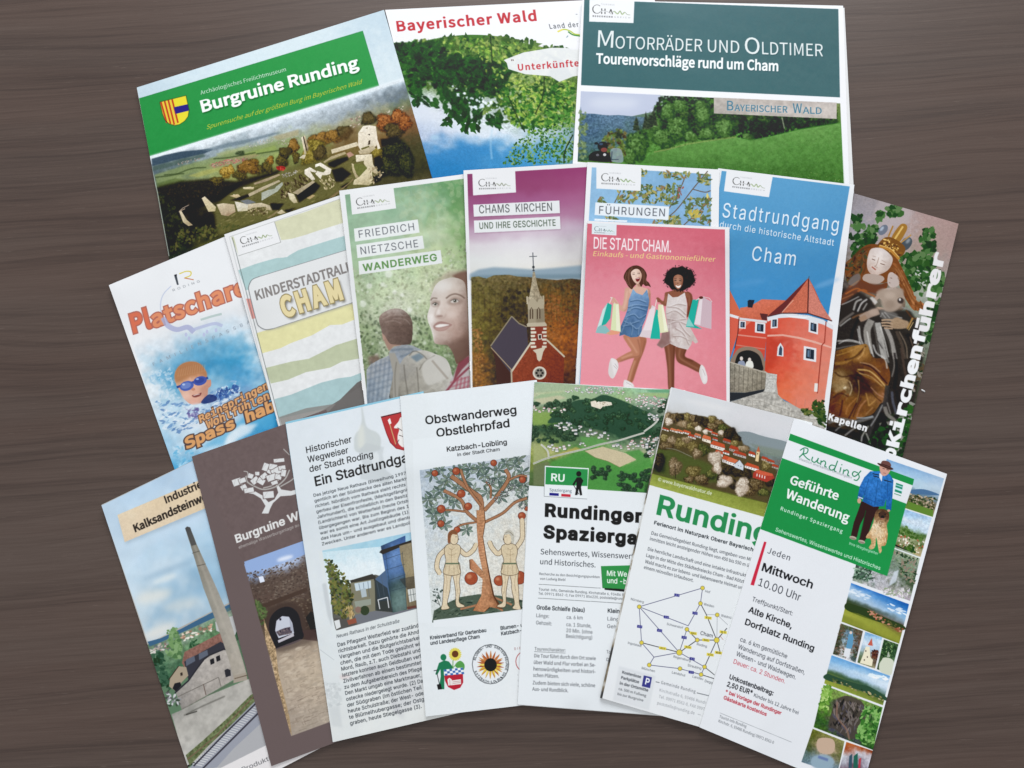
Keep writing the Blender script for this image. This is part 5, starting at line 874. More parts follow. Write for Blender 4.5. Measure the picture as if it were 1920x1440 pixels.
    for pts, w_, c, al in [([(120, 190), (220, 170), (340, 60)], 26, 'a8783c', .6), ([(200, 160), (290, 130), (380, 40)], 16, '3c2416', .6), ([(310, 150), (350, 110), (370, 50)], 12, 'd0a060', .6), ([(130, 120), (230, 90), (320, 45)], 10, 'b88848', .6), ([(340, 185), (440, 230), (560, 360)], 14, '2c1a12', .7), ([(330, 180), (420, 200), (500, 260)], 8, 'b89070', .8), ([(310, 240), (400, 250), (470, 300), (560, 400)], 12, 'd4ac64', .85),
                              ([(300, 250), (360, 290), (450, 330), (550, 410)], 10, '9c6c34', .8), ([(320, 270), (420, 300), (520, 380)], 5, 'e8cc8c', .7), ([(290, 300), (380, 360), (440, 420)], 16, '34201a', .7), ([(290, 310), (320, 420), (300, 520), (230, 660)], 12, '2c1a12', .7), ([(315, 330), (320, 430), (300, 520)], 6, 'c49c60', .8), ([(240, 340), (260, 400), (240, 460)], 6, 'e0c89c', .8),
                              ([(380, 440), (400, 520), (405, 545), (460, 500)], 9, 'b88848', .8), ([(420, 390), (480, 450), (540, 480)], 10, 'b07c60', .8), ([(400, 400), (470, 480), (510, 510)], 9, '3c2418', .7), ([(520, 440), (550, 480), (520, 520)], 16, 'a87458', .6), ([(210, 620), (225, 560), (300, 480)], 12, 'a8703c', .7), ([(300, 640), (330, 560), (380, 500)], 13, 'a8704c', .7), ([(270, 640), (300, 560), (340, 480)], 10, '3c2418', .6),
                              ([(380, 620), (420, 580), (440, 560)], 10, 'b08050', .6), ([(90, 600), (120, 500), (200, 420)], 30, '5c2f1a', .6), ([(150, 560), (190, 500), (230, 450)], 18, '7c4426', .6), ([(120, 430), (190, 380), (240, 400)], 20, 'b09468', .4), ([(110, 260), (170, 300), (260, 290)], 12, '2c1a12', .6), ([(100, 480), (160, 440), (230, 470)], 12, '34201a', .6), ([(150, 330), (200, 320), (250, 350)], 8, 'b08c54', .6), ([(80, 540), (140, 520), (210, 560)], 8, '9c5c34', .5), ([(180, 500), (170, 580), (150, 640)], 12, '2c1812', .6), ([(190, 400), (210, 390)], 16, 'ece0c4', .7), ([(60, 580), (100, 620), (200, 660)], 10, '7c481f', .7)]:
        P.line(pts, w_, c, smooth=True, a=al, blur=3)
    for pts, w_, c, al in [([(560, 380), (540, 520), (470, 620), (400, 800)], 34, '3c3a3a', .9), ([(520, 540), (470, 640), (420, 720)], 8, 'a8a8a8', .8), ([(600, 430), (610, 520), (640, 620)], 20, '5c6070', .7), ([(640, 420), (660, 600), (560, 700)], 26, '2c2a2c', .8), ([(540, 560), (560, 620), (620, 680), (500, 710)], 30, '8c867e', .8), ([(560, 520), (590, 620)], 10, 'b0aaa4', .6), ([(60, 690), (160, 660), (300, 680), (440, 640)], 26, '6c6a6a', .8), ([(300, 650), (380, 650), (440, 640)], 10, 'a8b0b8', .8),
                              ([(40, 740), (160, 760), (300, 800), (380, 860)], 40, '2c2a2c', .9), ([(120, 760), (170, 720), (240, 700)], 9, '8c8a88', .8), ([(200, 800), (280, 740), (320, 730)], 12, '94908c', .8), ([(340, 850), (350, 800), (400, 720)], 10, 'b8b4b0', .8), ([(380, 780), (420, 870)], 12, '9c9894', .8), ([(60, 580), (60, 640), (90, 680), (160, 690)], 4, 'c8c4c0', .7), ([(620, 100), (640, 250), (620, 400)], 22, '241f1f', .8), ([(600, 60), (620, 200), (600, 300)], 9, 'a09890', .7), ([(680, 60), (700, 200), (720, 300)], 20, '54443c', .7), ([(440, 30), (470, 100), (540, 150), (560, 230)], 12, 'c4c0bc', .8), ([(500, 0), (540, 100), (570, 180)], 16, '8c8884', .8), ([(480, 0), (520, 60)], 8, '2c2828', .8)]:
        P.line(pts, w_, c, smooth=True, a=al, blur=2)
    P.fr(1380, 600, 4)
    P.leaves([(1000, 900), (1130, 760), (1150, 940), (1060, 960)], 60, (14, 34), ['1c381c', '2c5028', '204420', '14281a'], asp=.8)
    P.leaves([(1210, 760), (1320, 600), (1290, 860), (1250, 1000), (1200, 980)], 120, (12, 30), ['24481f', '34602c', '1c3818', '6c6c64', '2c5024', '8c8c84'], asp=.8)
    P.leaves([(1330, 200), (1430, 150), (1400, 400), (1300, 600), (1290, 420)], 100, (12, 30), ['4c4c40', '5c4c38', '3c4434', '2c3c28', '8c8478'], asp=.5)
    P.tone([(680, 0), (1500, 0), (1300, 1000), (680, 850)], .05, 10, soft=1)
    # lettering
    P.text('Kapellen', (690, 745), (978, 836), 44, 'e8e8ea', k='bf', bold=.085, sp=1.06)
    pts = [('K', (1204, 950), (1236, 800), 104), ('i', (1188+40, 790), (1264, 728), 100), ('r', (1262, 700), (1280, 610), 104), ('c', (1284, 606), (1306, 520), 104), ('h', (1306, 520), (1334, 380), 104), ('e', (1332, 376), (1352, 290), 104), ('n', (1350, 284), (1380, 170), 104), ('f', (1380, 170), (1400, 105), 104)]
    P.text('Kirchenf', (1212, 960), (1424, 90), 84, 'ececee', k='mono', bold=.092, sp=1.0, perp=True)
    P.fr(1320, 300, 3.5556)
    P.text('ührer', (1490, 1150), (1604, 622), 74, 'e2dfe0', k='mono', bold=.092, sp=1.0, perp=True)
    P.fr(1380, 600, 4); P.text('o', (1180, 1040), (1204, 972), 84, 'ececee', k='mono', bold=.1, perp=True)
p_guide()
# ============ 12 lime-works leaflet (bottom left)
def p_works():
    P = new('works', mkquad((190, 946.6), (359, 865), (353, 1440), .099, .210), 99, 210)
    P.img[:] = hx('dad8d8'); P.fr(180, 860, 2.4828)
    P.poly([(20, 200), (700, -110), (1080, 1110), (1000, 1240), (420, 1500), (380, 1400)], 'a8a49c')
    q = [(25, 218), (700, -110), (1080, 1110), (430, 1440)]
    P.grid(q, ['b4cce0 a8c4dc a4c0dc', 'bcd2e2 b4cce0 a0c0dc', 'c0d4e2 a8c8de 8cb8d8', 'b8ccd8 88b0cc 80b4d4', 'c4ccd0 a4bccc 8cbad8', 'd0cfc8 b8c4ca a0c4d8', 'd8d4c8 c8cccc acc8d8', 'd4d4cc c4ccd0 b0c8d8'], warp=.45, wcell=110, lum=.015, lcell=60, poly=[(25, 218), (700, -110), (1000, 640), (640, 660), (243, 860)])
    P.ell(320, 560, 60, 14, 'dde0dc', rot=-20, a=.6, blur=8); P.ell(270, 640, 90, 30, 'e0dacc', rot=-14, a=.6, blur=14); P.ell(400, 680, 90, 26, 'dcd8cc', rot=-14, a=.5, blur=14); P.ell(300, 800, 80, 24, 'dedad0', rot=-24, a=.7, blur=12); P.ell(330, 520, 120, 14, '7ca0bc', rot=-20, a=.45, blur=10)
    # label
    P.poly([(104, 272), (140, 398), (520, 240), (480, 110)], '5c6c78', a=.25, blur=8)
    P.poly([(100, 262), (134, 388), (520, 226), (474, 104)], 'dcc4a0'); P.grid([(100, 262), (474, 104), (520, 226), (134, 388)], ['dcc8a8 d8c09c dcc4a0', 'd8c0a0 dcc6a6 d4bc98'], lum=.02)
    P.text('Industrie', (326, 208), (496, 132), 33, '3a3430', k='bf', bold=.05); P.text('Kalksandsteinwerk', (182, 342), (562, 170), 34, '3a3430', k='bf', bold=.06)
    # land
    P.poly([(240, 866), (300, 838), (400, 800), (470, 760), (540, 720), (625, 680), (800, 600), (900, 900), (1000, 1100), (430, 1440), (330, 1150)], '5a7a5c')
    P.poly([(240, 852), (300, 836), (400, 790), (470, 752), (540, 716), (625, 676), (800, 600), (800, 640), (620, 716), (420, 810), (250, 874)], '3c6488'); P.poly([(540, 735), (625, 690), (700, 670), (640, 740)], '4c6c74')
    P.grid([(246, 880), (640, 700), (680, 830), (340, 1080)], ['6c8470 7c907c 8c9c88', '5c7c5c 648c60 5c7c54', '3c6448 4c7a50 3c5c40', '34543c 3c6044 34503a'], warp=.5, lum=.12, lcell=14)
    P.leaves([(250, 880), (330, 850), (340, 880), (260, 910)], 40, (4, 9), ['b0a098', 'd0c8c0', '8c6c64', '5c6c74'], asp=.6, ang=(-30, 0)); P.leaves([(390, 820), (540, 770), (550, 800), (400, 850)], 50, (5, 11), ['d8c4b0', 'c89c80', 'e0d8cc', '94705c', '5c6c50'], asp=.6, ang=(-30, 0))
    P.leaves([(330, 800), (370, 790), (400, 870), (390, 930), (330, 920), (335, 860)], 90, (6, 15), ['5c8450', '6c9458', '4c7444', '7ca068'], asp=.7); P.leaves([(440, 850), (470, 840), (480, 870), (440, 880)], 16, (5, 10), ['2c5034', '3c6444'], asp=.7); P.leaves([(260, 900), (310, 900), (340, 1080), (300, 1060)], 70, (6, 16), ['2c4c38', '3c6048', '24402c'], asp=.7)
    # buildings
    P.poly([(555, 760), (640, 730), (660, 790), (640, 840), (560, 800)], 'b4b4b4')
    P.poly([(400, 950), (412, 900), (600, 800), (640, 880), (420, 990)], '8c6054'); P.tone([(400, 950), (412, 900), (600, 800), (640, 880)], .1, 8); P.poly([(410, 945), (580, 852), (630, 880), (640, 910), (430, 1030)], '3c3c44')
    for x, y in ((418, 936), (478, 908)): P.poly([(x, y), (x+40, y-18), (x+44, y+6), (x+2, y+30)], '5c6474')
    P.poly([(340, 1060), (345, 1020), (385, 966), (420, 970), (430, 1010), (400, 1040), (372, 1085)], 'a4947c'); P.poly([(356, 1070), (366, 1046), (392, 1040), (398, 1056), (372, 1084)], '2c2c30'); P.poly([(392, 998), (402, 994), (404, 1008), (394, 1012)], '3c3430'); P.line([(338, 1030), (384, 966)], 4, '3c342c')
    bl = [(372, 1088), (430, 1030), (480, 970), (520, 918), (590, 890), (650, 900), (700, 1010), (640, 1030), (400, 1170)]
    P.poly(bl, '9c948c'); P.grid([(372, 890), (690, 890), (690, 1170), (372, 1170)], ['a8a09a b0a8a0 a49c94', '9c9690 a8a098 9c948c', '8c8680 989088 8c847c'], poly=bl, lum=.06, lcell=14); P.line([(368, 1090), (430, 1034), (500, 936), (530, 914), (640, 868)], 7, '34343a')
    for x, y in ((530, 936), (558, 922)): P.poly([(x, y), (x+18, y-8), (x+22, y+16), (x+4, y+24)], '2c2c30')
    P.poly([(598, 984), (612, 978), (626, 984), (628, 1010), (604, 1018)], '34343a'); P.line([(382, 1108), (570, 1018)], 3, '6c6660'); P.line([(500, 1050), (512, 1100)], 4, '6c5c54'); P.line([(570, 1018), (582, 1060)], 3, '6c6660'); P.line([(400, 1168), (640, 1040), (700, 1010)], 5, '5c5850', a=.6, blur=1)
    ch = [(415, 324), (424, 316), (438, 320), (470, 402), (560, 600), (620, 740), (690, 960), (700, 1000), (640, 1020), (620, 940), (560, 760), (500, 600), (440, 402)]
    P.poly(ch, '8c887c'); P.grid([(415, 316), (470, 316), (700, 1020), (600, 1020)], ['545454 5c5c5c', '7c786c 84806f', '84807444'[:6]+' 948c80', '8c887c 9c968a', '948e82 a49c90', '9c9486 aca294'], poly=ch, lum=.02, lcell=12); P.line([(434, 340), (500, 520), (600, 790), (690, 990)], 9, 'b4ac9c', a=.4, blur=3); P.poly([(415, 324), (424, 316), (438, 320), (468, 400), (444, 406)], '4c4c4c', a=.85)
    for a, b in (((448, 440), (482, 430)), ((470, 500), (510, 490))): P.line([a, b], 3, '5c5850')
    P.poly([(640, 1010), (700, 995), (705, 1030), (640, 1045)], 'a09484'); P.line([(645, 1024), (704, 1008)], 4, '6c5c4c')
    P.leaves([(320, 1080), (380, 1100), (390, 1150), (340, 1150)], 30, (6, 14), ['c0c0c4', '5c5c5c', '8c8c90', '3c4c3c'], asp=.5)
    # yard and rails
    yd = [(352, 1190), (400, 1170), (520, 1105), (700, 1030), (760, 1010), (800, 1240), (600, 1330), (420, 1440), (400, 1360)]
    P.poly(yd, 'a8a49c'); P.grid([(352, 1170), (760, 1010), (780, 1240), (400, 1400)], ['8c8a84 a09c94 b0aca4', 'a8a49c b0aca4 a8a49c', 'b4b0a8 aca8a0 b0aca4', 'acaaa4 b4b0aa a4a09a'], poly=yd, lum=.05, lcell=26); P.line([(410, 1195), (500, 1150), (600, 1106)], 5, '4c4a44', a=.7, blur=1); P.line([(420, 1192), (470, 1176)], 5, '3c3a36', a=.8)
    P.poly([(418, 1380), (500, 1310), (620, 1200), (720, 1100), (760, 1080), (770, 1100), (640, 1230), (520, 1340), (436, 1430)], '647048'); P.tone([(418, 1380), (500, 1310), (620, 1200), (720, 1100), (760, 1080), (770, 1100), (640, 1230), (520, 1340), (436, 1430)], .2, 8)
    P.poly([(436, 1440), (520, 1350), (640, 1230), (760, 1110), (820, 1240), (560, 1440)], '9498a4'); P.poly([(560, 1440), (640, 1350), (770, 1230), (830, 1300), (700, 1440)], 'a8a8ac')
    for i in range(34):
        t = i/34; x, y = 450+t*330, 1420-t*310; P.line([(x, y), (x+44-t*16, y+10)], 5-2*t, 'c8c8c8')
    P.lines([[(455, 1430), (600, 1280), (780, 1105)], [(490, 1450), (640, 1300), (800, 1140)]], 7, '3c3a44'); P.line([(425, 1400), (560, 1290), (740, 1100)], 4, '7c5c4c')
    P.poly([(560, 1450), (600, 1430), (860, 1300), (1100, 1180), (1100, 1700), (430, 1700)], 'dcd8d8')
    P.text('hs Produktion', (636, 1478), (852, 1386), 21, '5c5c60')
p_works()

# ============ 13 brown castle-ruin folder
def p_brown():
    P = new('brown', mkquad((359.4, 856), (533, 795.5), (508, 1434), .099, .2105), 99, 210.5)
    P.img[:] = hx('6a5a59'); P.tone([(0, 0), (1920, 0), (1920, 1440), (0, 1440)], .025, 6)
    P.fr(180, 600, 3.5556)
    W2 = 'cfd0d0'
    P.polys([[(1105, 1290), (1130, 1240), (1100, 1190), (1050, 1160), (990, 1150), (965, 1110), (975, 1095), (1000, 1130), (1060, 1142), (1110, 1170), (1150, 1215), (1190, 1195), (1215, 1150), (1200, 1100), (1215, 1098), (1235, 1130), (1300, 1140), (1400, 1110), (1400, 1140), (1300, 1170), (1230, 1175), (1180, 1220), (1160, 1260), (1150, 1290)]], W2)
    for pts, w_ in [([(1000, 1040), (1010, 1080), (1060, 1110), (1120, 1130), (1200, 1110), (1260, 1060), (1290, 1000)], 9), ([(985, 1008), (1010, 1014), (1010, 1040)], 6), ([(1115, 1120), (1180, 1100), (1240, 1040)], 8), ([(1230, 1110), (1300, 1070), (1330, 1040)], 8), ([(1150, 960), (1180, 1000), (1200, 1050)], 6), ([(1250, 860), (1290, 900)], 6)]: P.line(pts, w_, 'a8a4a0', smooth=True)
    for x, y, w_, h, r in [(940, 1080, 34, 26, -20), (975, 1070, 26, 18, -20), (985, 1115, 22, 18, -30), (1020, 1135, 36, 18, -10), (1150, 1165, 40, 26, -6), (1030, 1040, 20, 18, 20), (1075, 1024, 16, 14, 0), (1060, 1070, 30, 22, -40), (1100, 1075, 28, 22, 30), (1120, 1040, 26, 18, -40), (1150, 1000, 34, 22, 30), (1180, 980, 30, 22, 10), (1200, 1010, 34, 26, -30), (1170, 1050, 36, 24, -20), (1215, 1045, 24, 20, 10), (1240, 985, 26, 16, -10), (1220, 936, 40, 14, -6), (1250, 1020, 18, 26, 10), (1130, 980, 20, 30, 20), (1190, 1085, 24, 14, -20)]:
        c, s_ = math.cos(math.radians(r)), math.sin(math.radians(r)); b = [(x+a*w_*c-b_*h*s_, y+a*w_*s_+b_*h*c) for a, b_ in ((-1, -1), (1, -1), (1, 1), (-1, 1))]
        P.poly(b, '6a5a59'); P.poly([(x+(u-x)*.88, y+(v-y)*.84) for u, v in b], W2); P.line([b[3], ((b[0][0]+b[1][0])/2, (b[0][1]+b[1][1])/2)], 2, '8c8480', a=.6)
    P.fr(180, 860, 2.4828)
    P.text('Burgruine W', (654, 392), (948, 280), 36, 'd8d8d6', bold=.05); P.text('ehemalige Wasserburganlage au', (666, 420), (946, 314), 14, 'b8b4b0')
    P.text('ildenstein', (956, 282), (1180, 210), 36, 'd8d8d6', bold=.05)
    q = [(690, 492), (1020, 380), (1320, 1190), (908, 1292)]
    P.fr(180, 860, 2.4828)
    P.grid(q, ['8ca8dc 94b0e0 a8c0e4', '7c98c8 a8bce0 6c5c54', '54463f 5c4c44 5c4c44', '5c4a42 64544a 54463e', '54443c 5c4c42 4c3c36', '4c3c34 483830 4c4038', '6c5c4c 3c302c 54463c', '806c58 3c302c 6c5c50', '9c8b7a a8947e a08c7c', 'ae9c88 bca992 b29f8d', 'aa9a88 b8a68f b09e8d', 'a49486 b2a08c a89a8c', '9c8e82 a89a8a a49a90', '94887e a09488 a09890'], warp=.25, wcell=50, lum=.06, lcell=9)
    P.poly([(690, 480), (1000, 370), (1000, 430), (960, 452), (800, 510), (700, 528)], '8ca8d8'); P.ell(880, 464, 40, 10, 'd4dcec', rot=-16, blur=4)
    P.leaves([(700, 530), (800, 512), (980, 450), (1060, 640), (820, 690), (750, 680)], 700, (3, 7), ['54463f', '62544b', '4a3d38', '6e5f55', '594b45', '786a5e'], asp=.55, ang=(-26, -10)); P.poly([(756, 550), (778, 546), (786, 572), (764, 578)], 'd4dcec')
    P.poly([(740, 690), (980, 600), (985, 616), (830, 680), (760, 704)], '4c3c34'); P.leaves([(736, 640), (790, 700), (800, 780), (760, 770)], 60, (6, 14), ['4c6038', '5c7040', '3c4c2c'], asp=.5)
    P.leaves([(830, 690), (1000, 620), (1040, 800), (800, 760)], 240, (3, 8), ['54463c', '645447', '483b34', '746453'], asp=.6, ang=(-30, 10))
    P.poly([(790, 830), (794, 730), (840, 680), (905, 668), (960, 705), (980, 780), (985, 850), (850, 900)], '4a3c36', smooth=True, blur=5)
    arch = [(806, 800), (812, 740), (850, 700), (900, 690), (940, 720), (956, 780), (960, 840), (850, 884), (826, 880)]
    P.poly(arch, '2c2230', smooth=True); P.poly([(834, 800), (840, 755), (866, 733), (898, 736), (914, 765), (922, 812), (850, 836)], 'bcc0cc'); P.poly([(838, 806), (858, 796), (880, 788), (908, 782), (914, 800), (912, 812), (852, 826)], '5a5058'); P.leaves([(838, 806), (905, 785), (912, 812), (852, 824)], 20, (3, 7), ['34303c', '7c6c6c', '4c4450'], asp=.5); P.poly([(900, 742), (912, 770), (920, 806), (906, 800)], 'a0a4b4'); P.poly([(846, 846), (920, 812), (922, 826), (850, 858)], 'b8b4bc'); P.ell(858, 748, 5, 6, '34303c')
    P.poly([(976, 740), (1000, 710), (1040, 740), (1060, 820), (1000, 800)], '2c2224'); P.poly([(960, 800), (1060, 790), (1080, 850), (980, 850)], '4c3a38', a=.8)
    P.poly([(830, 886), (950, 840), (1050, 850), (1180, 1240), (908, 1292), (880, 1160), (850, 1000)], 'b4a28c', a=.35)
    P.poly([(780, 740), (800, 800), (836, 880), (850, 1000), (900, 1200), (912, 1290), (890, 1240), (850, 1100), (820, 950), (790, 850)], 'a88c68'); P.tone([(780, 740), (836, 880), (850, 1000), (912, 1290), (850, 1100), (790, 850)], .25, 7)
    r = np.random.default_rng(5); L1 = []
    for i in range(90):
        t = r.uniform(0, 1)**.8; y = 890+t*380; xl = 846+t*60; x = xl+r.uniform(0, 1)*210; w_ = 10+26*t
        L1.append([(x, y), (x+w_, y-w_*.36)])
        if i % 3 == 0: L1.append([(x, y), (x+w_*.3, y+w_*.4)])
    P.lines(L1, 2.0, '6e5e52', a=.5); P.leaves([(850, 900), (1040, 850), (1090, 1220), (920, 1270)], 110, (8, 26), ['c4b4a0', 'a08e7c', 'ccbca6', '968878'], asp=.35, ang=(-26, -14), a=.4)
    P.fr(); P.border([(0, 0), (1920, 0), (1920, 1440), (0, 1440)], '6a5a59')
    P.fr(180, 860, 2.4828)
    # keep the unprinted brown frame clean round the picture
    P.polys([[(440, -50), (690, 492), (908, 1292), (930, 1440), (800, 1500), (400, 0)]], '6a5a59'); P.polys([[(908, 1292), (1320, 1140), (1400, 1500), (800, 1500)]], '6a5a59')
    P.line([(556, 450), (566, 466)], 4, '4a3c38')
p_brown()

# ============ 14 white town-history leaflet with body text
def p_hist():
    P = new('hist', mkquad((536, 795), (749.5, 747), (623.6, 1388.5), .099, .2112), 99, 211.2, R=5)
    P.img[:] = hx('d3dadf'); P.fr(540, 740, 3.5556)
    P.grid([(-20, 190), (900, -20), (1150, 2200), (300, 2320)], ['cdd6dd d0d8df d2dae0', 'ccd5db d0d8dc d2d9dc', 'cfd6d8 d3d8d9 d6dad8', 'd3d7d6 d8dbd8 dadcd9'], lum=.006, lcell=60)
    # pale printed tower
    P.poly([(440, 310), (450, 262), (478, 228), (492, 160), (488, 90), (496, 88), (510, 160), (530, 220), (590, 250), (618, 290), (616, 350), (600, 372), (460, 384)], 'b0b8b4', a=.6, smooth=True, blur=2); P.poly([(470, 240), (500, 200), (510, 330), (470, 350)], 'd8d8c8', a=.5, blur=8, smooth=True)
    P.poly([(470, 380), (520, 320), (640, 350), (630, 400), (650, 500), (700, 540), (660, 600), (480, 560), (500, 470), (480, 400)], 'b4bcbf', a=.55, blur=3); P.poly([(560, 400), (590, 380), (606, 400), (610, 470), (560, 480)], 'd8dee0', a=.6, blur=3)
    P.poly([(618, 146), (900, 80), (900, 330), (770, 372), (720, 360), (680, 320), (655, 260)], '9c2428'); P.poly([(622, 150), (900, 86), (900, 330), (770, 367), (724, 355), (686, 316), (660, 258)], 'cc2c30')
    P.line([(622, 150), (900, 84)], 5, '2c2c30'); P.line([(670, 170), (718, 330)], 6, 'c8a060'); P.poly([(664, 170), (680, 156), (690, 190), (676, 200)], 'e4e0dc'); P.poly([(706, 220), (736, 180), (752, 150), (780, 170), (780, 340), (740, 330), (730, 280), (740, 230)], 'e0dcd8', smooth=True); P.lines([[(730, 220), (760, 240)], [(740, 270), (770, 280)], [(740, 300), (720, 340)]], 4, '5c4c4c')
    K = '17191d'
    P.text('Historischer', (124, 390), (426, 316), 42, K, bold=.012); P.text('Wegweiser', (134, 454), (404, 388), 42, K, bold=.012); P.text('der Stadt Roding', (146, 517), (568, 416), 42, K, bold=.012)
    P.text('Ein Stadtrundgang', (184, 610), (902, 420), 62, '1c1e22', bold=.03)
    k = dict(sp=1.02)
    L = ['Das jetzige Neue Rathaus (Einweihung 1997)', 'gentlich an der Südostecke des alten Marktv', 'richtet. Nördlich vom Rathaus steht rechts d', 'gerbau der Eisenfronfeste, (Marktgefängnis,', 'Jahrhundert), die schließlich in den Besitz d', '(Landrichters) von Wetterfeld (heute Ortsteil', 'übergegangen war. Bis zum Beginn des 19.', 'war es somit eine Art Justizgebäude (1). S', 'das Haus um- und ausgebaut und diente v', 'Zwecken. Unter anderem war es Landpolize']
    P.para(L, (172, 682), (798, 530), (6.2, 36.0), 20, '343a40', bold=.012, **k)
    # photo of the glass town hall
    q = [(228, 1040), (900, 890), (1010, 1440+340), (400, 1990)]
    P.grid([(228, 1040), (900, 900), (900, 1400), (300, 1500)], ['a0ccdc 8cc4dc 88bcd8', 'c4dce4 b0d4e4 90c0d8', 'd4e0e4 d0dfe6 b4d0de', 'c4d4d8 ccd8dc a8c4d0'], warp=.4, lum=.02, lcell=60)
    P.fr(580, 1035, 3.5556)
    P.poly([(86, 0), (160, 0), (730, 0), (750, 380), (176, 520), (150, 400)], 'd2dfe4', a=0)
    P.grid([(86, 0), (740, -60), (740, 250), (130, 250)], ['b8d8e4 c4dce6 b0d0e0', 'd0e0e6 d8e4e8 c8dae2', 'd4e0e4 ccd8dc b0c0c8'], warp=.3, lum=.02)
    P.poly([(120, 60), (140, 260), (160, 480), (180, 524), (760, 376), (740, 250), (440, 150), (300, 190), (260, 260)], '5c5c54')
    P.poly([(590, -45), (600, 330), (556, 404), (545, 300), (500, 60), (488, -20)], '2c3c54')
    P.grid([(476, -40), (640, -110), (660, 380), (556, 408)], ['2c4468 3c64a0 34589c', '3c64a4 5c88c8 4c78bc', '3c6498 4c74b0 3c64a0', '2c4450 405c60 3c5458', '44605c 5c7c78 54706c', '4c6864 60807c 587470', '3c5854 5c7470 4c6864'], warp=.1, lum=.06, lcell=14)
    P.poly([(466, 2), (478, -12), (770, -110), (770, -86), (600, -30), (490, 16)], '34302c'); P.poly([(600, -40), (770, -90), (770, 380), (650, 390), (640, 150), (612, 60)], '8c7c58'); P.grid([(610, -40), (770, -90), (770, 380), (650, 390)], ['8c7c5c 9c8c68', '94845c a4926c', '7c6c4c 8c7c58', '6c5c44 7c6a4c'], poly=[(612, -36), (770, -90), (770, 376), (655, 386), (640, 150)], lum=.05)
    P.lines([[(500, 50), (620, 10)], [(512, 120), (640, 80)], [(528, 190), (640, 150)], [(545, 260), (650, 230)], [(620, 0), (650, 380)], [(508, 0), (556, 400)]], 3, '2c3c4c', a=.7)
    P.poly([(600, 180), (700, 160), (700, 250), (660, 260)], '34302c', a=.5); P.poly([(655, 250), (708, 240), (715, 320), (668, 336)], 'c8ccc8'); P.lines([[(672, 250), (682, 330)], [(690, 246), (700, 322)], [(656, 290), (712, 278)]], 3, '5c6464'); P.poly([(650, 366), (710, 356), (716, 386), (660, 398)], '6c3c34')
    P.poly([(270, 190), (420, 146), (444, 165), (436, 190), (280, 210)], '3c3a34'); P.poly([(268, 208), (430, 180), (450, 390), (300, 420)], '7c7860'); P.poly([(300, 210), (410, 190), (412, 240), (310, 260)], 'b8ccd8'); P.poly([(440, 180), (510, 120), (530, 250), (540, 320), (455, 330)], '46648c'); P.poly([(436, 180), (520, 240), (540, 330), (556, 400), (440, 390)], '2c3434', a=.75)
    P.lines([[(330, 210), (340, 260)], [(360, 205), (370, 300)], [(390, 196), (400, 300)], [(450, 200), (470, 300)], [(480, 160), (500, 290)]], 3, '4c5c6c', a=.8); P.poly([(340, 250), (376, 240), (384, 296), (350, 304)], 'a4b4bc'); P.poly([(300, 330), (410, 312), (412, 350), (310, 372)], '8c9484'); P.line([(456, 320), (520, 302), (530, 372)], 6, 'c8ccd0'); P.line([(458, 318), (470, 380)], 6, 'c8ccd0')
    P.poly([(300, 420), (440, 392), (560, 404), (720, 370), (730, 385), (440, 470), (320, 480)], '6c7078'); P.poly([(160, 440), (220, 440), (300, 470), (320, 490), (180, 524)], '54504c')
    P.leaves([(100, 40), (150, 60), (210, 130), (260, 190), (290, 290), (280, 380), (240, 440), (180, 450), (150, 350)], 360, (6, 18), ['3c4c20', '5c6c2c', '2c3a1c', '70702c', '8c7c38', '4c4c24'], asp=.6); P.leaves([(245, 365), (290, 365), (300, 430), (250, 450)], 60, (5, 20), ['b89858', 'c8a868', '9c7c40'], asp=.2, ang=(60, 120)); P.poly([(250, 456), (310, 440), (316, 472), (262, 486)], '9c4c34')
    P.ell(370, 390, 30, 32, '34442c'); P.ell(325, 385, 20, 22, '8c6458', a=.8); P.poly([(165, 460), (200, 450), (210, 500), (180, 516)], 'd0d4d4')
    P.poly([(90, 210), (130, 320), (160, 470), (176, 520), (700, 400), (700, 380), (180, 512)], 'd2d8d9', a=0)
    P.polys([[(86, -4), (60, -4), (150, 560), (200, 560), (176, 524), (148, 400)]], 'd0d7d9')
    P.poly([(176, 524), (740, 372), (760, 460), (190, 560)], 'd2d8d9')
    # pale background print
    P.poly([(84, 212), (112, 206), (150, 420), (150, 500), (120, 420)], 'aeb6ba', a=.6, blur=2); P.poly([(350, 780), (440, 740), (520, 760), (560, 960), (640, 1120), (560, 1060), (500, 860), (390, 900)], 'a8a8b0', a=.5, blur=12); P.poly([(520, 640), (740, 560), (760, 1000), (600, 1080)], 'b4b4bc', a=.4, blur=20); P.leaves([(100, 870), (200, 880), (215, 1010), (130, 1040)], 60, (8, 20), ['b8bec0', 'c4cacb'], asp=.7, a=.6); P.poly([(130, 1040), (200, 1020), (220, 1170), (150, 1160)], 'bcc2c4', a=.5, blur=4); P.line([(70, 650), (165, 720)], 4, 'a8b0b4', a=.6); P.poly([(200, 820), (280, 820), (270, 840), (210, 850)], 'd8a8a4', a=.4, blur=6)
    P.text('Neues Rathaus in der Schulstraße', (182, 574), (600, 470), 23, '3a4046', ital=.2)
    L = ['Das Pflegamt Wetterfeld war zuständ', 'richtsbarkeit. Dazu gehörte die Ahnd', 'Vergehen und die Blutgerichtsbarkei', 'chen, die mit dem Tode gesühnt wi', 'Mord, Raub, z.T. auch Diebstahl und', 'letztere konnten auch Geldbußen verf', 'Zivilverfahren ab einem bestimmten', 'zu dem Aufgabenbereich des Pflege', 'Den Markt umgab eine Marktmauer,', 'ostecke niedergelegt wurde. (2) Da', 'der Südgraben (im östlichen Teil', 'heute Schulstraße; der West- ode', 'te Blümelhubergasse; der Ostg', 'graben, heute Stiegelgasse (3).']
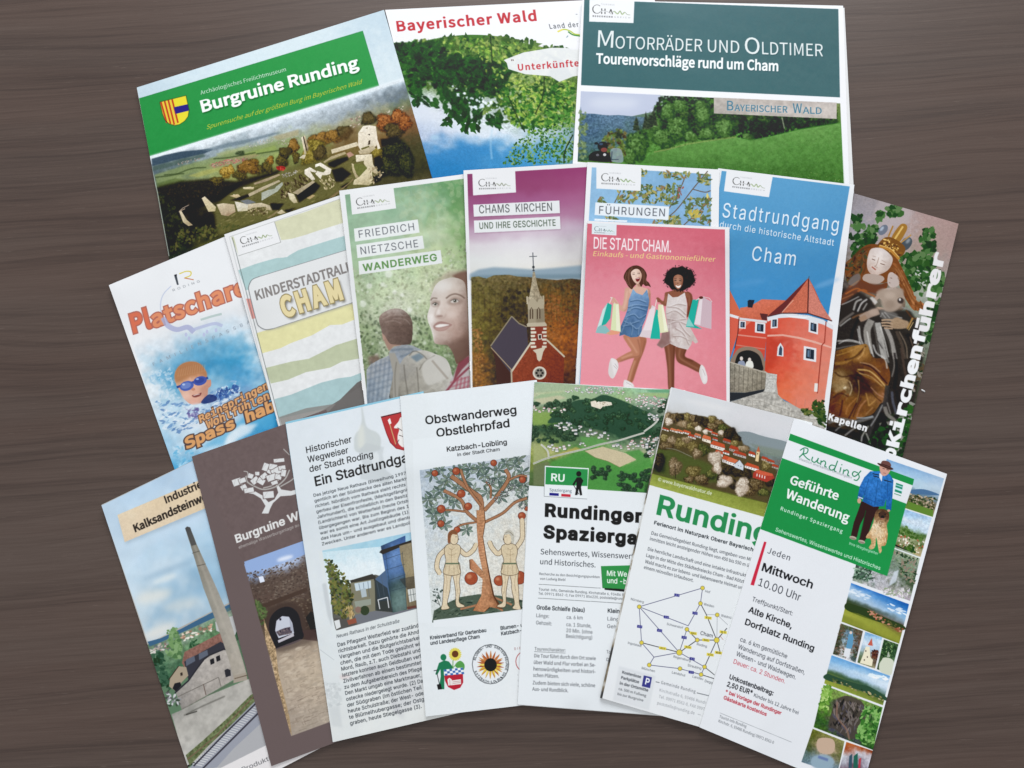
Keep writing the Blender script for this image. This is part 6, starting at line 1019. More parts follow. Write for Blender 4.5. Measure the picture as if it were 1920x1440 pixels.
    for i, t in enumerate(L):
        w1 = [728, 732, 736, 738, 742, 748, 750, 752, 746, 758, 750, 762, 766, 750][i]; x0 = 190+i*6.4; y0 = 632+i*40.2
        P.text(t, (x0, y0), (w1, y0-(w1-x0)*.244), 25, '30353b', sp=1.02, bold=.014)
p_hist()

# ============ 15 fruit trail leaflet
def p_fruit():
    P = new('fruit', mkquad((750, 743), (1000, 713), (798, 1341.5), .0972, .2115), 97.2, 211.5, R=5)
    P.img[:] = hx('d9dee2'); K = '14161a'
    P.fr(540, 740, 3.5556)
    P.grid([(745, 10), (1640, -100), (1540, 2100), (900, 2160)], ['d4dadd d6dce0 d8dee2', 'd4dadd d8dee2 d9dfe2', 'd8dddf dadfe2 dce0e2'], lum=.005)
    P.text('Obstwanderweg', (918, 198), (1524, 126), 54, K, bold=.028); P.text('Obstlehrpfad', (992, 282), (1478, 214), 54, K, bold=.028)
    def names_(): P.fr(540, 740, 3.5556); P.text('Katzbach-Loibling', (1060, 380), (1460, 330), 32, K, bold=.026); P.text('in der Stadt Cham', (1130, 411), (1412, 374), 22, '22262a', bold=.012)
    q = [(878, 505), (1640, 400), (1560, 1430), (960, 1500)]
    P.fr(740, 740, 3.5556)
    q = [(166, 504), (900, 403), (850, 1440), (250, 1520)]
    P.grid(q, ['a4b4c4 b0bcc8 b8c0c8', 'b8c4cc c4cccc c8ccc8', 'c0c8cc cccec8 d0ccc0', 'c4cccc d0d0c8 d2ccbe', 'c8cecc d2d0c6 d0c8b8', 'c0c8c4 c8c8bc c4baa8'], warp=.5, lum=.05, lcell=10)
    gl = ['5c7468', '7c9480', '4c6458', '8ca090', '6c7c64']
    cl = [(250, 530), (400, 515), (500, 490), (590, 480), (690, 500), (800, 470), (330, 590), (470, 570), (640, 590), (740, 600), (850, 520), (260, 680), (300, 640), (360, 690), (520, 640), (620, 650), (700, 680), (250, 760), (330, 780), (280, 850), (330, 870), (480, 900), (690, 560), (780, 560), (850, 640), (560, 500), (440, 500), (300, 500), (360, 560), (420, 620), (700, 640), (800, 600), (860, 600), (600, 540), (220, 700), (400, 720), (260, 800), (860, 700), (740, 450), (820, 430)]
    for i, (x, y) in enumerate(cl):
        for a in range(7):
            t = a*.9+i; r0 = 34+8*math.sin(i*3+a); cx, cy = x+r0*math.cos(t), y+r0*.8*math.sin(t); lf = [(x+4*math.cos(t), y+4*math.sin(t)), (cx+9*math.cos(t+1.57), cy+9*math.sin(t+1.57)), (x+1.7*r0*math.cos(t), y+1.4*r0*math.sin(t)), (cx-9*math.cos(t+1.57), cy-9*math.sin(t+1.57))]
            P.poly(lf, gl[(i+a) % 5], smooth=True, a=.9); P.line(lf+[lf[0]], 2.2, '2c3c38', a=.65)
    tc, ed = 'a8704c', '5c3824'
    # ground, laid before the trunk
    P.poly([(262, 1440), (330, 1400), (430, 1350), (560, 1330), (700, 1340), (850, 1370), (850, 1430), (600, 1470), (250, 1520)], '4c5c4c', smooth=False); P.leaves([(262, 1440), (430, 1360), (840, 1370), (840, 1440), (260, 1520)], 90, (8, 22), ['3c4c3c', '5c7060', '6c7c64', '2c3c34'], asp=.3, ang=(-30, 20)); P.lines([[(600, 1390), (520, 1410), (440, 1430)], [(640, 1390), (720, 1440)], [(620, 1380), (560, 1440)], [(660, 1350), (780, 1400)]], 12, tc, smooth=True)
    for pts, w_ in [([(580, 840), (575, 700), (520, 650), (380, 545)], 26), ([(575, 740), (500, 640), (460, 560), (440, 500)], 14), ([(600, 770), (680, 680), (760, 560), (740, 500)], 20), ([(760, 570), (830, 540), (880, 545)], 10), ([(560, 850), (480, 780), (440, 700), (330, 640)], 18), ([(470, 780), (380, 770), (320, 770)], 9), ([(600, 850), (720, 790), (800, 720), (880, 690)], 14), ([(545, 850), (440, 870), (380, 920)], 8), ([(640, 690), (640, 620), (610, 580)], 9)]:
        P.line(pts, w_+5, ed, smooth=True); P.line(pts, w_, tc, smooth=True)
    tr = [(545, 770), (600, 770), (606, 850), (590, 950), (615, 1100), (645, 1250), (665, 1340), (720, 1430), (640, 1415), (600, 1450), (520, 1440), (580, 1340), (590, 1230), (500, 1160), (497, 1100), (515, 1096), (590, 1180), (560, 1050), (548, 900)]
    P.poly(tr, ed); P.grid([(500, 770), (700, 770), (700, 1440), (500, 1440)], ['b87c50 c08458 9c6038', 'b4704a c88c60 94583a', 'b8744c c08458 8c5434', 'a8683f bc7c50 8c5434'], poly=[(550+(x-575)*.9+23, y) for x, y in tr], lum=.08, lcell=10)
    P.lines([[(590+(i % 3)*6, 800+i*18), (560+(i % 3)*4, 806+i*18)] for i in range(30)], 2, ed, a=.5)
    for x, y, r_ in [(268, 524, 20), (410, 510, 24), (660, 455, 20), (444, 660, 26), (310, 762, 26), (490, 745, 24), (308, 860, 22), (416, 900, 20), (852, 566, 22), (848, 808, 24), (510, 1225, 42), (697, 1240, 34), (830, 1220, 44), (880, 760, 14)]:
        P.ell(x, y, r_+3, r_+2, '4c2420'); P.ell(x, y, r_, r_, 'a8482c'); P.ell(x-r_*.3, y-r_*.3, r_*.4, r_*.35, 'c87850', blur=3)
    for x, y in ((640, 580), (730, 660), (690, 700), (850, 740), (780, 620)):
        for a in range(8): P.ell(x+22*math.cos(a*.8), y+18*math.sin(a*.8), 7, 6, '34383c'); P.ell(x+22*math.cos(a*.8), y+18*math.sin(a*.8), 4, 3, 'c8ccc8')
    # two plain figures in tunics either side of the tree (a generic stand-in for the old woodcut's pair)
    def fig(x, flip, hairc, arm):
        m = lambda L_: [(x+flip*a, b) for a, b in L_]
        fl, sh_, eg = 'd4c09c', 'a88c68', '4c3828'
        def part(L_, c=fl):
            q_ = m(L_); P.poly(q_, c, smooth=True); cc = catmull(q_); P.line(np.concatenate([cc, cc[:1]]), 3, eg, a=.85)
        part([(-44, 1120), (-4, 1120), (0, 1180), (-14, 1250), (-16, 1300), (-34, 1390), (-20, 1424), (-74, 1432), (-66, 1390), (-62, 1310), (-56, 1240), (-58, 1180)])
        part([(4, 1120), (44, 1120), (54, 1180), (46, 1250), (52, 1310), (44, 1380), (78, 1404), (76, 1416), (26, 1410), (22, 1320), (12, 1250), (0, 1190)])
        for A in arm:
            A = np.array(m(A), float); P.line(A, 31, eg, smooth=True); P.line(A, 26, fl, smooth=True); P.ell(A[-1][0], A[-1][1], 12, 14, fl)
        part([(-46, 1010), (-14, 992), (30, 996), (54, 1016), (50, 1060), (38, 1100), (46, 1150), (54, 1190), (0, 1206), (-60, 1190), (-50, 1140), (-44, 1100), (-54, 1050)], 'cdb993')
        P.lines([m([(-24, 1020), (-6, 1034), (16, 1020)]), m([(-30, 1060), (-4, 1070), (24, 1060)]), m([(-6, 1034), (-8, 1120)]), m([(-44, 1140), (-50, 1186)]), m([(-20, 1140), (-24, 1196)]), m([(10, 1140), (12, 1200)]), m([(32, 1136), (40, 1190)]), m([(-40, 1200), (-36, 1260), (-44, 1320)]), m([(30, 1200), (28, 1260), (38, 1330)])], 2.5, '8c7050', smooth=True, a=.7)
        P.line(m([(-46, 1126), (44, 1126)]), 9, '5c6c50'); P.poly(m([(-8, 1000), (-6, 970), (20, 970), (24, 1000)]), fl)
        part([(-20, 930), (6, 912), (32, 930), (38, 955), (34, 985), (12, 1000), (-12, 985)]); P.poly(m([(-32, 960), (-26, 920), (4, 900), (34, 920), (28, 934), (2, 930), (-10, 950), (-14, 985), (-28, 990)]), hairc, smooth=True); P.line(m([(-26, 940), (0, 915), (28, 922)]), 3, eg, smooth=True, a=.6); P.line(m([(20, 948), (28, 948)]), 3, eg); P.line(m([(38, 955), (42, 966), (34, 970)]), 2.5, eg)
    fig(385, 1, '8c5434', ([(-44, 1030), (-90, 1080), (-104, 1150), (-86, 1190)], [(44, 1030), (90, 1066), (135, 1040), (158, 1000)]))
    fig(765, -1, 'b8b4a4', ([(-46, 1020), (-84, 960), (-86, 890), (-84, 835)], [(44, 1036), (78, 1060), (116, 1020), (132, 985)]))
    P.polys([[(120, 300), (1000, 200), (1000, 386), (166, 500), (250, 1520), (150, 1520)]], 'd8dee1')
    names_(); P.fr(740, 740, 3.5556)
    P.lines([[(270, 1330), (300, 1400)], [(250, 1310), (290, 1320), (310, 1380)], [(250, 1370), (300, 1400), (310, 1430)]], 3, '3c4440'); P.leaves([(240, 1290), (320, 1300), (300, 1390), (250, 1380)], 12, (6, 12), ['4c5c54', '2c3c38'], asp=.6)
    P.tone(q, .06, 5)
    P.poly([(166, 504), (250, 1520), (230, 1520), (150, 500)], 'd8dee1'); P.poly([(166, 500), (900, 399), (900, 380), (160, 480)], 'd8dee1')
    P.fr(580, 1035, 3.5556)
    P.poly([(826, 455), (1500, 372), (1500, 480), (828, 500)], 'dadfe2')
    P.text('Kreisverband für Gartenbau', (806, 584), (1180, 532), 24, '2c3034', bold=.03); P.text('und Landespflege Cham', (808, 620), (1136, 574), 24, '2c3034', bold=.03)
    P.text('Blumen- und', (1276, 520), (1460, 492), 24, '2c3034', bold=.03); P.text('Katzbach-Lo', (1280, 556), (1450, 528), 24, '2c3034', bold=.03)
    g = '1f7c50'
    P.ell(894, 702, 20, 22, g); P.poly([(864, 740), (900, 722), (930, 730), (964, 775), (900, 800), (900, 915), (862, 915), (876, 830), (874, 780), (852, 820), (840, 815)], g); P.line([(848, 795), (868, 885)], 4, '2c2c30'); P.line([(830, 792), (860, 786)], 4, '2c2c30'); P.poly([(850, 884), (876, 878), (884, 914), (858, 918)], '1c1c20')
    for a in range(20): P.ell(972+34*math.cos(a*.314), 682+36*math.sin(a*.314), 9, 5, 'd8c838', rot=a*18)
    P.ell(972, 682, 30, 32, 'e0cc3c'); P.ell(972, 680, 22, 23, '6c3c24'); P.line([(958, 722), (956, 775)], 5, '5ca044'); P.poly([(972, 760), (985, 735), (1010, 726), (1034, 750), (1030, 785), (1005, 785)], '4c9c44', smooth=True); P.line([(958, 770), (990, 740), (1010, 735)], 4, '5ca044')
    P.poly([(898, 815), (1024, 812), (1026, 870), (1006, 905), (965, 920), (925, 900), (905, 860)], 'c82434', smooth=False)
    P.poly([(896, 784), (1024, 770), (1024, 812), (898, 824)], 'e4e8ee')
    for i in range(7):
        for j in range(3):
            if (i+j) % 2 == 0: x, y = 896+i*18.4+j*3, 784+j*14-i*1.8; P.poly([(x, y), (x+18, y-2), (x+20, y+12), (x+3, y+14)], '3c6cb8')
    P.poly([(920, 850), (934, 838), (950, 850), (952, 888), (926, 890)], 'e0dcd8'); P.poly([(950, 856), (1010, 848), (1012, 880), (952, 888)], 'e0dcd8'); P.lines([[(956, 866), (1008, 860)], [(956, 876), (1008, 870)], [(936, 850), (938, 888)]], 2, 'a04040')
    P.ell(1208, 748, 124, 134, '5c6064'); P.ell(1208, 748, 119, 129, 'dbe0e3')
    for i, ch in enumerate('BLUMEN- UND GARTENFREUNDE'):
        a = math.radians(196+i*7.55); x, y = 1208+102*math.cos(a), 748+112*math.sin(a); dx, dy = -math.sin(a), math.cos(a)
        if ch != ' ': P.text(ch, (x-dx*(6 if ch != 'I' else 1.5), y-dy*6), (x+dx*(6 if ch != 'I' else 1.5), y+dy*6), 16, '33383c', bold=.02, perp=True)
    for i, ch in enumerate('KATZBACH-LOIBLING'):
        a = math.radians(154-i*7.7); x, y = 1208+116*math.cos(a), 748+126*math.sin(a); dx, dy = math.sin(a), -math.cos(a)
        P.text(ch, (x-dx*(6 if ch != 'I' else 1.5), y-dy*6), (x+dx*(6 if ch != 'I' else 1.5), y+dy*6), 16, '33383c', bold=.02, perp=True)
    for ring, n, c in ((84, 18, ['b8602c', 'c87c30', 'a84c28']), (78, 16, ['e0c030', 'd8a828', 'e8d048'])):
        for a in range(n):
            t = a*2*math.pi/n+(.2 if ring > 80 else 0); col = c[a % 3] if (math.sin(t) > -.2) == (ring < 80) or ring < 80 else c[a % 3]
            if ring < 80 and math.sin(t) < -.35: col = ['c87034', 'b85c2c'][a % 2]
            P.poly([(1208+26*math.cos(t-.2), 752+26*math.sin(t-.2)), (1208+ring*.7*math.cos(t-.12), 752+ring*.7*math.sin(t-.12)), (1208+(ring+10)*math.cos(t), 752+(ring+14)*math.sin(t)), (1208+ring*.7*math.cos(t+.12), 752+ring*.7*math.sin(t+.12)), (1208+26*math.cos(t+.2), 752+26*math.sin(t+.2))], col)
    P.ell(1208, 752, 42, 44, '2c1c18')
    P.text('DIE', (1368, 654), (1410, 648), 16, '8c4c4c', sp=1.6); P.ell(1440, 730, 66, 70, 'b84444'); P.ell(1440, 730, 61, 65, 'dadfe2')
    for i in range(5): P.text('l', (1390+i, 825+i*38), (1393+i, 823+i*38), 12, '8c9094')
p_fruit()

# ============ 16 village walk leaflet with aerial picture
def p_aerial():
    P = new('aerial', mkquad((1002, 716), (1255, 730), (970.7, 1319), .1055, .2125), 105.5, 212.5, R=5)
    P.img[:] = hx('dce0e4'); K = '231f20'; P.fr(960, 700, 3.5556)
    q = [(150, 58), (1180, 122), (1120, 812), (112, 748)]
    P.grid(q, ['7c9c84 a0b890 8cb084 90a898 8cb484 8cb890 84a884 6c9474', 'b0b890 b4bc8c 94ac80 84a470 8cac74 90a88c 7c9c84 7c9474', '84947c 6c8464 40684c 3c6444 34583c 3c5c44 84907c 907c70',
               '7c9c44 5c8434 2c5038 244832 28502f 244830 4c6c50 848c80', '34543c 2c4834 4c6c4c 5c7454 30543c 2c4c34 2c4c34 74807c', '84905c 708c4c 5c8050 6c9c4c 7c9c6c 849474 8c9484 7c7c84', '94a048 a8a864 4c8c3c 4c943c c0b484 bcb484 509840 5c7c54', '7c8c3c 4c7c34 4c9438 44903a 5c9c40 5ca43e 4c943a 3c5c3c', '54703c 3c6c30 449038 40883a 2c5830 4c943a 2c4c30 4c6838', '4c6038 44602c 3c7c34 448c38 448c38 2c5034 28442c 5c7034'], warp=.3, wcell=40, lum=.07, lcell=14)
    P.fr(1000, 710, 4.1385)
    for pts, c in [([(0, 150), (60, 120), (300, 100), (500, 110), (500, 150), (300, 170), (100, 200), (0, 200)], '90ac80'), ([(0, 40), (200, 36), (420, 60), (300, 90), (0, 110)], '98ac88'), ([(0, 160), (200, 130), (260, 150), (60, 200)], 'b8b490'), ([(880, 85), (1060, 80), (1050, 110), (900, 105)], '5c9c70'), ([(800, 110), (1050, 112), (1040, 150), (840, 130)], '94b070'),
                   ([(0, 262), (150, 260), (165, 300), (100, 360), (0, 360)], '7c9c48'), ([(0, 500), (60, 520), (110, 610), (0, 660)], '9ca468'), ([(0, 670), (110, 640), (160, 700), (90, 830), (0, 830)], '6c7850'), ([(120, 610), (330, 530), (380, 550), (150, 620)], 'b0a04c'), ([(360, 450), (470, 455), (580, 490), (480, 520), (400, 520)], '58984a'), ([(150, 640), (390, 570), (500, 590), (680, 690), (800, 630), (700, 570), (820, 550), (910, 620), (920, 680), (860, 700), (860, 880), (430, 860), (430, 690), (120, 680)], '48933e')]: P.poly(pts, c, a=.9, blur=3)
    P.poly([(400, 560), (540, 528), (720, 580), (798, 628), (670, 686), (580, 640), (480, 610)], 'c6b690'); P.line([(400, 562), (480, 612), (580, 642), (670, 688)], 4, '8c7c54', smooth=True, a=.7)
    hill = [(110, 340), (200, 250), (330, 170), (450, 160), (540, 125), (640, 150), (760, 200), (860, 250), (930, 320), (900, 370), (840, 440), (720, 465), (600, 420), (430, 380), (330, 350), (200, 340)]
    P.poly(hill, '2f4f3a', smooth=True, blur=2)
    r = np.random.default_rng(11)
    for i in range(150):
        x, y = r.uniform(120, 920), r.uniform(140, 450)
        if ((x-520)/410)**2+((y-(250+.12*(x-300)))/120)**2 < 1: P.bush(x, y, r.uniform(14, 26), r.uniform(12, 24), [('223a2a', '2f4f36', '44684a'), ('1f3628', '2a4a34', '3c6044'), ('26402c', '38583a', '54764c')][i % 3], 9, (4, 8))
    for cx, cy, rx, ry, n in [(60, 200, 80, 20, 8), (260, 190, 60, 20, 6), (90, 430, 110, 60, 26), (270, 430, 90, 60, 20), (640, 740, 0, 0, 0), (540, 730, 90, 44, 22), (760, 800, 100, 66, 30), (880, 750, 40, 60, 10), (1000, 250, 60, 80, 16), (900, 560, 50, 60, 8), (960, 380, 40, 60, 8)]:
        for i in range(n): P.bush(cx+r.uniform(-1, 1)*rx, cy+r.uniform(-1, 1)*ry, r.uniform(14, 24), r.uniform(12, 20), ('24382a', '34503a', '4c6848'), 8, (4, 8))
    P.lines([[(0, 660), (130, 610), (380, 550), (520, 510), (660, 480), (760, 450), (860, 420)], [(60, 510), (110, 560), (120, 620)], [(860, 410), (940, 350), (960, 310), (900, 270)]], 14, 'bcbcb0', smooth=True); P.lines([[(0, 660), (130, 610), (380, 550), (520, 510), (660, 480)]], 5, '8c9484', smooth=True, a=.6)
    def town(rg, n, rfs, sz=1.):
        rg = np.array(rg, float); lo, hi = rg.min(0), rg.max(0); k = 0; R2 = np.roll(rg, -1, 0)
        for t in range(n*6):
            x, y = r.uniform(lo, hi)
            ins = False
            for (xa, ya), (xb, yb) in zip(rg, R2):
                if ya != yb and ((ya > y) != (yb > y)) and x < (xb-xa)*(y-ya)/(yb-ya)+xa: ins = not ins
            if not ins: continue
            k += 1
            if k > n: break
            w_ = r.uniform(9, 17)*sz; h = w_*.55; g = r.uniform(-.25, .25)*w_
            P.poly([(x-w_*.6, y+h*.1), (x+w_*.7, y+h*.2), (x+w_*.7, y+h*1.2), (x-w_*.6, y+h)], '3c4c40', a=.6, blur=2); P.poly([(x-w_*.5, y), (x+w_*.5, y+g*.3), (x+w_*.5, y+h+g*.3), (x-w_*.5, y+h)], 'e0dcd8'); P.poly([(x-w_*.62, y+h*.15), (x-w_*.3, y-h*.5), (x+w_*.45, y-h*.45+g*.3), (x+w_*.62, y+h*.2+g*.3)], rfs[k % len(rfs)])
    gy, rd = ['9ca0ac', '8c8c98', 'b0acb0', 'b49c9c', '7c848c'], ['b47c7c', 'a86c68', 'c09088', 'b0a4a4', '94646a']
    town([(220, 80), (420, 60), (700, 70), (700, 120), (480, 110), (240, 110)], 60, gy+rd[:2], .9); town([(0, 210), (80, 220), (260, 230), (240, 260), (0, 262)], 22, rd, 1.1); town([(700, 150), (860, 120), (1040, 160), (1030, 220), (900, 230), (720, 200)], 60, rd, 1.1); town([(160, 360), (240, 330), (420, 380), (620, 420), (620, 470), (400, 440), (200, 390)], 42, gy, 1.4); town([(80, 510), (300, 500), (260, 550), (150, 570)], 12, gy+rd[:1], 1.5); town([(340, 495), (430, 500), (410, 525), (340, 525)], 4, gy, 1.4)
    town([(590, 520), (760, 480), (960, 420), (980, 460), (880, 530), (700, 545)], 40, rd+gy[:2], 1.4); town([(880, 270), (980, 270), (960, 330), (890, 320)], 14, gy, 1.2); town([(870, 540), (960, 500), (920, 640)], 14, gy+rd[:2], 1.2)
    P.poly([(444, 178), (480, 170), (500, 182), (560, 176), (606, 184), (612, 204), (540, 216), (520, 236), (450, 214)], 'd8ceba'); P.leaves([(448, 178), (606, 184), (590, 208), (520, 232), (450, 212)], 26, (4, 9), ['a8987c', 'ece4d4', '8c7c64', 'dcd2bc'], asp=.5)
    P.fr(960, 700, 3.5556); P.tone(q, .035, 6)
    P.poly([(112, 748), (1200, 816), (1190, 900), (100, 900)], 'dce0e4')
    # sign
    P.poly([(218, 616), (512, 632), (500, 838), (214, 820)], 'dfe4e6'); P.poly([(226, 624), (506, 640), (502, 752), (222, 740)], '2c9448'); P.line([(218, 616), (214, 820), (500, 838)], 3, '6c7074', a=.8)
    P.text('RU', (260, 716), (350, 722), 48, 'e4eee6', k='bf', bold=.04); P.text('Spaziergang', (250, 786), (398, 794), 20, '4c5c6c', k='bf'); P.poly([(250, 796), (312, 800), (311, 818), (249, 814)], '2c2c8c'); P.poly([(329, 803), (391, 807), (390, 825), (328, 821)], 'd02c3c')
    P.ell(445, 670, 17, 18, '1c1a1c'); P.poly([(432, 694), (458, 692), (476, 716), (466, 736), (460, 760), (468, 812), (454, 814), (444, 770), (436, 812), (420, 812), (430, 750), (430, 720), (416, 744), (402, 742)], '1c1a1c'); P.line([(408, 740), (446, 806)], 4, '1c1a1c')
    P.text('Rundinger', (218, 950), (868, 992), 78, K, bold=.085, sp=1.12); P.text('Spaziergang', (208, 1094), (990, 1148), 78, K, bold=.085, sp=1.12)
    P.text('Sehenswertes, Wissenswertes', (190, 1206), (860, 1240), 36, '33373c', k='bf'); P.text('und Historisches.', (188, 1272), (556, 1294), 36, '33373c', k='bf')
    P.text('Recherche zu den Besichtigungspunkten', (182, 1344), (584, 1366), 16, '5c6064', k='bf', bold=.01); P.text('von Ludwig Biebl', (186, 1376), (356, 1384), 16, '5c6064', k='bf', bold=.01)
    P.fr(960, 1035, 3.5556)
    P.poly([(616, 240), (800, 252), (800, 270), (618, 252)], '2c2c2c'); P.poly([(594, 94), (820, 88), (820, 250), (604, 240)], '2f9244'); P.line([(594, 94), (604, 240), (820, 250)], 2, '1c5c2c')
    P.text('Mit We', (632, 158), (766, 164), 34, 'e8f0e8', bold=.03); P.text('und -b', (634, 206), (764, 214), 34, 'e8f0e8', bold=.03)
    P.line([(178, 215), (590, 241)], 2.5, '5c6064'); P.line([(174, 307), (760, 344)], 2.5, '5c6064')
    P.text('Tourist-Info, Gemeinde Runding. Kirchstraße 6, 93486 R', (178, 256), (745, 294), 17, '4c5054'); P.text('Tel. 09971 8562-0, Fax 09971 856220, poststelle@rund', (176, 284), (742, 320), 17, '4c5054')
    P.text('Große Schleife (blau)', (164, 382), (484, 400), 27, '2c3034', bold=.03); P.text('Klein', (638, 404), (716, 408), 27, '2c3034', bold=.03)
    P.text('Länge:', (162, 434), (246, 440), 24, '50545a', k='bf'); P.text('ca. 6 km', (364, 446), (470, 450), 24, '50545a'); P.text('Läng', (636, 456), (712, 460), 24, '50545a'); P.text('Geh', (634, 506), (694, 510), 24, '50545a')
    P.text('Gehzeit:', (160, 482), (264, 490), 24, '50545a'); P.text('ca. 1 Stunde,', (362, 494), (528, 504), 24, '50545a'); P.text('20 Min. (ohne', (362, 534), (536, 546), 24, '50545a'); P.text('Besichtigung)', (360, 572), (534, 582), 24, '50545a')
    P.text('Tourencharakter:', (150, 656), (356, 666), 22, '4c5054', k='bf'); P.line([(148, 664), (356, 674)], 2, '4c5054'); P.text('To', (630, 676), (656, 678), 22, '4c5054')
    for i, (t, f) in enumerate([('Die Tour führt durch den Ort sowie', 558), ('über Wald und Flur vorbei an Se-', 556), ('henswürdigkeiten und histori-', 556), ('schen Plätzen.', 312), ('Zudem bieten sich viele, schöne', 554), ('Aus- und Rundblick.', 374)]):
        x0, y0 = 148-i*2.6, [702, 746, 790, 832, 882, 924][i]; P.text(t, (x0, y0), (f, y0+(f-x0)*.046), 23, '50545a', k='bf', bold=.008)
    P.text('Die', (630, 726), (668, 728), 20, '50545a')
p_aerial()

# ============ 17 village leaflet with road diagram
def p_map():
    P = new('map', mkquad((1258.7, 726), (1488.7, 783.8), (1130, 1306), .0985, .2105), 98.5, 210.5, R=5)
    P.img[:] = hx('dcdfe2'); G = '2c8c50'; P.fr(960, 700, 3.5556)
    q = [(1068, 96), (1900, 304), (1690, 960), (916, 744)]
    P.grid(q, ['c4c8cc ccced0 d0cccc ccccce', 'c8ccce d0d0d0 d4ced0 d0ccce', 'b8b8b4 c4c4c4 ccc8ca c8c8cc', '6c5c44 5c4c38 9c9c9c 8c9cac', '947c64 6c5840 443c2c 7c8c94', '6c5c3c 7c6440 8c5c44 5c6054', '3c4428 5c5030 7c6c4c 5c5840', '3c4824 5c5c2c 4c4c2c 44442c', '2c381c 5c5c2c 5c582c 48482c', '6c8030 6c7c2c 64742c 5c6c28', '8c983c 8c963c 84903a 7c8c38'], warp=.35, wcell=50, lum=.004, lcell=14)
    P.poly([(1068, 96), (1900, 304), (1850, 480), (1540, 400), (1300, 290), (1060, 250), (1030, 260)], 'c8cace', a=.6, blur=10); P.ell(1300, 210, 160, 16, 'd8d6d6', rot=12, a=.5, blur=10)
    P.poly([(1500, 400), (1580, 390), (1700, 430), (1840, 470), (1820, 560), (1700, 540), (1560, 480)], '7c8890', smooth=True); P.poly([(1560, 470), (1820, 540), (1790, 580), (1600, 530)], '6c7c74', a=.7, blur=4)
    P.fr(1220, 730, 4.1385); r = np.random.default_rng(21)
    P.poly([(670, 340), (760, 335), (900, 370), (1076, 420), (1060, 520), (940, 500), (760, 440)], '808c90', smooth=True); P.poly([(760, 420), (1060, 480), (1050, 530), (900, 510)], '74806c', a=.6, blur=5)
    P.poly([(110, 190), (250, 185), (420, 210), (560, 250), (650, 310), (710, 400), (720, 460), (940, 560), (980, 640), (900, 880), (0, 650), (60, 420), (90, 300)], '54492f', blur=2)
    P.poly([(50, 440), (200, 480), (420, 560), (560, 640), (520, 720), (300, 730), (20, 650)], '4f5a2c', a=.95, blur=10); P.poly([(30, 500), (120, 520), (110, 650), (20, 640)], '2c3420', a=.8, blur=8)
    K_ = dict(b=('3c3020', '6c5838', '94805c'), o=('54482a', '7c6c3c', 'a89860'), g=('34381f', '54582c', '7c7c40'), d=('241f18', '3c3424', '54482f'), w=('a4907c', 'c8b8a4', 'e2d8c8'), t=('5c4c34', '8c7454', 'b09c7c'))
    for x, y, rx, ry, k in [(130, 215, 36, 34, 't'), (180, 220, 40, 36, 'b'), (230, 230, 36, 36, 'd'), (285, 215, 30, 36, 'o'), (330, 225, 34, 30, 'b'), (380, 240, 36, 32, 'd'), (430, 260, 36, 32, 'd'), (480, 240, 34, 40, 'o'), (530, 270, 40, 40, 'b'), (480, 290, 50, 30, 'b'), (560, 310, 46, 40, 'g'), (620, 340, 46, 44, 'd'), (660, 380, 40, 36, 'd'), (600, 360, 40, 34, 'd'), (140, 250, 30, 30, 'w'), (250, 270, 50, 30, 't'), (320, 285, 40, 26, 'o'), (350, 275, 34, 24, 'b'), (545, 345, 26, 28, 't'),
                            (110, 380, 40, 36, 'o'), (170, 400, 50, 40, 't'), (240, 420, 56, 46, 'o'), (330, 450, 50, 50, 'o'), (410, 470, 50, 50, 'g'), (360, 500, 40, 40, 't'), (280, 390, 40, 26, 't'), (120, 440, 60, 30, 'b'), (650, 420, 34, 26, 'o'), (720, 460, 50, 24, 't'), (600, 620, 60, 40, 'd'), (560, 680, 50, 40, 'd'), (680, 640, 60, 36, 'd'), (740, 660, 50, 40, 'd'), (190, 600, 54, 70, 't'), (60, 560, 50, 70, 'd'), (330, 640, 60, 50, 'o'), (400, 700, 60, 40, 'b'), (470, 660, 40, 40, 'g'), (300, 700, 40, 26, 'b'), (510, 610, 40, 44, 't'), (820, 740, 60, 50, 'b'), (760, 790, 50, 40, 'b'), (900, 590, 44, 50, 'o'), (930, 720, 40, 40, 'd'), (640, 740, 30, 40, 'd'), (880, 800, 50, 30, 'g')]:
        P.bush(x, y, rx, ry, K_[k], int(rx*1.3), (4, 8))
    R_ = ['c8502f', 'd46840', 'b04028', 'cc7048']
    def house(x, y, w_, h, roof, wall='d8d0c8', d=.28):
        P.poly([(x, y+h*.5), (x+w_, y+h*.5+w_*d), (x+w_, y+h*1.2+w_*d), (x, y+h*1.1)], wall); P.poly([(x-3, y+h*.55), (x+w_*.18, y-h*.1), (x+w_*.98, y-h*.1+w_*d), (x+w_+4, y+h*.6+w_*d)], roof); P.line([(x-3, y+h*.57), (x+w_+4, y+h*.62+w_*d)], 3, '54342c', a=.6)
        for i in range(max(1, int(w_/24))): P.ell(x+12+i*20, y+h*.85+(12+i*20)*d, 3, 4, '4c4444')
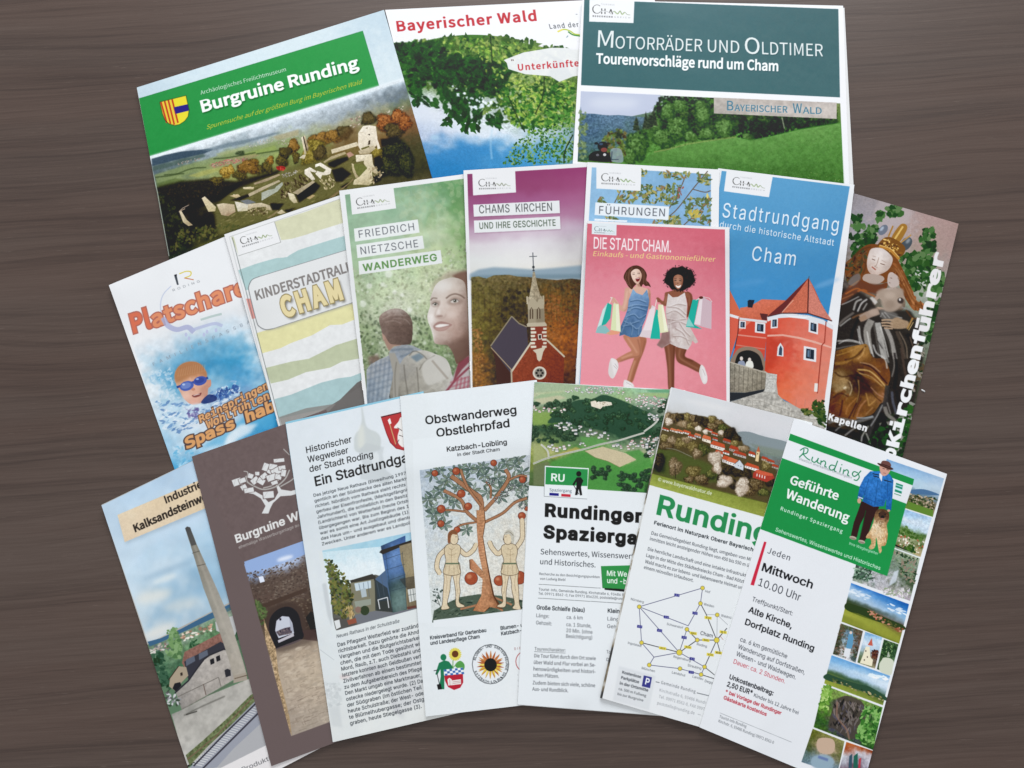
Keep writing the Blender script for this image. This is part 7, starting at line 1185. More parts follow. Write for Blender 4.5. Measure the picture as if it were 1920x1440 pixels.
    for x, y, w_, h, c, wl in [(90, 295, 50, 16, 2, 'e4dcd4'), (150, 300, 60, 20, 3, 'd8c8b8'), (200, 310, 50, 20, 1, 'd8d0c8'), (250, 315, 60, 22, 0, 'e0d8d0'), (290, 345, 60, 24, 2, 'c8c0b8'), (340, 340, 50, 24, 3, 'b8b4b4'), (400, 355, 66, 40, 1, 'e8dcc8'), (420, 300, 60, 18, 2, 'c8b8a8'), (470, 330, 50, 18, 0, 'b8a8a0'), (480, 370, 40, 18, 2, 'b0b4b8'), (465, 400, 110, 44, 0, 'e0d8d0'), (560, 380, 60, 26, 2, '8c7c74'), (610, 435, 70, 36, 2, 'a8988c'), (500, 470, 60, 32, 0, 'd8d0cc'), (640, 475, 100, 30, 2, 'b0a8a4'), (560, 470, 50, 24, 2, 'e4e0dc'),
                               (555, 515, 90, 44, 0, 'd0c8c4'), (590, 530, 110, 44, 1, 'e4e0dc'), (760, 480, 50, 30, 2, 'e4e4e4'), (730, 570, 110, 34, 0, 'e8e4e0'), (860, 520, 50, 26, 2, 'b8a08c'), (900, 540, 60, 24, 2, 'a09488'), (940, 580, 50, 24, 2, 'a89c90')]: house(x, y, w_, h, R_[c], wl)
    P.poly([(650, 580), (690, 545), (722, 590), (718, 630), (650, 604)], 'c4ccd4'); P.line([(650, 580), (690, 545), (724, 592)], 4, '54443c'); P.ell(680, 592, 3, 4, '54606c'); P.ell(700, 598, 3, 4, '54606c'); P.poly([(795, 650), (820, 625), (950, 660), (960, 690), (900, 720), (792, 685)], 'b03c30'); P.poly([(812, 640), (830, 622), (945, 655), (950, 672), (870, 668)], 'd0583c'); P.lines([[(826+i*20, 655+i*6), (824+i*20, 675+i*6)] for i in range(4)], 7, 'e8dcd4')
    P.poly([(822, 480), (846, 484), (836, 562), (812, 556)], 'dcc08c'); P.poly([(838, 440), (850, 486), (820, 482)], 'b85c3c'); P.ell(830, 500, 4, 6, '5c4c3c')
    for x, y, rx, ry in [(500, 535, 54, 56), (520, 610, 30, 46), (370, 305, 28, 20), (545, 335, 20, 18), (580, 710, 54, 46), (560, 730, 50, 30), (715, 740, 50, 58), (700, 790, 46, 40), (425, 330, 20, 18)]: P.bush(x, y, rx, ry, K_['w'], int(rx*1.6), (4, 8))
    P.line([(190, 580), (192, 690)], 6, '34281c', a=.8); P.lines([[(120, 455), (200, 470), (320, 525)]], 6, 'a09c94', smooth=True, a=.5)
    P.fr(960, 700, 3.5556); P.tone([(1000, 300), (1500, 380), (1800, 560), (1690, 960), (916, 744)], .04, 6)
    P.poly([(925, 668), (1330, 790), (1700, 866), (1690, 960), (916, 744)], '8c983c'); P.grid([(925, 660), (1700, 866), (1690, 960), (916, 744)], ['7c8a34 84903a 7c8434', '98a444 94a040 8c963c'], poly=[(925, 668), (1330, 775), (1500, 820), (1700, 866), (1690, 960), (916, 744)], lum=.04, lcell=8)
    P.leaves([(930, 700), (1690, 900), (1680, 940), (920, 740)], 90, (10, 26), ['a0a444', '7c8c34', '8c9c3c'], asp=.15, ang=(8, 22), a=.6)
    P.poly([(916, 744), (1690, 960), (1700, 1100), (880, 900)], 'dcdfe2')
    P.text('© www.bayerwaldnatur.de', (972, 716), (1330, 812), 23, 'e4e8e0', k='bf', bold=.01)
    P.text('Runding', (962, 935), (1706, 1137), 124, G, bold=.05, sp=1.04)
    P.text('Ferienort im Naturpark Oberer Bayerischer', (946, 1006), (1640, 1196), 24, '2c3034', bold=.035, sp=1.04)
    for i, (t, x0, y0, x1) in enumerate([('Das Gemeindegebiet Runding liegt, umgeben von Mi', 928, 1074, 1590), ('inmitten leicht ansteigender Höhen von 450 bis 550 m ü', 918, 1112, 1576), ('Die herrliche Landschaft und eine intakte Infrastrukt', 904, 1180, 1560), ('Lage in der Mitte des Städtedreiecks Cham - Bad Kötzt', 894, 1222, 1546), ('Wald macht es zur lebens- und liebenswerte Heimat un', 886, 1264, 1532), ('einem reizvollen Urlaubsort.', 878, 1302, 1208)]):
        P.text(t, (x0, y0), (x1, y0+(x1-x0)*(.272 if i else .268)), 22, '4c5056', k='bf', bold=.01)
    # road diagram
    P.fr(1100, 1080, 4.8)
    N = dict(hof=(1043, 108), wei=(1024, 247), wal=(1175, 350), nue=(473, 277), sch=(902, 480), cha=(1170, 577), rod=(995, 576), ing=(494, 600), reg=(834, 688), mue=(563, 801), lan=(840, 834), str=(1061, 818), lad=(1030, 887), j=(606, 730), s2=(914, 448), b=(1076, 345), e=(1262, 470))
    bl, bk = '2c2c54', '24242c'
    for a, b, w_, c in [('nue', 'hof', 4, bl), ('hof', 'wei', 4, bl), ('wei', 's2', 4, bl), ('nue', 's2', 4, bl), ('nue', 'reg', 4, bl), ('nue', 'ing', 4, bl), ('sch', 'reg', 4, bl), ('ing', 'reg', 5.5, bk), ('sch', 'rod', 5.5, bk), ('rod', 'cha', 5.5, bk), ('rod', 'reg', 5.5, bk), ('wei', 'b', 5.5, bk), ('b', 'cha', 5.5, bk), ('cha', 'str', 5, bk), ('cha', 'e', 5.5, bk), ('ing', 'j', 4, bl), ('j', 'reg', 4, bl), ('j', 'mue', 4, bl), ('mue', 'lan', 4, bl), ('lan', 'lad', 4, bl), ('reg', 'str', 4, bl), ('str', 'lad', 4, bl)]:
        P.line([N[a], N[b]], w_, c)
    P.lines([[N['cha'], (1200, 680)], [N['str'], (1150, 890)], [N['lad'], (1150, 925)]], 5, bk); P.lines([[N['b'], N['wal']], [N['wal'], (1172, 560)], [N['wal'], (1270, 440)]], 2.5, '6c7076'); P.line([(1200, 540), (1230, 575)], 3, 'a05040')
    for t, x, y, c in [('A 9', 813, 172, 1), ('A 6', 718, 370, 1), ('A 3', 657, 490, 1), ('A 9', 478, 455, 1), ('A 93', 976, 334, 1), ('A 93', 878, 553, 1), ('A 3', 950, 745, 1), ('A 92', 942, 866, 1), ('B85', 960, 515, 0), ('B85', 1074, 577, 0), ('B16', 912, 640, 0), ('B16', 684, 650, 0), ('B 22', 1094, 376, 0), ('B 20', 1113, 708, 0), ('B 2', 1230, 505, 0), ('B', 1186, 690, 0)]:
        w_ = 23 if c else 32; r_ = .15
        P.poly([(x-w_, y-w_*r_-12), (x+w_, y+w_*r_-12), (x+w_-2, y+w_*r_+13), (x-w_-2, y-w_*r_+13)], '3c3c8c' if c else 'dcc83c'); P.text(t, (x-w_*.62, y-w_*.62*r_+8), (x+w_*.62, y+w_*.62*r_+8), 15, 'c8cce0' if c else '3c3c2c')
    for k_, (x, y) in N.items():
        if k_ in ('j', 's2', 'b', 'e'): continue
        r_ = {'reg': 25, 'cha': 23}.get(k_, 17); P.ell(x, y, r_+2.5, r_+2.5, '34343c'); P.ell(x, y, r_, r_, 'd8c440')
    for t, x0, y0, x1, h in [('Hof', 1066, 146, 1110, 22), ('Weiden', 1052, 262, 1144, 22), ('Waldmü', 1208, 364, 1300, 22), ('Nürnberg', 396, 216, 512, 21), ('Schwandorf', 720, 440, 866, 21), ('Cham', 1022, 528, 1132, 34), ('Roding', 990, 622, 1080, 22), ('Ingolstadt', 370, 610, 492, 21), ('Regensburg', 780, 734, 934, 22), ('Straubing', 908, 812, 1030, 22), ('München', 494, 838, 612, 22), ('Landshut', 766, 876, 886, 22), ('Landau', 952, 914, 1046, 22), ('Degg', 1062, 954, 1130, 22)]:
        P.text(t, (x0, y0), (x1, y0+(x1-x0)*.25), h, '54585e' if t != 'Cham' else '2c3034')
    P.poly([(290, 810), (620, 900), (560, 1210), (236, 1120)], 'ccd0d4', a=.7, blur=4)
    for t, x0, y0, x1, b_ in [('Kostenlose', 318, 876, 488, 1), ('Parkplätze', 308, 924, 470, 1), ('in der Ortsmitte', 296, 974, 552, 1), ('ca. 500 m Fußweg', 286, 1024, 534, 0), ('bis zur Burgruine', 276, 1070, 508, 0)]:
        P.text(t, (x0, y0), (x1, y0+(x1-x0)*.26), 24 if b_ else 22, '3c4046', k='bf', bold=.045 if b_ else .01)
    P.poly([(514, 894), (588, 912), (570, 1010), (496, 992)], '2a2c80'); P.text('P', (524, 972), (560, 982), 56, 'e8ecf0', bold=.05)
    P.line([(622, 952), (654, 960)], 7, '6c7076'); P.line([(992, 1052), (1160, 1092)], 7, '6c7076'); P.text('Gemeinde Runding', (668, 970), (978, 1054), 28, '5c6066', k='bf', bold=.008, sp=1.05)
    for t, x0, y0, x1 in [('Kirchstraße 6, 93486 Rundi', 654, 1038, 1068), ('Tel. 09971 8562-0, FAX 0997', 648, 1096, 1058), ('poststelle@runding.de', 634, 1154, 968)]: P.text(t, (x0, y0), (x1, y0+(x1-x0)*.28), 27, '7c8086', k='bf', sp=1.03)
    P.line([(1000, 1244), (1030, 1252)], 3, '7c8086')
    P.grid([(160, 800), (1260, 1080), (1200, 1500), (100, 1130)], ['dfdfe0 dadcde', 'e0d8d4 d8d0cc'], lum=0, a=.12)
p_map()

# ============ 18 guided hike leaflet (front right)
def p_hike():
    qh = mkquad((1489, 784.7), (1773.9, 888), (1312.7, 1359.8), .1054, .2115)
    A_, B_ = world_of(np.array((1773.9, 888)), .003), world_of(np.array((1636, 1407.6)), .003)
    qh[2] = px_of(A_+(B_-A_)/np.linalg.norm(B_-A_)*.2115, .003)
    P = new('hike', qh, 105.4, 211.5, R=5)
    P.img[:] = hx('dcdee3'); P.fr(1300, 760, 3.5556); GR = '1f9048'
    # column of pictures on the right, through q and r views
    def pic(quad, rows, **k): P.grid(quad, rows, **k)
    a = [(1290, 358), (1672, 488), (1595, 748), (1200, 620)]
    pic(a, ['6c98c8 7ca4cc 98b4d0', '84acd4 94b8d8 a8c0d8', 'a0c0dc acc8dc b4c8d8', 'b4ccdc b0c8d8 a8bccc', '5c7c98 5c7c94 6c8494', '3c4c34 4c5438 7c705c', '4c6030 5c6434 8c7c5c', '6c8c38 6c8838 6c8038'], warp=.25, wcell=50, lum=.015, lcell=12)
    P.leaves([(1440, 590), (1630, 620), (1600, 700), (1430, 660)], 130, (5, 12), ['2c3c24', '3c4c2c', '8c7c64', 'b8a48c', '54482c'], asp=.7, ang=(0, 30)); P.poly([(1430, 640), (1600, 700), (1594, 748), (1420, 690)], '5f8434'); P.poly([(1440, 566), (1540, 560), (1640, 600), (1440, 585)], '4c7098', smooth=True)
    b = [(1408, 690), (1590, 750), (1515, 1010), (1335, 950)]
    pic(b, ['94b8dc a0bcdc', '9cc0e0 c8d8e4', 'd0dce8 c4d4e4', 'b4ccdc b8ccdc', '5c7c40 4c6c38', '8c9c6c 8c9470', 'a8a084 5c7040', '5c7040 a89c74', '9c9c70 b49c70'], warp=.3, wcell=40, lum=.07, lcell=10); P.leaves([(1370, 830), (1420, 810), (1545, 890), (1540, 910), (1370, 860)], 60, (6, 13), ['3c5c28', '4c6c34', '5c7c3c'], asp=.7)
    P.leaves([(1370, 860), (1540, 910), (1515, 1000), (1350, 930)], 60, (5, 11), ['e4dcd0', 'c8b498', 'a8583c', '4c6434', 'd8ccb4'], asp=.6); P.leaves([(1390, 940), (1460, 930), (1480, 985), (1400, 975)], 30, (7, 14), ['3c5c24', '4c7030', '2c4820'], asp=.7)
    P.fr(1300, 1035, 3.5556)
    c = [(1085, -60), (1320, -30), (1510, 34), (1440, 338), (1060, 195)]
    pic([(1080, -60), (1512, 30), (1445, 338), (1058, 195)], ['6c7c64 7c8c74 9ca88c', '5c6c58 6c7c6c 7c8c78', '4c5c4c 84948c 5c6c54', '3c4c44 b0b0b4 44543c', '4c6054 b4b4bc 8c8c84', '8c9888 c8c4c8 a094a0'], warp=.5, wcell=30, lum=.12, lcell=8, poly=[(1088, 70), (1320, 60), (1330, -60), (1512, 34), (1445, 326), (1060, 190)])
    P.leaves([(1070, 100), (1180, 110), (1200, 200), (1070, 180)], 80, (8, 22), ['7c9c84', '4c6c54', 'a0b8a4', '3c5844', '2c3c30'], asp=.25); P.leaves([(1340, 0), (1500, 40), (1470, 230), (1390, 160)], 110, (8, 20), ['5c7458', '3c5438', '7c8c6c', '2c4030', '8c7c6c'], asp=.4); P.leaves([(1230, 240), (1440, 250), (1440, 320), (1300, 280)], 80, (6, 18), ['dcd4d8', 'b8acc0', '8c9c7c', 'c4c0c4'], asp=.3); P.poly([(1340, 130), (1370, 120), (1350, 200), (1300, 230)], 'c8d0dc', a=.8, blur=2)
    d = [(1052, 206), (1438, 348), (1372, 612), (988, 464)]
    pic(d, ['3c7cc8 2c6cbc 1f5cac', '8cb4dc 4c8ccc 2c6cb8', 'b8ccdc 7ca8d4 5c94cc', 'a0b8cc a0bcd8 7cacd4', '3c4c34 4c5c54 8ca4b8', '4c4c30 8c5440 4c4c44', '8c9434 7c8034 7c5c40', '9ca03c 909838 7c7c34', '70782c 8c9034 848830', '80882e 6c742c 7c842e'], warp=.2, wcell=40, lum=.03, lcell=14)
    P.leaves([(1050, 230), (1180, 290), (1160, 330), (1040, 280)], 24, (8, 24), ['dce4ec', 'c4d4e4'], asp=.35, ang=(10, 30), a=.8); P.leaves([(1290, 340), (1420, 380), (1420, 430), (1290, 380)], 16, (10, 26), ['e8eef4', 'd0dce8'], asp=.3, ang=(10, 30), a=.85)
    P.poly([(1024, 340), (1100, 360), (1160, 380), (1240, 420), (1400, 490), (1396, 520), (1280, 480), (1120, 430), (1014, 380)], '34441f', smooth=True); P.leaves([(1150, 390), (1200, 400), (1400, 510), (1390, 540), (1240, 470)], 50, (6, 12), ['a85c44', '8c4c34', 'c0846c', '5c5c34'], asp=.6, ang=(10, 30)); P.poly([(1010, 392), (1100, 410), (1240, 470), (1370, 560), (1372, 600), (990, 460)], '949a3c', a=.4)
    # narrow trio
    pic([(984, 476), (1134, 528), (1084, 738), (930, 680)], ['54603c 4c5438 5c5040', '4c4834 6c8ca4 54483c', '44402c 8ca8b8 5c4438', '3c3c30 b8b4b0 3c4840', '38402c c8c8cc 5c7078'], warp=.4, wcell=16, lum=.18, lcell=7); P.leaves([(984, 480), (1130, 530), (1084, 730), (935, 680)], 110, (4, 12), ['34402c', '5c4434', '6c5c48', '4c5c3c', '7c5c4c'], asp=.5, a=.8)
    P.poly([(1040, 540), (1060, 538), (1066, 580), (1056, 640), (1020, 640), (1030, 580)], '5c94b8', smooth=True); P.poly([(1010, 640), (1050, 646), (1040, 705), (1000, 695)], 'd8dce0'); P.ell(1050, 538, 9, 10, 'd8c4b8')
    pic([(1146, 532), (1260, 570), (1212, 778), (1092, 736)], ['5c94c8 8cb8dc', '9cc0dc c4d8e8', 'd0dce8 b4cce0', 'a8c0d4 a8c4d8', '7c9488 8c7c74', '5c6c48 5c4c3c', '4c5c34 a09474'], warp=.3, wcell=20, lum=.05); P.poly([(1150, 630), (1176, 632), (1180, 700), (1198, 720), (1190, 762), (1110, 740), (1130, 690)], 'e4dcc0'); P.poly([(1190, 574), (1196, 626), (1162, 620)], 'c45c4c'); P.leaves([(1190, 655), (1244, 650), (1236, 730), (1190, 700)], 70, (5, 12), ['5c342c', '44282a', '6c4434', '34242a'], asp=.7)
    for x, y in ((1150, 660), (1160, 700), (1140, 720)): P.ell(x, y, 4, 6, '5c4c44')
    pic([(1270, 582), (1368, 616), (1316, 820), (1222, 780)], ['3c5438 4c6840', '2c4430 3c5c3c', '34502f 54744c', '4c6044 44583c', '3c4c34 3c5438'], warp=.4, wcell=16, lum=.2, lcell=7); P.leaves([(1270, 585), (1365, 620), (1330, 700), (1240, 700)], 60, (5, 14), ['2c4428', '4c7040', '7c9c64', '24381f'], asp=.5)
    P.poly([(1256, 720), (1270, 704), (1310, 708), (1336, 730), (1330, 770), (1314, 820), (1246, 796), (1240, 750)], 'c8ccb8', smooth=True); P.poly([(1300, 660), (1312, 700), (1290, 700)], 'a8b0a0')
    P.lines([[(1134, 528), (1084, 738)], [(1140, 530), (1090, 738)], [(1262, 572), (1214, 780)], [(1268, 576), (1220, 782)]], 6, 'dcdee3')
    e = [(922, 688), (1312, 826), (1264, 1022), (872, 876)]
    pic(e, ['5c9cd4 5c98d0 649cd0', '74acdc 8cb8dc a0c0dc', '94bcdc b8d0e4 c8d8e6', 'a0bcd4 a8c4dc c4d4e4', '44603c 3c5c44 8ca4ac', '74843c 5c6c3c 34543c', '8c9838 7c8838 5c6c34', '909c3c 84943a 7c8c38'], warp=.2, wcell=40, lum=.03); P.leaves([(1160, 810), (1280, 830), (1280, 850), (1180, 835)], 14, (10, 26), ['eef2f6', 'd8e4ee'], asp=.35, ang=(5, 25)); P.poly([(890, 812), (930, 824), (1000, 850), (1100, 880), (1180, 900), (1290, 970), (1280, 990), (1100, 920), (880, 850)], '34503c', smooth=True); P.leaves([(920, 840), (1270, 970), (1260, 990), (920, 860)], 90, (5, 12), ['4c5c34', '8c8454', 'b4a478', '2c3c24', '5c6c3c'], asp=.6, ang=(10, 30))
    f = [(868, 886), (1262, 1036), (1198, 1320), (802, 1168)]
    pic(f, ['5c8c34 8ca454 4c7c30', '8cb44c 4c4c3c 7cac54', '44702c 54504c 4c8438', '5c8c34 5c4c44 3c7030', '3c6428 5c5450 44782f', '34582a 4c4c5c 3c6c2c', '44701f 3c3c44 2c5424'], warp=.4, wcell=30, lum=.14, lcell=9)
    P.poly([(960, 980), (1040, 960), (1140, 1020), (1130, 1160), (1060, 1250), (940, 1180), (900, 1160), (930, 1040)], '4c443f', smooth=True, a=.9); P.leaves([(950, 990), (1130, 1010), (1060, 1230), (910, 1160)], 110, (8, 30), ['3c3834', '6c6460', '54505c', '7c706c', '2c2828'], asp=.25, ang=(50, 130)); P.line([(960, 1000), (960, 1100), (1020, 1180), (1040, 1250)], 12, '8c6c5c', smooth=True, a=.7)
    P.leaves([(870, 890), (920, 900), (900, 1050), (840, 1060)], 70, (8, 20), ['6c9c3c', '8cb854', '4c7c2c', 'a8c870'], asp=.6); P.leaves([(1140, 1020), (1250, 1040), (1200, 1300), (1080, 1260)], 130, (9, 22), ['3c7430', '5c9444', '2c5424', '7cac5c'], asp=.6)
    g = [(796, 1178), (1008, 1262), (960, 1480), (720, 1400)]
    pic(g, ['6c7430 7c7c3c 8c8c54', '5c6028 8c7c64 6c6c3c', '54602c b0947c 5c6430', '4c5838 a89c90 6c6c4c', '5c7474 7c94a4 70848c', '5c7484 8ca0b0 7c94a0'], warp=.3, wcell=24, lum=.12, lcell=7); P.poly([(830, 1250), (870, 1238), (930, 1250), (945, 1300), (920, 1345), (850, 1340), (822, 1300)], 'c0a48c', smooth=True); P.ell(860, 1400, 80, 50, '8ca4b4', blur=4); P.poly([(834, 1356), (900, 1378), (896, 1396), (830, 1374)], '4c5c9c', a=.6, blur=2)
    h_ = [(1020, 1266), (1198, 1326), (1160, 1500), (970, 1460)]
    pic(h_, ['b8602c a8481c 8c3c1c', 'a04c2c c4c0c8 b8b0b8', 'c8ccd4 7c7480 c8c8d4', '9c9ca8 5c3c48 a8a8b8', '6c5464 8c4c54 b0b4c4'], warp=.2, wcell=20, lum=.06); P.polys([[(1040, 1360), (1060, 1345), (1056, 1440), (1034, 1440)]], '3c5464'); P.polys([[(1070, 1360), (1096, 1340), (1096, 1440), (1066, 1440)]], '2c6454'); P.polys([[(1104, 1380), (1120, 1370), (1112, 1440), (1100, 1440)]], 'b8404c')
    # white gaps between pictures
    P.fr(1300, 760, 3.5556)
    P.lines([[(1414, 690), (1596, 748)], [(1336, 952), (1514, 1018)]], 8, 'dcdee3')
    # green head
    P.poly([(646, 188), (1472, 492), (1462, 534), (634, 232)], GR); P.poly([(634, 232), (1462, 534), (1420, 660), (590, 350)], 'dcdee3'); P.poly([(588, 350), (1420, 656), (1292, 1138), (1084, 1062), (440, 822)], GR)
    P.grid([(588, 350), (1420, 656), (1292, 1138), (440, 822)], ['219249 1f8f47', '1d8c45 229349'], lum=.01, a=.6)
    # handwritten name
    ink = '2c8458'; hw = dict(smooth=True)
    P.lines([[(738, 292), (732, 320), (706, 346)], [(712, 300), (740, 284), (764, 292), (756, 318), (724, 326)], [(732, 326), (756, 352), (778, 366)], [(796, 344), (790, 368), (808, 380), (826, 366), (834, 352)], [(834, 352), (826, 378), (842, 388)], [(852, 368), (848, 396)], [(850, 380), (872, 370), (882, 384), (876, 406), (888, 412)], [(944, 404), (920, 398), (906, 414), (918, 432), (942, 420), (962, 370)], [(944, 414), (940, 436), (952, 442)], [(984, 414), (976, 446)], [(1004, 428), (998, 456)], [(1002, 440), (1024, 430), (1034, 444), (1028, 464), (1040, 472)], [(1096, 450), (1072, 442), (1060, 458), (1072, 474), (1094, 462), (1118, 436)], [(1100, 456), (1106, 480), (1090, 500), (1070, 496)]], 7, ink, **hw)
    P.ell(990, 396, 4, 4, ink)
    P.text('Staatlich anerkannter Erholungsort', (702, 362), (1054, 492), 16, '7c8488', sp=1.05)
    P.text('Geführte', (640, 520), (962, 632), 56, 'f0f4f0', k='bf', bold=.045, shadow=(3, 4, '14602e', .6, 1)); P.text('Wanderung', (612, 612), (1032, 780), 58, 'f0f4f0', k='bf', bold=.045, shadow=(3, 4, '14602e', .6, 1))
    P.text('Rundinger Spaziergang', (580, 698), (992, 852), 24, 'e8f0ea', k='bf', bold=.02, sp=1.1); P.text('Sehenswertes, Wissenswertes und Historisches', (546, 838), (1244, 1098), 25, 'e0ece2', bold=.01); P.text('Ihre Wegbegleiter', (1038, 928), (1230, 998), 18, 'e0ece2')
    # small green stamp
    P.poly([(1352, 516), (1398, 532), (1388, 590), (1342, 574)], '2c8c6c'); P.line([(1346, 552), (1392, 568)], 14, 'c4e0e8'); P.line([(1350, 530), (1394, 545)], 6, 'a8d0dc'); P.line([(1340, 588), (1384, 603)], 5, '3c8c5c')
    # walker with dog
    P.poly([(1120, 640), (1200, 650), (1240, 680), (1216, 720), (1190, 780), (1160, 880), (1140, 905), (1105, 900), (1130, 800), (1140, 740), (1110, 800), (1090, 880), (1050, 870), (1070, 780), (1100, 700)], '3c2628', smooth=False); P.line([(1150, 700), (1110, 880)], 5, '1c5c30', a=.7)
    for x, y in ((1064, 884), (1122, 910)): P.ell(x, y, 24, 12, 'b8a898', rot=15); P.ell(x, y+4, 22, 6, '8c7c70', rot=15)
    jk = [(1180, 440), (1240, 440), (1310, 460), (1334, 500), (1328, 600), (1318, 700), (1284, 690), (1286, 620), (1270, 672), (1200, 676), (1128, 640), (1140, 590), (1124, 626), (1094, 620), (1110, 540), (1140, 480)]
    P.poly(jk, '2c6cb8', smooth=False); P.grid([(1094, 440), (1334, 440), (1334, 700), (1094, 700)], ['3478c4 2c70bc 3074bc', '2c68b4 3474c0 2c68b0', '285ca4 3070bc 2860a8', '2458a0 2c68b4 2458a0'], poly=jk, warp=.5, wcell=20, lum=.10, lcell=12)
    P.lines([[(1170, 490), (1150, 560), (1140, 600)], [(1296, 500), (1292, 620)], [(1232, 500), (1210, 660)], [(1150, 620), (1270, 664)]], 3.5, '1c447c', a=.7); P.lines([[(1200, 470), (1236, 480)], [(1270, 498), (1320, 512)], [(1196, 456), (1236, 464)]], 6, '24242c'); P.line([(1100, 610), (1130, 622)], 7, 'c8d4e0'); P.poly([(1240, 450), (1262, 462), (1256, 510), (1240, 480)], 'd0d8e4')
    P.ell(1106, 636, 13, 18, 'c89c84'); P.poly([(1246, 400), (1312, 420), (1300, 456), (1270, 472), (1248, 450)], 'c89484', smooth=True); P.lines([[(1262, 420), (1276, 424)], [(1288, 428), (1302, 432)]], 5, '5c4440'); P.line([(1266, 450), (1284, 454)], 4, '8c5c54')
    P.poly([(1228, 384), (1262, 392), (1300, 404), (1334, 424), (1310, 430), (1266, 412), (1236, 398)], '4c3430', smooth=True); P.poly([(1252, 392), (1262, 370), (1300, 374), (1318, 396), (1312, 414), (1280, 404)], '6c4844', smooth=True); P.line([(1254, 390), (1312, 410)], 5, '3c2424')
    dg = [(1212, 720), (1232, 694), (1270, 692), (1302, 712), (1304, 760), (1290, 800), (1296, 860), (1282, 930), (1254, 940), (1256, 970), (1240, 984), (1228, 920), (1218, 880), (1212, 940), (1190, 960), (1170, 950), (1186, 920), (1180, 890), (1150, 880), (1180, 830), (1200, 780)]
    P.poly(dg, 'b88c5c', smooth=True); P.grid([(1150, 690), (1310, 690), (1310, 984), (1150, 984)], ['4c342c 5c4434 4c3428', '6c4c38 8c6844 5c4030', 'c8a478 e0c8a4 b48858', 'c09464 dcc098 b48858', 'b08450 d8b888 b08050', 'b48c5c d4b07c b4844f'], poly=dg, smooth=True, warp=.4, wcell=18, lum=.1, lcell=7); P.ell(1260, 730, 26, 24, '4c3830'); P.ell(1262, 744, 12, 10, '241c1c'); P.ell(1240, 722, 4, 4, '1c1414'); P.ell(1278, 726, 4, 4, '1c1414'); P.ell(1258, 756, 7, 5, 'a8605c'); P.leaves([(1200, 780), (1290, 780), (1280, 900), (1190, 890)], 40, (6, 18), ['dcc4a0', 'b48c5c', 'ecdcc0'], asp=.25, ang=(60, 120), a=.7); P.ell(1302, 702, 10, 8, 'c89c84')
    # text block
    P.poly([(472, 908), (488, 912), (404, 1202), (381, 1196)], 'cc2f45')
    T_ = '3a3d44'; B_ = '26282e'
    P.text('Jeden', (492, 984), (640, 1036), 38, T_, k='bf', sp=1.04); P.text('Mittwoch', (454, 1100), (790, 1222), 52, B_, bold=.035); P.text('10.00 Uhr', (430, 1200), (708, 1306), 52, T_)
    P.fr(1300, 1035, 3.5556)
    for t, x0, y0, x1, y1, h, c, bd in [('Treffpunkt/Start:', 390, 326, 658, 424, 30, T_, 0), ('Alte Kirche,', 364, 400, 654, 510, 40, B_, .035), ('Dorfplatz Runding', 342, 482, 800, 662, 40, B_, .035), ('ca. 6 km gemütliche', 310, 594, 622, 710, 30, T_, 0), ('Wanderung auf Dorfstraßen,', 296, 642, 740, 816, 30, T_, 0), ('Wiesen- und Waldwegen.', 284, 690, 680, 850, 30, T_, 0), ('Dauer: ca. 2 Stunden.', 266, 742, 608, 876, 30, 'c0404c', 0),
                                     ('Unkostenbeitrag:', 238, 844, 530, 956, 30, B_, .035), ('2,50 EUR*', 222, 894, 390, 954, 32, B_, .035), ('Kinder bis 12 Jahre frei', 402, 964, 698, 1084, 24, T_, 0), ('* bei Vorlage der Rundinger', 212, 940, 584, 1086, 24, 'b8303c', .035), ('Gästekarte kostenlos', 200, 980, 486, 1094, 24, 'b8303c', .035), ('Tourist-Info Runding', 172, 1104, 352, 1172, 19, '5c6064', 0), ('Kirchstr. 6, 93486 Runding| 09971 8562-0', 166, 1134, 534, 1280, 19, '5c6064', 0)]:
        P.text(t, (x0, y0), (x1, y1), h, c, bold=bd, k='sans' if bd or h > 28 else 'bf')
    P.line([(176, 1072), (656, 1268)], 2.5, '8c9094')
p_hike()
ORDER = ['bay', 'burg', 'moto', 'pool', 'rally', 'walk', 'church', 'guide', 'tower', 'tours', 'shop', 'works', 'brown', 'hist', 'fruit', 'aerial', 'map', 'hike']
bpy.data.objects.remove(_ob)

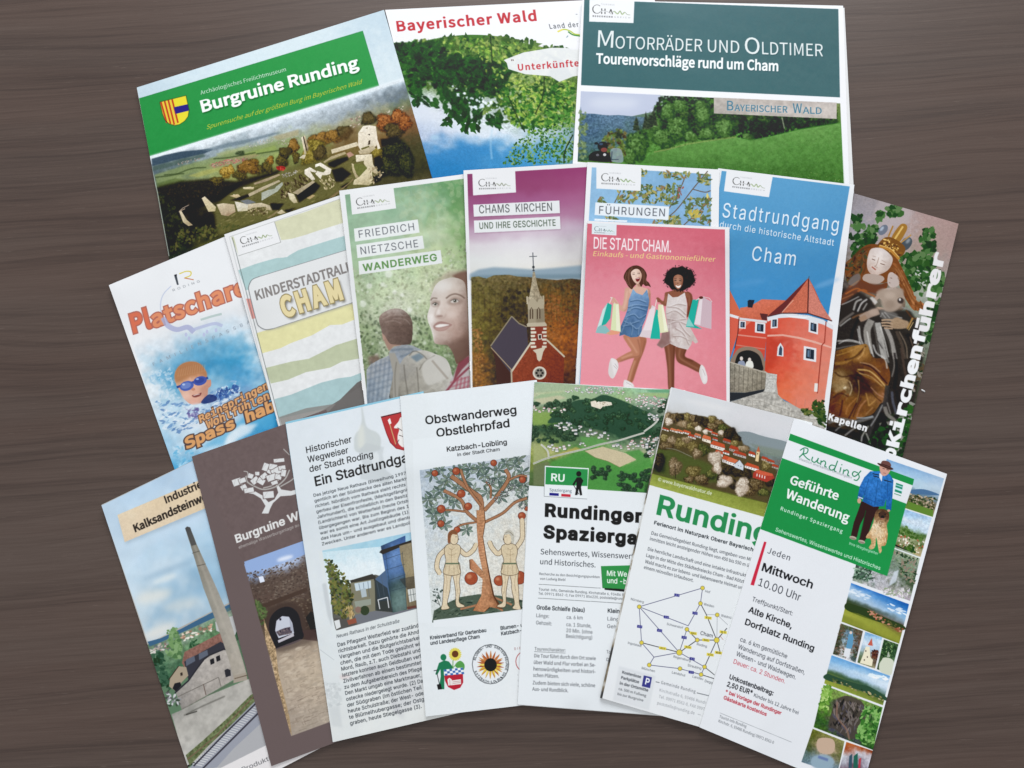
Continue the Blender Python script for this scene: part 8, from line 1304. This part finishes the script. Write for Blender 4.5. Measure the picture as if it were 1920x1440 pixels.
# ------------------------------------------------------------------ materials
def nmat(name):
    m = bpy.data.materials.new(name); m.use_nodes = True; nt = m.node_tree
    return m, nt, nt.nodes['Principled BSDF']
def paper_noise(nt, b, color_socket=None, color=(.8, .8, .8, 1), amt=.03, bump=.02):
    tc = nt.nodes.new('ShaderNodeTexCoord'); nz = nt.nodes.new('ShaderNodeTexNoise'); nz.inputs['Scale'].default_value = 1400; nz.inputs['Detail'].default_value = 3
    nt.links.new(tc.outputs['Object'], nz.inputs['Vector'])
    mr = nt.nodes.new('ShaderNodeMapRange'); mr.inputs['To Min'].default_value = 1-amt; mr.inputs['To Max'].default_value = 1+amt
    nt.links.new(nz.outputs['Fac'], mr.inputs['Value'])
    mx = nt.nodes.new('ShaderNodeMix'); mx.data_type = 'RGBA'; mx.blend_type = 'MULTIPLY'; mx.inputs['Factor'].default_value = 1
    if color_socket: nt.links.new(color_socket, mx.inputs['A'])
    else: mx.inputs['A'].default_value = color
    nt.links.new(mr.outputs['Result'], mx.inputs['B']); nt.links.new(mx.outputs['Result'], b.inputs['Base Color'])
    n2 = nt.nodes.new('ShaderNodeTexNoise'); n2.inputs['Scale'].default_value = 45; n2.inputs['Detail'].default_value = 2; nt.links.new(tc.outputs['Object'], n2.inputs['Vector'])
    bp = nt.nodes.new('ShaderNodeBump'); bp.inputs['Strength'].default_value = bump; bp.inputs['Distance'].default_value = .004
    nt.links.new(n2.outputs['Fac'], bp.inputs['Height']); nt.links.new(bp.outputs['Normal'], b.inputs['Normal'])
SATS = dict(church=.82, bay=.9, moto=.88, aerial=.82, fruit=.78, burg=.88, walk=.68, map=.86, brown=.85, guide=.88, hist=.72, works=.82, pool=.85, hike=.9, tower=.93)
def print_material(key, P, rough):
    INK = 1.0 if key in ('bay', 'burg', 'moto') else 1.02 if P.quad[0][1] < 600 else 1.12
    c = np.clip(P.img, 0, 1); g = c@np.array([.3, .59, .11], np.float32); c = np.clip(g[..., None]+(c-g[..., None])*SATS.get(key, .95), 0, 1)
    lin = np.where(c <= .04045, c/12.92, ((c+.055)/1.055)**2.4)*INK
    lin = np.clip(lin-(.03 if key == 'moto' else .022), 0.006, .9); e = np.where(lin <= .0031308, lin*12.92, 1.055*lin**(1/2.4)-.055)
    im = bpy.data.images.new(key+'_print', P.W, P.H); a = np.ones((P.H, P.W, 4), np.float32); a[..., :3] = e[::-1]
    im.pixels.foreach_set(a.ravel()); im.update()
    m, nt, b = nmat(key+'_ink'); t = nt.nodes.new('ShaderNodeTexImage'); t.image = im; t.interpolation = 'Cubic'; t.extension = 'EXTEND'
    uv = nt.nodes.new('ShaderNodeUVMap'); uv.uv_map = 'print'; nt.links.new(uv.outputs['UV'], t.inputs['Vector'])
    paper_noise(nt, b, t.outputs['Color'], amt=.02, bump=.05 if rough < .45 else .03)
    b.inputs['Roughness'].default_value = rough; b.inputs['Specular IOR Level'].default_value = .18
    return m
def plain_paper(name, col, rough=.6):
    m, nt, b = nmat(name); paper_noise(nt, b, None, tuple(col)+(1,), amt=.03, bump=.05); b.inputs['Roughness'].default_value = rough; b.inputs['Specular IOR Level'].default_value = .3
    return m
M_PAGE = plain_paper('page_paper', (.70, .70, .70)); M_CYAN = plain_paper('cyan_paper', (.25, .52, .66))
m, nt, b = nmat('staple_steel'); b.inputs['Metallic'].default_value = 1; b.inputs['Roughness'].default_value = .3
_nz = nt.nodes.new('ShaderNodeTexNoise'); _nz.inputs['Scale'].default_value = 900; _r = nt.nodes.new('ShaderNodeValToRGB'); _r.color_ramp.elements[0].color = (.5, .5, .52, 1); _r.color_ramp.elements[1].color = (.75, .75, .77, 1)
nt.links.new(_nz.outputs['Fac'], _r.inputs['Fac']); nt.links.new(_r.outputs['Color'], b.inputs['Base Color']); M_STEEL = m
m, nt, b = nmat('inner_print')           # the printed inside sheet that peeks out beside its cover
_tc = nt.nodes.new('ShaderNodeTexCoord'); _nz = nt.nodes.new('ShaderNodeTexNoise'); _nz.inputs['Scale'].default_value = 60; _nz.inputs['Detail'].default_value = 5; nt.links.new(_tc.outputs['Object'], _nz.inputs['Vector'])
_r = nt.nodes.new('ShaderNodeValToRGB'); cr = _r.color_ramp; cr.elements[0].position = .40; cr.elements[0].color = (.03, .03, .03, 1); cr.elements[1].position = .56; cr.elements[1].color = (.62, .62, .6, 1)
e_ = cr.elements.new(.48); e_.color = (.25, .2, .13, 1); nt.links.new(_nz.outputs['Fac'], _r.inputs['Fac']); nt.links.new(_r.outputs['Color'], b.inputs['Base Color']); b.inputs['Roughness'].default_value = .45; M_INNER = m

# dark walnut laminate
def wood():
    m, nt, b = nmat('walnut_laminate'); N, L = nt.nodes, nt.links
    def nd(t, **k):
        n = N.new(t)
        for a, v in k.items(): setattr(n, a, v)
        return n
    def noise(vec, sx, sy, det=4, rough=.55, dist=0., off=0.):
        mp = nd('ShaderNodeMapping'); mp.inputs['Scale'].default_value = (sx, sy, 1); mp.inputs['Location'].default_value = (off, off*.7, off*.3)
        L.new(vec, mp.inputs['Vector']); n = nd('ShaderNodeTexNoise'); n.inputs['Scale'].default_value = 1; n.inputs['Detail'].default_value = det
        n.inputs['Roughness'].default_value = rough; n.inputs['Distortion'].default_value = dist; L.new(mp.outputs['Vector'], n.inputs['Vector']); return n.outputs['Fac']
    def math_(op, a, c=None, d=None):
        n = nd('ShaderNodeMath', operation=op)
        for i, v in enumerate((a, c, d)):
            if v is None: continue
            if isinstance(v, (int, float)): n.inputs[i].default_value = v
            else: L.new(v, n.inputs[i])
        return n.outputs[0]
    def rng_(v, a, c, lo, hi):
        n = nd('ShaderNodeMapRange'); n.interpolation_type = 'SMOOTHSTEP'
        for i, q in enumerate((v, a, c, lo, hi)):
            if isinstance(q, (int, float)): n.inputs[i].default_value = q
            else: L.new(q, n.inputs[i])
        return n.outputs['Result']
    tc = nd('ShaderNodeTexCoord'); rot = nd('ShaderNodeMapping'); rot.inputs['Rotation'].default_value = (0, 0, math.radians(-3)); L.new(tc.outputs['Object'], rot.inputs['Vector'])
    sp = nd('ShaderNodeSeparateXYZ'); L.new(rot.outputs['Vector'], sp.inputs[0])
    w1 = noise(rot.outputs['Vector'], 2.2, 6.5, 2, .5, 0, 3.1); w2 = noise(rot.outputs['Vector'], 7, 30, 2, .5, 0, 9.2)
    y = math_('ADD', math_('MULTIPLY_ADD', math_('SUBTRACT', w1, .5), .05, sp.outputs[1]), math_('MULTIPLY', math_('SUBTRACT', w2, .5), .006))
    cx = nd('ShaderNodeCombineXYZ'); L.new(sp.outputs[0], cx.inputs[0]); L.new(y, cx.inputs[1])
    V = cx.outputs[0]
    ring = noise(V, 1.0, 70, 3, .6, 0, 1.7); ring2 = noise(V, 2.2, 190, 3, .6, 0, 5.5)
    fib = noise(rot.outputs['Vector'], 26, 1100, 4, .65, .2, 2.3); fib2 = noise(V, 9, 520, 4, .6, 0, 8.8); blot = noise(V, 3.0, 14, 3, .5, 0, 4.4)
    pore = noise(rot.outputs['Vector'], 70, 1500, 2, .5, 0, 7.7)
    t = math_('MULTIPLY_ADD', rng_(ring, .36, .66, 0, 1), .15, math_('MULTIPLY', rng_(ring2, .35, .65, 0, 1), .15))
    t = math_('MULTIPLY_ADD', rng_(fib, .30, .70, 0, 1), .26, t); t = math_('MULTIPLY_ADD', rng_(fib2, .30, .70, 0, 1), .20, t); t = math_('MULTIPLY_ADD', rng_(blot, .35, .65, 0, 1), .20, t)
    t = math_('SUBTRACT', t, math_('MULTIPLY', rng_(ring2, .46, .36, 0, 1), .14))
    cr = nd('ShaderNodeValToRGB'); E = cr.color_ramp.elements; E[0].position = .08; E[0].color = WOOD[0]; E[1].position = .95; E[1].color = WOOD[2]; q = E.new(.5); q.color = WOOD[1]
    L.new(t, cr.inputs['Fac'])
    hue = noise(V, 1.4, 22, 2, .5, 0, 12.1); mx = nd('ShaderNodeMix', data_type='RGBA', blend_type='MULTIPLY'); L.new(rng_(hue, .35, .65, 0, .8), mx.inputs['Factor']); L.new(cr.outputs['Color'], mx.inputs['A']); mx.inputs['B'].default_value = (1.0, .93, .90, 1)
    m2 = nd('ShaderNodeMix', data_type='RGBA', blend_type='MIX'); L.new(rng_(pore, .68, .78, 0, .45), m2.inputs['Factor']); L.new(mx.outputs['Result'], m2.inputs['A']); m2.inputs['B'].default_value = (.16, .12, .10, 1)
    L.new(m2.outputs['Result'], b.inputs['Base Color'])
    L.new(rng_(fib, .3, .7, .50, .40), b.inputs['Roughness']); b.inputs['Specular IOR Level'].default_value = .30
    bp = nd('ShaderNodeBump'); bp.inputs['Strength'].default_value = .12; bp.inputs['Distance'].default_value = .0004; L.new(math_('ADD', fib, fib2), bp.inputs['Height']); L.new(bp.outputs['Normal'], b.inputs['Normal'])
    return m
WOOD = [(.050, .033, .027, 1), (.078, .053, .043, 1), (.100, .071, .059, 1)]

def mesh_obj(name, verts, faces, mat, parent=None, uv=None, smooth=True):
    me = bpy.data.meshes.new(name); me.from_pydata([tuple(v) for v in verts], [], [tuple(f) for f in faces])
    me.materials.append(mat) if not isinstance(mat, list) else [me.materials.append(q) for q in mat]
    if uv is not None:
        l = me.uv_layers.new(name='print'); idx = np.zeros(len(me.loops), int); me.loops.foreach_get('vertex_index', idx); l.data.foreach_set('uv', np.asarray(uv, np.float32)[idx].ravel())
    me.update(); o = bpy.data.objects.new(name, me); SC.collection.objects.link(o)
    if parent: o.parent = parent
    return o

# the table top: one board with real thickness and a softened front edge
tw = 1.1
o = mesh_obj('table_top', [(x, y, z) for z in (-.025, 0) for y in (-.75, .95) for x in (-tw, tw)], [(0, 2, 3, 1), (4, 5, 7, 6), (0, 1, 5, 4), (1, 3, 7, 5), (3, 2, 6, 7), (2, 0, 4, 6)], wood())
o['kind'] = 'structure'; o['label'] = 'dark walnut laminate table top with fine horizontal grain'

# ------------------------------------------------------------------ how the papers lie on one another
CELL = .002; G0 = -.62; GN = 620
HM = np.zeros((GN, GN), np.float32)       # height of whatever lies on the table so far, per 2 mm cell
def dil(a, n=1):
    for _ in range(n):
        p = np.pad(a, 1, mode='edge'); a = np.maximum.reduce([p[i:i+a.shape[0], j:j+a.shape[1]] for i in range(3) for j in range(3)])
    return a
def lay(Q, tb, nu=22, nv=44, sag=1.0e-5):
    """rest a sheet (photo-corner quad Q) on the pile; returns unit params, bottom heights"""
    Hi = np.linalg.inv(homog(Q, [(0, 0), (1, 0), (1, 1), (0, 1)]))
    U, V = np.meshgrid(np.linspace(0, 1, nu+1), np.linspace(0, 1, nv+1)); uv = np.stack([U, V], -1); px = happly(Hi, uv)
    xy = world_of(px, np.full(U.shape, .004)); D = dil(HM, 2)
    ij = np.clip(((xy-G0)/CELL).astype(int), 0, GN-1); base = D[ij[..., 1], ij[..., 0]]+.00012
    S = base.copy()
    for it in range(700):
        p = np.pad(S, 1, mode='edge'); p[0] = 2*p[1]-p[2]; p[-1] = 2*p[-2]-p[-3]; p[:, 0] = 2*p[:, 1]-p[:, 2]; p[:, -1] = 2*p[:, -2]-p[:, -3]
        S = np.maximum(base, .25*(p[:-2, 1:-1]+p[2:, 1:-1]+p[1:-1, :-2]+p[1:-1, 2:])-sag)
    xyq = world_of(Q, .004+np.zeros(4)); W2 = homog(xyq, [(0, 0), (1, 0), (1, 1), (0, 1)])
    return uv, px, S, W2
def stamp(uv, S, W2, Q, top):
    xyq = (world_of(Q, .004+np.zeros(4))-G0)/CELL; x0, y0, m = cov_mask([xyq], GN, GN)
    yy, xx = np.mgrid[y0:y0+m.shape[0], x0:x0+m.shape[1]]; c = happly(W2, np.stack([(xx+.5)*CELL+G0, (yy+.5)*CELL+G0], -1))
    nv, nu = S.shape; i = np.clip((c[..., 1]*(nv-1)), 0, nv-1.001); j = np.clip(c[..., 0]*(nu-1), 0, nu-1.001); i0, j0 = i.astype(int), j.astype(int); fi, fj = i-i0, j-j0
    Z = (S[i0, j0]*(1-fj)+S[i0, j0+1]*fj)*(1-fi)+(S[i0+1, j0]*(1-fj)+S[i0+1, j0+1]*fj)*fi+top
    R = HM[y0:y0+m.shape[0], x0:x0+m.shape[1]]; R[m > .3] = np.maximum(R, Z)[m > .3]
def sheet(name, uv, px, zb, t, mat, parent, org, inset=(0, 0, 0, 0), bend=None):
    """a thin closed sheet: top at zb+t; px are photo points of its grid; inset/offset already applied"""
    zt = zb+t; top = np.concatenate([world_of(px, zt), zt[..., None]], -1); bot = top-[0, 0, t]
    nv, nu = uv.shape[:2]; n = nu*nv; A = top.reshape(-1, 3)-org; B = bot.reshape(-1, 3)-org
    idx = np.arange(n).reshape(nv, nu); a, b, c, d = idx[:-1, :-1].ravel(), idx[:-1, 1:].ravel(), idx[1:, 1:].ravel(), idx[1:, :-1].ravel()
    F = np.stack([a, d, c, b], 1).tolist()+(np.stack([a, b, c, d], 1)+n).tolist()
    loop = np.concatenate([idx[0, :-1], idx[:-1, -1], idx[-1, :0:-1], idx[:0:-1, 0]]); nx = np.roll(loop, -1)
    nl = len(loop); k0 = 2*n+np.arange(nl); k1 = np.roll(k0, -1)
    F += np.stack([k0, k1, k1+nl, k0+nl], 1).tolist()      # the cut edge has its own vertices, so it stays crisp
    u1 = np.stack([uv[..., 0].ravel(), 1-uv[..., 1].ravel()], 1); uvs = np.concatenate([u1, u1, u1[loop], u1[loop]])
    o = mesh_obj(name, np.concatenate([A, B, A[loop], B[loop]]), F, mat, parent, uvs)
    me = o.data
    if isinstance(mat, list): mi = np.zeros(len(F), np.int32); mi[len(a):] = 1; me.polygons.foreach_set('material_index', mi)
    sm = np.zeros(len(F), bool); sm[:len(a)*2] = True; me.polygons.foreach_set('use_smooth', sm)
    return o
def offq(Q, d):
    """quad with each corner (TL,TR,BR,BL) pushed by photo pixels"""
    return np.array(Q)+np.array(d, float)
def brochure(key, name, label, cat, kind, tb, rough, curl=None, under=None, staples=(), group=None, pages_off=None):
    P = PR[key]; Q = P.quad; uv, px, S, W2 = lay(Q, tb)
    u, v = uv[..., 0], uv[..., 1]
    if curl is not None: S = S+curl(u, v)
    o0 = np.append(world_of(Q.mean(0), .0), 0.)
    root = bpy.data.objects.new(name, None); root.empty_display_size = .02; SC.collection.objects.link(root); root.location = o0
    root['label'] = label; root['category'] = cat
    if group: root['group'] = group
    inkm = [print_material(key, P, rough), M_PAGE]
    tc, tk = .00016, .00016
    names = ('front_cover', 'inner_pages', 'back_cover') if kind == 'book' else ('front_panel', 'inner_panel', 'back_panel')
    Hi = np.linalg.inv(homog(Q, [(0, 0), (1, 0), (1, 1), (0, 1)]))
    def gridpx(d):
        if d is None: return px
        return happly(np.linalg.inv(homog(offq(Q, d), [(0, 0), (1, 0), (1, 1), (0, 1)])), uv)
    sheet(names[2], uv, px, S, tk, M_PAGE, root, o0)
    mid_t = max(.00005, tb-tc-tk-.00006)
    sheet(names[1], uv, gridpx(pages_off), S+tk+.00002, mid_t, (under or M_PAGE), root, o0)
    sheet(names[0], uv, px, S+tb-tc, tc, inkm, root, o0)
    for t in staples:        # wire staple wrapped over the spine on the left edge
        a = happly(Hi, (0.0, t-.018)); b2 = happly(Hi, (0.0, t+.018)); c = happly(Hi, (-.004, t))-happly(Hi, (0, t))
        k = int(t*(S.shape[0]-1)); z = float(S[k, 0]+tb); pts = []
        for p in (a, b2):
            for dd in (-.0, 1.):
                for zz in (z+.00010, z-.0006): pts.append(np.append(world_of(p+c*(dd*1.2-.4), zz), zz)-o0)
        mesh_obj('staple', pts, [(0, 4, 6, 2), (1, 3, 7, 5), (0, 2, 3, 1), (4, 5, 7, 6), (0, 1, 5, 4), (2, 6, 7, 3)], M_STEEL, root)
    stamp(uv, S, W2, Q, tb)
    return root

def corner(cu, cv, h, r=.35):          # a lifted corner
    return lambda u, v: h*np.clip(1-np.hypot((u-cu), (v-cv)*2)/r, 0, 1)**2
def edge_r(h, w=.3): return lambda u, v: h*np.clip((u-(1-w))/w, 0, 1)**2
def bulge(h): return lambda u, v: h*np.sin(np.pi*np.clip(u, 0, 1))**.8
def both(*f): return lambda u, v: sum(g(u, v) for g in f)
G1, G2, G3 = 'booklets and magazine in the back row', 'brochures in the middle row', 'leaflets in the front row'
brochure('bay', 'magazine', 'accommodation magazine with green leaves and blue sky, half covered, between two other booklets', 'magazine', 'book', .0022, .30, group=G1)
brochure('burg', 'booklet', 'wide booklet with aerial view of a castle ruin under a green title band', 'booklet', 'book', .0014, .30, curl=corner(0, 0, .0020, .5), group=G1, pages_off=[(0, 2), (0, 1), (0, 0), (1, 0)])
brochure('moto', 'booklet', 'booklet with dark teal title field above a photo of meadow, forest and motorcyclist', 'booklet', 'book', .0024, .34, group=G1, pages_off=[(1, 1), (2.5, 4), (10, 0), (0, 0)])
brochure('pool', 'leaflet', 'pale swimming pool leaflet with orange lettering and a boy wearing blue goggles', 'leaflet', 'leaf', .0008, .32, curl=corner(0, 0, .0026, .5), group=G2)
brochure('rally', 'booklet', 'pastel striped booklet for a children town rally with cream and blue wavy bands', 'booklet', 'book', .0011, .36, staples=(.27, .73), group=G2, pages_off=[(0, 0), (1, 0), (1, 0), (0, 0)])
brochure('walk', 'booklet', 'green hiking trail booklet showing a smiling woman and a man with backpack', 'booklet', 'book', .0013, .34, staples=(.33, .73), curl=bulge(.0012), group=G2, pages_off=[(1, 0), (2, 0), (2, 0), (1, 0)])
brochure('church', 'booklet', 'magenta booklet with red brick church and spire before autumn trees', 'booklet', 'book', .0013, .34, staples=(.30, .73), curl=bulge(.0012), group=G2, pages_off=[(1, 0), (2, 0), (2, 0), (1, 0)])
brochure('guide', 'booklet', 'church guide with carved crowned Madonna figure and vertical white slab lettering', 'booklet', 'book', .0010, .28, curl=corner(1, 0, .0030, .5), group=G2)
brochure('tower', 'leaflet', 'blue leaflet with a red round gate tower with pointed tiled roof', 'leaflet', 'leaf', .0009, .34, curl=corner(1, 0, .0010), group=G2)
brochure('tours', 'booklet', 'booklet with autumn twigs on blue sky, mostly hidden behind the pink one', 'booklet', 'book', .0012, .34, staples=(.36, .75), group=G2)
brochure('shop', 'booklet', 'small pink booklet with two jumping women carrying shopping bags', 'booklet', 'book', .0016, .34, group=G2)
brochure('works', 'leaflet', 'leaflet with tall grey factory chimney, sheds and railway track, leftmost of front row', 'leaflet', 'leaf', .0008, .32, curl=corner(0, 0, .0024, .5), group=G3)
brochure('brown', 'leaflet', 'brown leaflet with white tree drawing above a photo of a stone gateway', 'leaflet', 'leaf', .0008, .42, group=G3)
brochure('hist', 'leaflet', 'white leaflet full of body text with red shield and photo of a glass town hall', 'leaflet', 'leaf', .0009, .36, group=G3, under=M_CYAN, pages_off=[(-1, -3.5), (0, -3.5), (0, -1), (0, -1)])
brochure('fruit', 'leaflet', 'white leaflet with woodcut style apple tree picture above two round club emblems', 'leaflet', 'leaf', .0009, .46, group=G3, curl=edge_r(.0008))
brochure('aerial', 'leaflet', 'white leaflet with aerial photo of wooded hill above heavy black title', 'leaflet', 'leaf', .0010, .46, group=G3, pages_off=[(0, 0), (0, 0), (0, 1), (1, 1)])
brochure('map', 'leaflet', 'white leaflet with hillside village photo, green title and yellow dotted road diagram', 'leaflet', 'leaf', .0013, .46, group=G3, under=M_INNER, pages_off=[(-1.5, 1.5), (0, 0), (0, 0), (-4, -1)])
brochure('hike', 'leaflet', 'front leaflet with man in blue jacket and dog on green field beside photo strip', 'leaflet', 'leaf', .0009, .40, group=G3, curl=both(corner(1, 0, .0030, .5), edge_r(.0012, .25)))

# a stray paper crumb on the table right of the church guide
c = np.append(world_of(np.array((1731., 733.)), 0.), 0.)
bm = bmesh.new(); random.seed(4)
bmesh.ops.create_icosphere(bm, subdivisions=1, radius=.0011)
for v_ in bm.verts: v_.co = Vector((v_.co.x*(1.5+random.uniform(-.3, .3)), v_.co.y*(.6+random.uniform(-.2, .2)), max(0, v_.co.z*.5+.0003)))
me = bpy.data.meshes.new('paper_crumb'); bm.to_mesh(me); bm.free(); me.materials.append(M_PAGE)
o = bpy.data.objects.new('paper_crumb', me); SC.collection.objects.link(o); o.location = c; o.rotation_euler = (0, 0, -.6)
o['label'] = 'tiny white paper crumb on bare table right of the church guide'; o['category'] = 'crumb'
